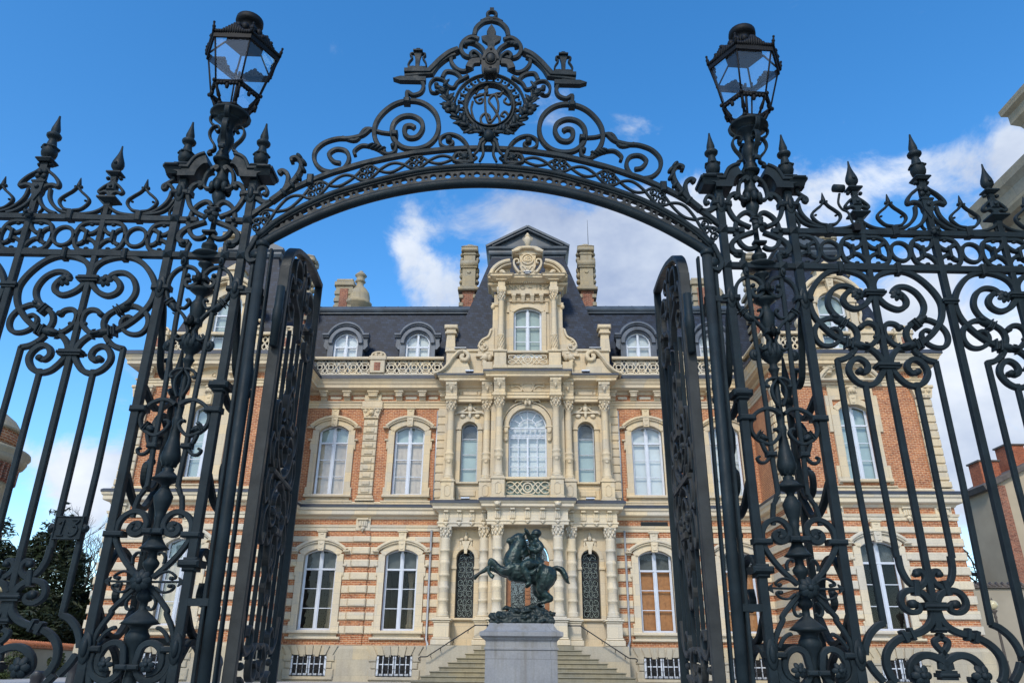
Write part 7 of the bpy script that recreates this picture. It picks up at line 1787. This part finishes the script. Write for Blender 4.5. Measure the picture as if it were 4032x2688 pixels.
m = MB(); m.tube([hp(602 + 40 * math.cos(a), 300 + 4 * math.sin(a), .15 * math.sin(a)) for a in [2 * PI * i / 16 for i in range(16)]], .018, 6, closed=True); m.tube([hp(570, 200, -.14), hp(610, 250, -.17), hp(640, 300, -.12)], .012, 6); m.build('belt', BRONZE, ri)
m = MB(); m.tube([hp(600, 278, -.24), hp(603, 310, -.26), hp(602, 460, -.28)], [.014, .022, .014], 8); m.tube([hp(590, 308, -.26), hp(618, 308, -.26)], .014, 6); m.build('sabre', BRONZE, ri)
m = MB(); m.tube([hp(578, 146, .02), hp(556, 124, .04), hp(530, 96, .05), hp(518, 76, .05)], [.010, .014, .018, .032], 10); m.build('bugle', BRONZE, ri)
# rocky bronze base
m = MB(); rnd = random.Random(4)
m.frus(.01, 0, .0, .17, 1.66, .95, 1.62, .9); m.frus(.05, 0, .15, .30, 1.5, .84, 1.36, .74); m.frus(.2, 0, .28, .40, 1.15, .66, .8, .5)
for i in range(230):
    x = rnd.uniform(-.80, .84); top = .20 + .22 * max(0, 1 - abs(x - .25) * 1.3); z = rnd.uniform(.02, top)
    m.ball((x, rnd.choice((-1, 1)) * rnd.uniform(.2, .50) * (1 - z * .7), z), (rnd.uniform(.04, .13), rnd.uniform(.05, .11), rnd.uniform(.03, .09)), 7, 5, Matrix.Rotation(rnd.uniform(-.9, .9), 3, 'Y'))
for i in range(60):
    x = rnd.uniform(-.78, .84); top = .16 + .26 * max(0, 1 - abs(x - .25) * 1.3)
    m.ball((x, rnd.uniform(-.35, .35), top), (rnd.uniform(.05, .12), rnd.uniform(.06, .12), rnd.uniform(.04, .08)), 7, 5)
m.tube([(-.50, -.1, .36), (-.42, -.15, .40), (-.25, -.1, .36), (-.1, 0, .30)], [.03, .06, .06, .05], 8)
for q in range(4): m.tube([(.05 + q * .12, -.05, .30), (.25 + q * .1, -.1, .42), (.40 + q * .06, -.05, .46)], [.05, .04, .03], 6)
rb = m.build('rock_base', ROCK, so); fuse(rb, .016, 1)
# pedestal
po = empty('statue_pedestal', Matrix.Translation((SX, SY + .15, .6)), 'grey stone pedestal with chipped cornice carrying the bronze rider', 'pedestal')
m = MB(); W, Dp = .92, .75
m.box(-W, W, -Dp, Dp, 0, 1.40); m.box(-W + .16, W - .16, -Dp - .015, Dp, 0, 1.20); pd = m.build('die', PEDS, po)
sq = lambda w, d: [(-w, d), (-w, -d), (w, -d), (w, d)]
m = MB(); m.mold(sq(W, Dp) + [(-W, Dp)], [(0, 1.40), (.03, 1.42), (.03, 1.46), (0, 1.48), (-.005, 1.62), (.04, 1.66), (.05, 1.70), (.12, 1.72), (.15, 1.74), (.15, 1.835), (.06, 1.86), (.0, 1.90), (-.06, 1.98), (-.09, 2.055), (-.5, 2.056)]); m.box(-W + .01, W - .01, -Dp + .01, Dp - .01, 1.40, 1.9)
m.build('pedestal_cornice', PEDS, po)

# ------------------------------------------------------------------ ground and neighbours
def gz(y):
    return 0 if y < 8 else (.98 * (y - 8) / 20 if y < 28 else .98)
m = MB()
ys = [-400, -20, 0, 6, 8, 12, 16, 20, 24, 28, 32, 40, 60, 120, 700]
xs = [-900, -100, -40, -20, -8, 0, 8, 20, 40, 100, 900]
m.add([(x, y, gz(y)) for y in ys for x in xs], [(j * len(xs) + i, j * len(xs) + i + 1, (j + 1) * len(xs) + i + 1, (j + 1) * len(xs) + i) for j in range(len(ys) - 1) for i in range(len(xs) - 1)])
tag(m.build('ground', EARTH), kind='structure')
m = MB(); yy = [6.2, 8, 12, 16, 20, 24, 28, 34, 52]
m.add([(x, y, gz(y) + .006) for y in yy for x in (-23.5 if y > 30 else -20, 24)], [(2 * i, 2 * i + 1, 2 * i + 3, 2 * i + 2) for i in range(len(yy) - 1)])
tag(m.build('pavement', PAVE), kind='structure')
# garden wall left with tiled coping
def wall_run(name, pts, h, th, mat, cope, label, cat='wall'):
    root = empty(name, Matrix.Translation((pts[0][0], pts[0][1], 0)), label, cat)
    o = Vector((pts[0][0], pts[0][1]))
    pl = [tuple(Vector(p) - o) for p in pts]
    m = MB(); m.mold(pl, [(0, .3), (0, h), (-th, h), (-th, .3)]); m.build('wall', mat, root)
    m = MB(); m.mold(pl, [(.10, h + .001), (.14, h + .03), (.14, h + .09), (-th / 2, h + .27), (-th - .14, h + .09), (-th - .14, h + .03), (-th - .10, h + .001)])
    n = int(sum((Vector(b) - Vector(a)).length for a, b in zip(pl, pl[1:])) / .3)
    L = (Vector(pl[1]) - Vector(pl[0]))
    for i in range(n):
        p = Vector(pl[0]) + L * ((i + .5) / n); t = L.normalized(); nn = Vector((t.y, -t.x))
        a = p + nn * .15; b = p - nn * th / 2
        m.tube([(a.x, a.y, h + .10), (b.x, b.y, h + .29)], .085, 6)
    m.build('coping', cope, root)
    return root
wall_run('garden_wall', [(-24.6, 47), (-22.2, 35.5), (-19.4, 25)][::-1] and [(-20.0, 24), (-22.2, 35.5), (-24.9, 50)][::-1][::-1] and [(-24.9, 50), (-22.2, 35.5)][::-1], 2.25, .4, RENDERB, TILE, 'beige garden wall with orange tile coping beneath the dark conifer')
# leafy things
def leafcloud(name, mat, parent, blobs, n, size, seed=1, needle=False):
    rnd = random.Random(seed); vs = []; fs = []
    tot = sum(b[3] * b[4] * b[5] for b in blobs)
    for cx, cy, cz, rx, ry, rz in blobs:
        k = int(n * rx * ry * rz / tot)
        for _ in range(k):
            while True:
                u = Vector((rnd.uniform(-1, 1), rnd.uniform(-1, 1), rnd.uniform(-1, 1)))
                if .25 < u.length < 1: break
            u = u.normalized() * (u.length ** .45)
            p = Vector((cx + u.x * rx, cy + u.y * ry, cz + u.z * rz))
            s = size * rnd.uniform(.5, 1.3)
            d = Vector((rnd.uniform(-1, 1), rnd.uniform(-1, 1), rnd.uniform(-.7, .5))).normalized(); e = d.orthogonal().normalized()
            e = (Matrix.Rotation(rnd.uniform(0, 6.28), 3, d) @ e)
            w = .28 if needle else .5
            o = len(vs)
            vs += [p - d * s * .5, p + e * s * w * .5, p + d * s * .6, p - e * s * w * .5]; fs.append((o, o + 1, o + 2, o + 3))
    me = bpy.data.meshes.new(name); me.from_pydata([tuple(v) for v in vs], [], fs); me.materials.append(mat)
    ob = bpy.data.objects.new(name, me); COL.objects.link(ob); ob.parent = parent
    return ob
def conifer(x, y, h, r, label, seed, n=16000):
    rnd = random.Random(seed)
    root = empty('conifer_tree', Matrix.Translation((x, y, .95)), label, 'tree', 'dark conifers left of the chateau')
    m = MB(); m.tube([(0, 0, 0), (.1, 0, h * .4), (0, .05, h * .9)], [.28, .18, .04], 8)
    for i in range(26):
        a = i * 2.4; z = h * (.15 + .75 * i / 26); L = r * (1 - .8 * i / 26); m.tube([(0, 0, z), (math.cos(a) * L * .6, math.sin(a) * L * .6, z + .1), (math.cos(a) * L, math.sin(a) * L, z - .2)], [.06, .04, .015], 5)
    m.build('trunk', BARK, root)
    bl = []
    for i in range(60):
        t = rnd.random() ** .8; z = h * (.05 + .93 * t); rr = r * (1 - t) ** .6 * rnd.uniform(.5, 1.02); a = rnd.uniform(0, 6.28)
        q = max(.25, r * .34 * (1.05 - t)); bl.append((rr * math.cos(a), rr * math.sin(a), z, q * 1.2, q * 1.2, q * .75))
    bl += [(0, 0, h * .97, .3, .3, .6), (0, 0, h * .5, r * .55, r * .55, h * .35), (0, 0, h * .22, r * .8, r * .8, h * .2)]
    leafcloud('crown', NEEDLE, root, bl, int(n * 1.9), .42, seed, True)
conifer(-27.6, 46, 9.6, 3.7, 'tall dark conifer rising highest behind the left railing', 3)
conifer(-31.6, 47, 9.0, 3.4, 'dark conifer at the left edge, lower than its neighbour', 5, 12000)
conifer(-25.3, 48, 5.8, 2.4, 'small dark conifer nearest the chateau, above the tiled wall', 8, 9000)
def bare(name, x, y, h, label, seed, weep=0.0, spread=.5, depth=6, grp=None, tap=.64):
    rnd = random.Random(seed)
    root = empty(name, Matrix.Translation((x, y, .9)), label, 'tree', grp)
    tr = MB(); br = MB()
    def grow(m, p, d, L, r, k):
        n = 3; pts = [p]; q = p.copy(); dd = d.copy()
        for i in range(n):
            dd = (dd + Vector((rnd.uniform(-.22, .22), rnd.uniform(-.22, .22), rnd.uniform(-.1, .14) - (weep * (depth - k) * .14 if k < depth - 1 else 0)))).normalized()
            q = q + dd * L / n; pts.append(q.copy())
        m.tube(pts, [r, r * .88, r * .76, r * .62], 5 if k > 2 else 3)
        if k <= 0: return
        for i in range(rnd.choice((2, 3, 3)) if k > 1 else 3):
            a = Vector((rnd.uniform(-1, 1), rnd.uniform(-1, 1), rnd.uniform(-.3, .8))) * spread
            st = pts[rnd.choice((2, 3, 3))]
            grow(br, st, (dd + a).normalized(), L * rnd.uniform(.62, .85), r * tap, k - 1)
    grow(tr, Vector((0, 0, 0)), Vector((0, 0, 1)), h * .3, h * .02, depth)
    tr.build('trunk', BARK, root); br.build('crown', BARK, root)
bare('bare_tree', -30.6, 58, 12, 'leafless tree with fine twigs between the conifer and the left pier', 4, 0, .75, 6, 'bare trees left')
bare('bare_tree', -34.5, 62, 10, 'leafless tree behind the dark conifers at the left', 6, 0, .75, 5, 'bare trees left')
bare('weeping_tree', 30.0, 49, 13.5, 'leafless weeping tree with drooping twigs beyond the right corner of the chateau', 12, 1.0, .8, 6, tap=.72)
bare('bare_tree', 31.0, 58, 12, 'leafless tree behind the weeping one, right of the chateau', 15, .3, .8, 6)
def shrub(x, y, h, r, label, seed):
    root = empty('shrub', Matrix.Translation((x, y, .95)), label, 'shrub', 'shrubs against the garden wall')
    m = MB(); rnd = random.Random(seed)
    for k in range(7): a = rnd.uniform(0, 6.28); m.tube([(0, 0, 0), (math.cos(a) * r * .4, math.sin(a) * r * .4, h * .5), (math.cos(a) * r * .8, math.sin(a) * r * .8, h * rnd.uniform(.7, 1))], [.025, .018, .006], 5)
    m.build('stem', BARK, root)
    leafcloud('foliage', SHRUB, root, [(rnd.uniform(-.5, .5) * r, rnd.uniform(-.5, .5) * r, h * rnd.uniform(.3, .85), r * .55, r * .55, h * .22) for _ in range(7)], 900, .13, seed)
shrub(-21.3, 35.0, 1.25, .5, 'wispy green shrub against the beige wall, left of the other', 2); shrub(-21.6, 38.6, 1.15, .4, 'narrow green shrub against the beige wall, nearer the chateau', 7); shrub(-21.0, 33.8, .4, .5, 'low green shrub at the foot of the beige wall', 9)
m = MB(); m.add([(-21.9, 33, .99), (-20.9, 33, .99), (-23.2, 47, .99), (-24.2, 47, .99)], [(0, 1, 2, 3)]); tag(m.build('grass', GRASS), kind='stuff')
# globe lamps of the courtyard
def globe_lamp(x, y, h, label):
    z = gz(y); root = empty('globe_lamp', Matrix.Translation((x, y, z)), label, 'street lamp', 'globe lamps in the courtyard')
    m = MB(); m.lathe([(.13, 0), (.13, .25), (.08, .35), (.06, .9), (.075, .95), (.045, 1.0), (.04, h - .55), (.06, h - .5), (.04, h - .45), (.05, h - .36), (.11, h - .30), (.10, h - .26)], 0, 0, 12); m.build('pole', BARK, root)
    m = MB(); m.ball((0, 0, h - .09), .165, 16, 12); m.build('globe', GLOBE, root)
    m = MB(); m.lathe([(.06, h + .06), (.03, h + .1), (.01, h + .16)], 0, 0, 8); m.build('cap', BARK, root)
globe_lamp(-14.85, 28, 2.85, 'globe lamp on a thin post beside the left gate pier'); globe_lamp(-18.2, 28, 3.2, 'globe lamp at the far left edge in front of the conifer'); globe_lamp(17.3, 28, 2.9, 'globe lamp on a thin post right of the chateau')
# bollards
def bollard(x, y, top, r, label, cone=False):
    z = gz(y); root = empty('bollard', Matrix.Translation((x, y, z)), label, 'bollard', 'dark bollards behind the railings'); h = top - z
    m = MB(); m.lathe([(r * 1.2, 0), (r * 1.2, .12), (r, .16), (r * .92, h - .2)] + ([(r * .92, h - .16), (r * 1.08, h - .14), (r * 1.08, h - .10), (r * .8, h - .05), (r * .2, h)] if cone else [(r * .92, h - .12), (r * 1.05, h - .10), (r * 1.05, h - .02), (r * .95, h)]), 0, 0, 16); m.build('shaft', BOLL, root)
bollard(-6.43, 12, 1.66, .095, 'dark bollard with flat top left of the left pier'); bollard(-6.95, 12, 1.5, .095, 'short dark bollard at the far left behind the bottom scroll'); bollard(-4.31, 12, 1.74, .055, 'slim bollard with pointed cap between left pier and open gate leaf', True); bollard(3.45, 12, 1.66, .055, 'slim bollard with pointed cap behind the right pier', True)
# corbelled brick turret at the left edge
to = empty('brick_turret', Matrix.Translation((-17.05, 22, .7)), 'round brick and stone turret at the far left edge', 'turret')
m = MB(); m.lathe([(1.0, 0), (1.0, 4.2), (1.15, 4.3), (1.2, 4.5), (1.5, 4.75), (1.62, 4.9), (1.62, 5.05), (1.66, 5.1), (1.66, 5.8), (1.72, 5.9)], 0, 0, 40); m.build('corbel', STONED, to)
m = MB(); m.lathe([(1.7, 5.9), (1.78, 6.3), (1.86, 6.45)], 0, 0, 40)
for k in range(60):
    a = 2 * PI * k / 60; m.box(-.03, .03, -.05, .05, 5.95, 6.4); M_ = Matrix.Rotation(a, 4, 'Z') @ Matrix.Translation((0, -1.84, 0)); m.xf(M_, len(m.v) - 8)
m.build('dentil_band', BRICKD, to)
m = MB(); m.lathe([(1.86, 6.45), (2.0, 6.5), (2.05, 6.6), (2.05, 6.72), (2.12, 6.78), (2.1, 6.86), (1.8, 6.95), (1.72, 7.0)], 0, 0, 40); m.build('cornice', STONED, to)
m = MB(); m.lathe([(1.7, 7.0), (1.7, 7.45)], 0, 0, 40); m.build('drum', BRICK, to)
m = MB(); m.lathe([(1.78, 7.46), (1.8, 7.5), (1.72, 7.56), (1.5, 7.85), (1.1, 8.15), (.5, 8.35), (.05, 8.4)], 0, 0, 40); m.build('dome', STONED, to)
# cornice of the neighbour at the right edge
no = empty('stone_gatehouse', Matrix.Translation((7.0, 5, 0)), 'stone gatehouse whose overhanging cornice enters at the upper right edge', 'gatehouse')
m = MB(); m.box(0, 6, -3.5, 3.6, 0, 7.05); m.box(.75, 6, -3.5, 3.75, 7.66, 9.0); m.build('wall', STONED, no)
m = MB(); m.mold([(6, 3.6), (0, 3.6), (0, -3.5)], [(.0, 6.75), (.04, 6.8), (.04, 7.0), (.12, 7.06), (.16, 7.2), (.30, 7.24), (.34, 7.30), (.36, 7.5), (.42, 7.58), (.43, 7.7), (.0, 7.72), (-.8, 7.74)]); m.build('cornice', STONED, no)
m = MB(); m.mold([(6, 3.75), (.75, 3.75), (.75, -3.5)], [(.0, 8.85), (.05, 8.9), (.12, 9.1), (.2, 9.2), (.2, 9.35), (.26, 9.40), (.27, 9.5), (-2, 9.52)]); m.build('upper_cornice', STONED, no)
# beige house with brick chimneys behind on the right
bo = empty('beige_house', Matrix.Translation((27.3, 42, .9)), 'beige rendered house with brick chimneys and a brick strip beyond the right railing', 'house')
m = MB(); m.prism([(0, 0), (14, 0), (14, 14.8), (7, 13.6), (0, 10.35)], 0, 2.6); m.build('wall', RENDER_, bo)
m = MB(); m.box(.32, .95, -.06, .0, 3.5, 10.45); m.build('brick_strip', BRICKD, bo)
m = MB(); m.strip([(-.35, 10.28), (7, 13.72), (14.4, 17.0)], .30, 3.1, 1.3, raw=True, ch=.02); m.build('roof', COPING, bo)
for x, z, w, h in ((.35, 10.5, 1.15, 1.55), (2.2, 11.3, 1.05, 1.75)):
    m = MB(); m.box(x, x + w, .8, 1.9, z, z + h); c = m.build('chimney', CHIMB, bo); m = MB(); m.bevbox(x - .08, x + w + .08, .72, 1.98, z + h, z + h + .1, .02); m.build('chimney_cap', COPING, c)
wall_run('side_wall', [(22.5, 41.0), (27.4, 40.6)], 5.6, .4, RENDERB, COPING, 'beige courtyard wall with tile coping between chateau and beige house')

# ------------------------------------------------------------------ sky, sun, camera
w = bpy.data.worlds.new('World'); SC.world = w; w.use_nodes = True
t = w.node_tree; bg = t.nodes['Background']
SUN_EL, SUN_AZ = R(SUNEL), R(SUNAZ)      # azimuth: degrees clockwise from +Y
sky = nd(t, 'ShaderNodeTexSky', sky_type='NISHITA'); sky.sun_disc = False; sky.sun_elevation = SUN_EL; sky.sun_rotation = SUN_AZ
sky.air_density = 1.0; sky.dust_density = .6; sky.ozone_density = 1.6; sky.altitude = 100
tc = nd(t, 'ShaderNodeTexCoord'); dirv = tc.outputs['Generated']
hsv = nd(t, 'ShaderNodeHueSaturation'); hsv.inputs['Saturation'].default_value = 1.36; hsv.inputs['Value'].default_value = SKYV; lk(t, sky.outputs[0], hsv.inputs['Color'])
def lobe(az, el, raz, rel, amp=1.0, pw=1.0):
    """soft elliptical patch of cloud cover about a sky direction (degrees)"""
    d = Vector((math.sin(R(az)) * math.cos(R(el)), math.cos(R(az)) * math.cos(R(el)), math.sin(R(el))))
    ux = Vector((math.cos(R(az)), -math.sin(R(az)), 0)); uy = ux.cross(d) * -1
    def dt(v, s):
        n = nd(t, 'ShaderNodeVectorMath', operation='DOT_PRODUCT'); lk(t, dirv, n.inputs[0]); n.inputs[1].default_value = v * s; return n.outputs['Value']
    def mth(op, a, b=None):
        n = nd(t, 'ShaderNodeMath', operation=op)
        for i, q in enumerate((a, b)):
            if q is None: continue
            if hasattr(q, 'is_output'): lk(t, q, n.inputs[i])
            else: n.inputs[i].default_value = q
        return n.outputs[0]
    a = dt(ux, 1 / R(raz)); b = dt(uy, 1 / R(rel)); f = dt(d, 1)
    r2 = mth('ADD', mth('MULTIPLY', a, a), mth('MULTIPLY', b, b))
    g = mth('MULTIPLY', mth('EXPONENT', mth('MULTIPLY', r2, -1.0)), amp)
    return mth('MULTIPLY', g, mth('GREATER_THAN', f, 0))
LOBES = CLOUDS
acc = None
for L in LOBES:
    o = lobe(*L)
    if acc is None: acc = o
    else:
        n = nd(t, 'ShaderNodeMath', operation='ADD'); lk(t, acc, n.inputs[0]); lk(t, o, n.inputs[1]); acc = n.outputs[0]
def skynoise(scale, det, rough, dist=0.0, st=(1, 1, 1.5)):
    mp = nd(t, 'ShaderNodeMapping'); mp.inputs['Scale'].default_value = st; lk(t, dirv, mp.inputs[0])
    n = nd(t, 'ShaderNodeTexNoise'); n.inputs['Scale'].default_value = scale; n.inputs['Detail'].default_value = det; n.inputs['Roughness'].default_value = rough; n.inputs['Distortion'].default_value = dist
    lk(t, mp.outputs[0], n.inputs['Vector']); return n.outputs['Fac']
f1 = skynoise(7, 9, .62, .35)
# density = cover + (noise - .5) * k
n1 = nd(t, 'ShaderNodeMath', operation='SUBTRACT'); lk(t, f1, n1.inputs[0]); n1.inputs[1].default_value = .5
n2 = nd(t, 'ShaderNodeMath', operation='MULTIPLY_ADD'); lk(t, n1.outputs[0], n2.inputs[0]); n2.inputs[1].default_value = 2.5; lk(t, acc, n2.inputs[2])
mask = nd(t, 'ShaderNodeMapRange'); mask.interpolation_type = 'SMOOTHSTEP'; lk(t, n2.outputs[0], mask.inputs[0]); mask.inputs[1].default_value = .30; mask.inputs[2].default_value = .95
ccol = ramp(t, skynoise(3.2, 6, .6), [(.30, (3.0, 3.8, 5.6)), (.50, (5.6, 6.3, 7.5)), (.72, (8.4, 8.8, 9.4))])
cv = nd(t, 'ShaderNodeVectorMath', operation='SCALE'); lk(t, ccol, cv.inputs[0]); cv.inputs['Scale'].default_value = CLOUDV
mx_ = mix(t, mask.outputs[0], hsv.outputs[0], (1, 1, 1)); 
mixn = [n for n in t.nodes if n.bl_idname == 'ShaderNodeMix'][-1]; lk(t, cv.outputs[0], mixn.inputs[7]); mixn.clamp_result = False
lk(t, mx_, bg.inputs[0]); bg.inputs[1].default_value = SKYS
sd = bpy.data.lights.new('sun', 'SUN'); sd.energy = SUNS; sd.angle = R(SUNANG); sd.color = (1, .93, .82)
so_ = bpy.data.objects.new('sun', sd); COL.objects.link(so_)
dv = Vector((math.sin(SUN_AZ) * math.cos(SUN_EL), math.cos(SUN_AZ) * math.cos(SUN_EL), math.sin(SUN_EL)))
so_.rotation_euler = dv.to_track_quat('Z', 'Y').to_euler(); so_.location = dv * 60
cam = bpy.data.cameras.new('camera'); co = bpy.data.objects.new('camera', cam); COL.objects.link(co)
cam.sensor_width = 36; cam.lens = 36 * 1700 / 2352; cam.clip_end = 3000; cam.clip_start = .05
p, r = R(23.75), R(.5)
Rt = Vector((1, 0, 0)); Fw = Vector((0, math.cos(p), math.sin(p))); Up = Vector((0, -math.sin(p), math.cos(p)))
Rc = Rt * math.cos(r) + Up * math.sin(r); Uc = Up * math.cos(r) - Rt * math.sin(r)
co.matrix_world = Matrix(((Rc.x, Uc.x, -Fw.x, 0), (Rc.y, Uc.y, -Fw.y, 0), (Rc.z, Uc.z, -Fw.z, 1.6), (0, 0, 0, 1)))
SC.camera = co
SC.view_settings.view_transform = 'Standard'; SC.view_settings.look = 'None'; SC.view_settings.exposure = 0
SC.cycles.max_bounces = 6; SC.cycles.transparent_max_bounces = 16; SC.cycles.diffuse_bounces = 3; SC.cycles.glossy_bounces = 3; SC.cycles.caustics_reflective = False; SC.cycles.caustics_refractive = False
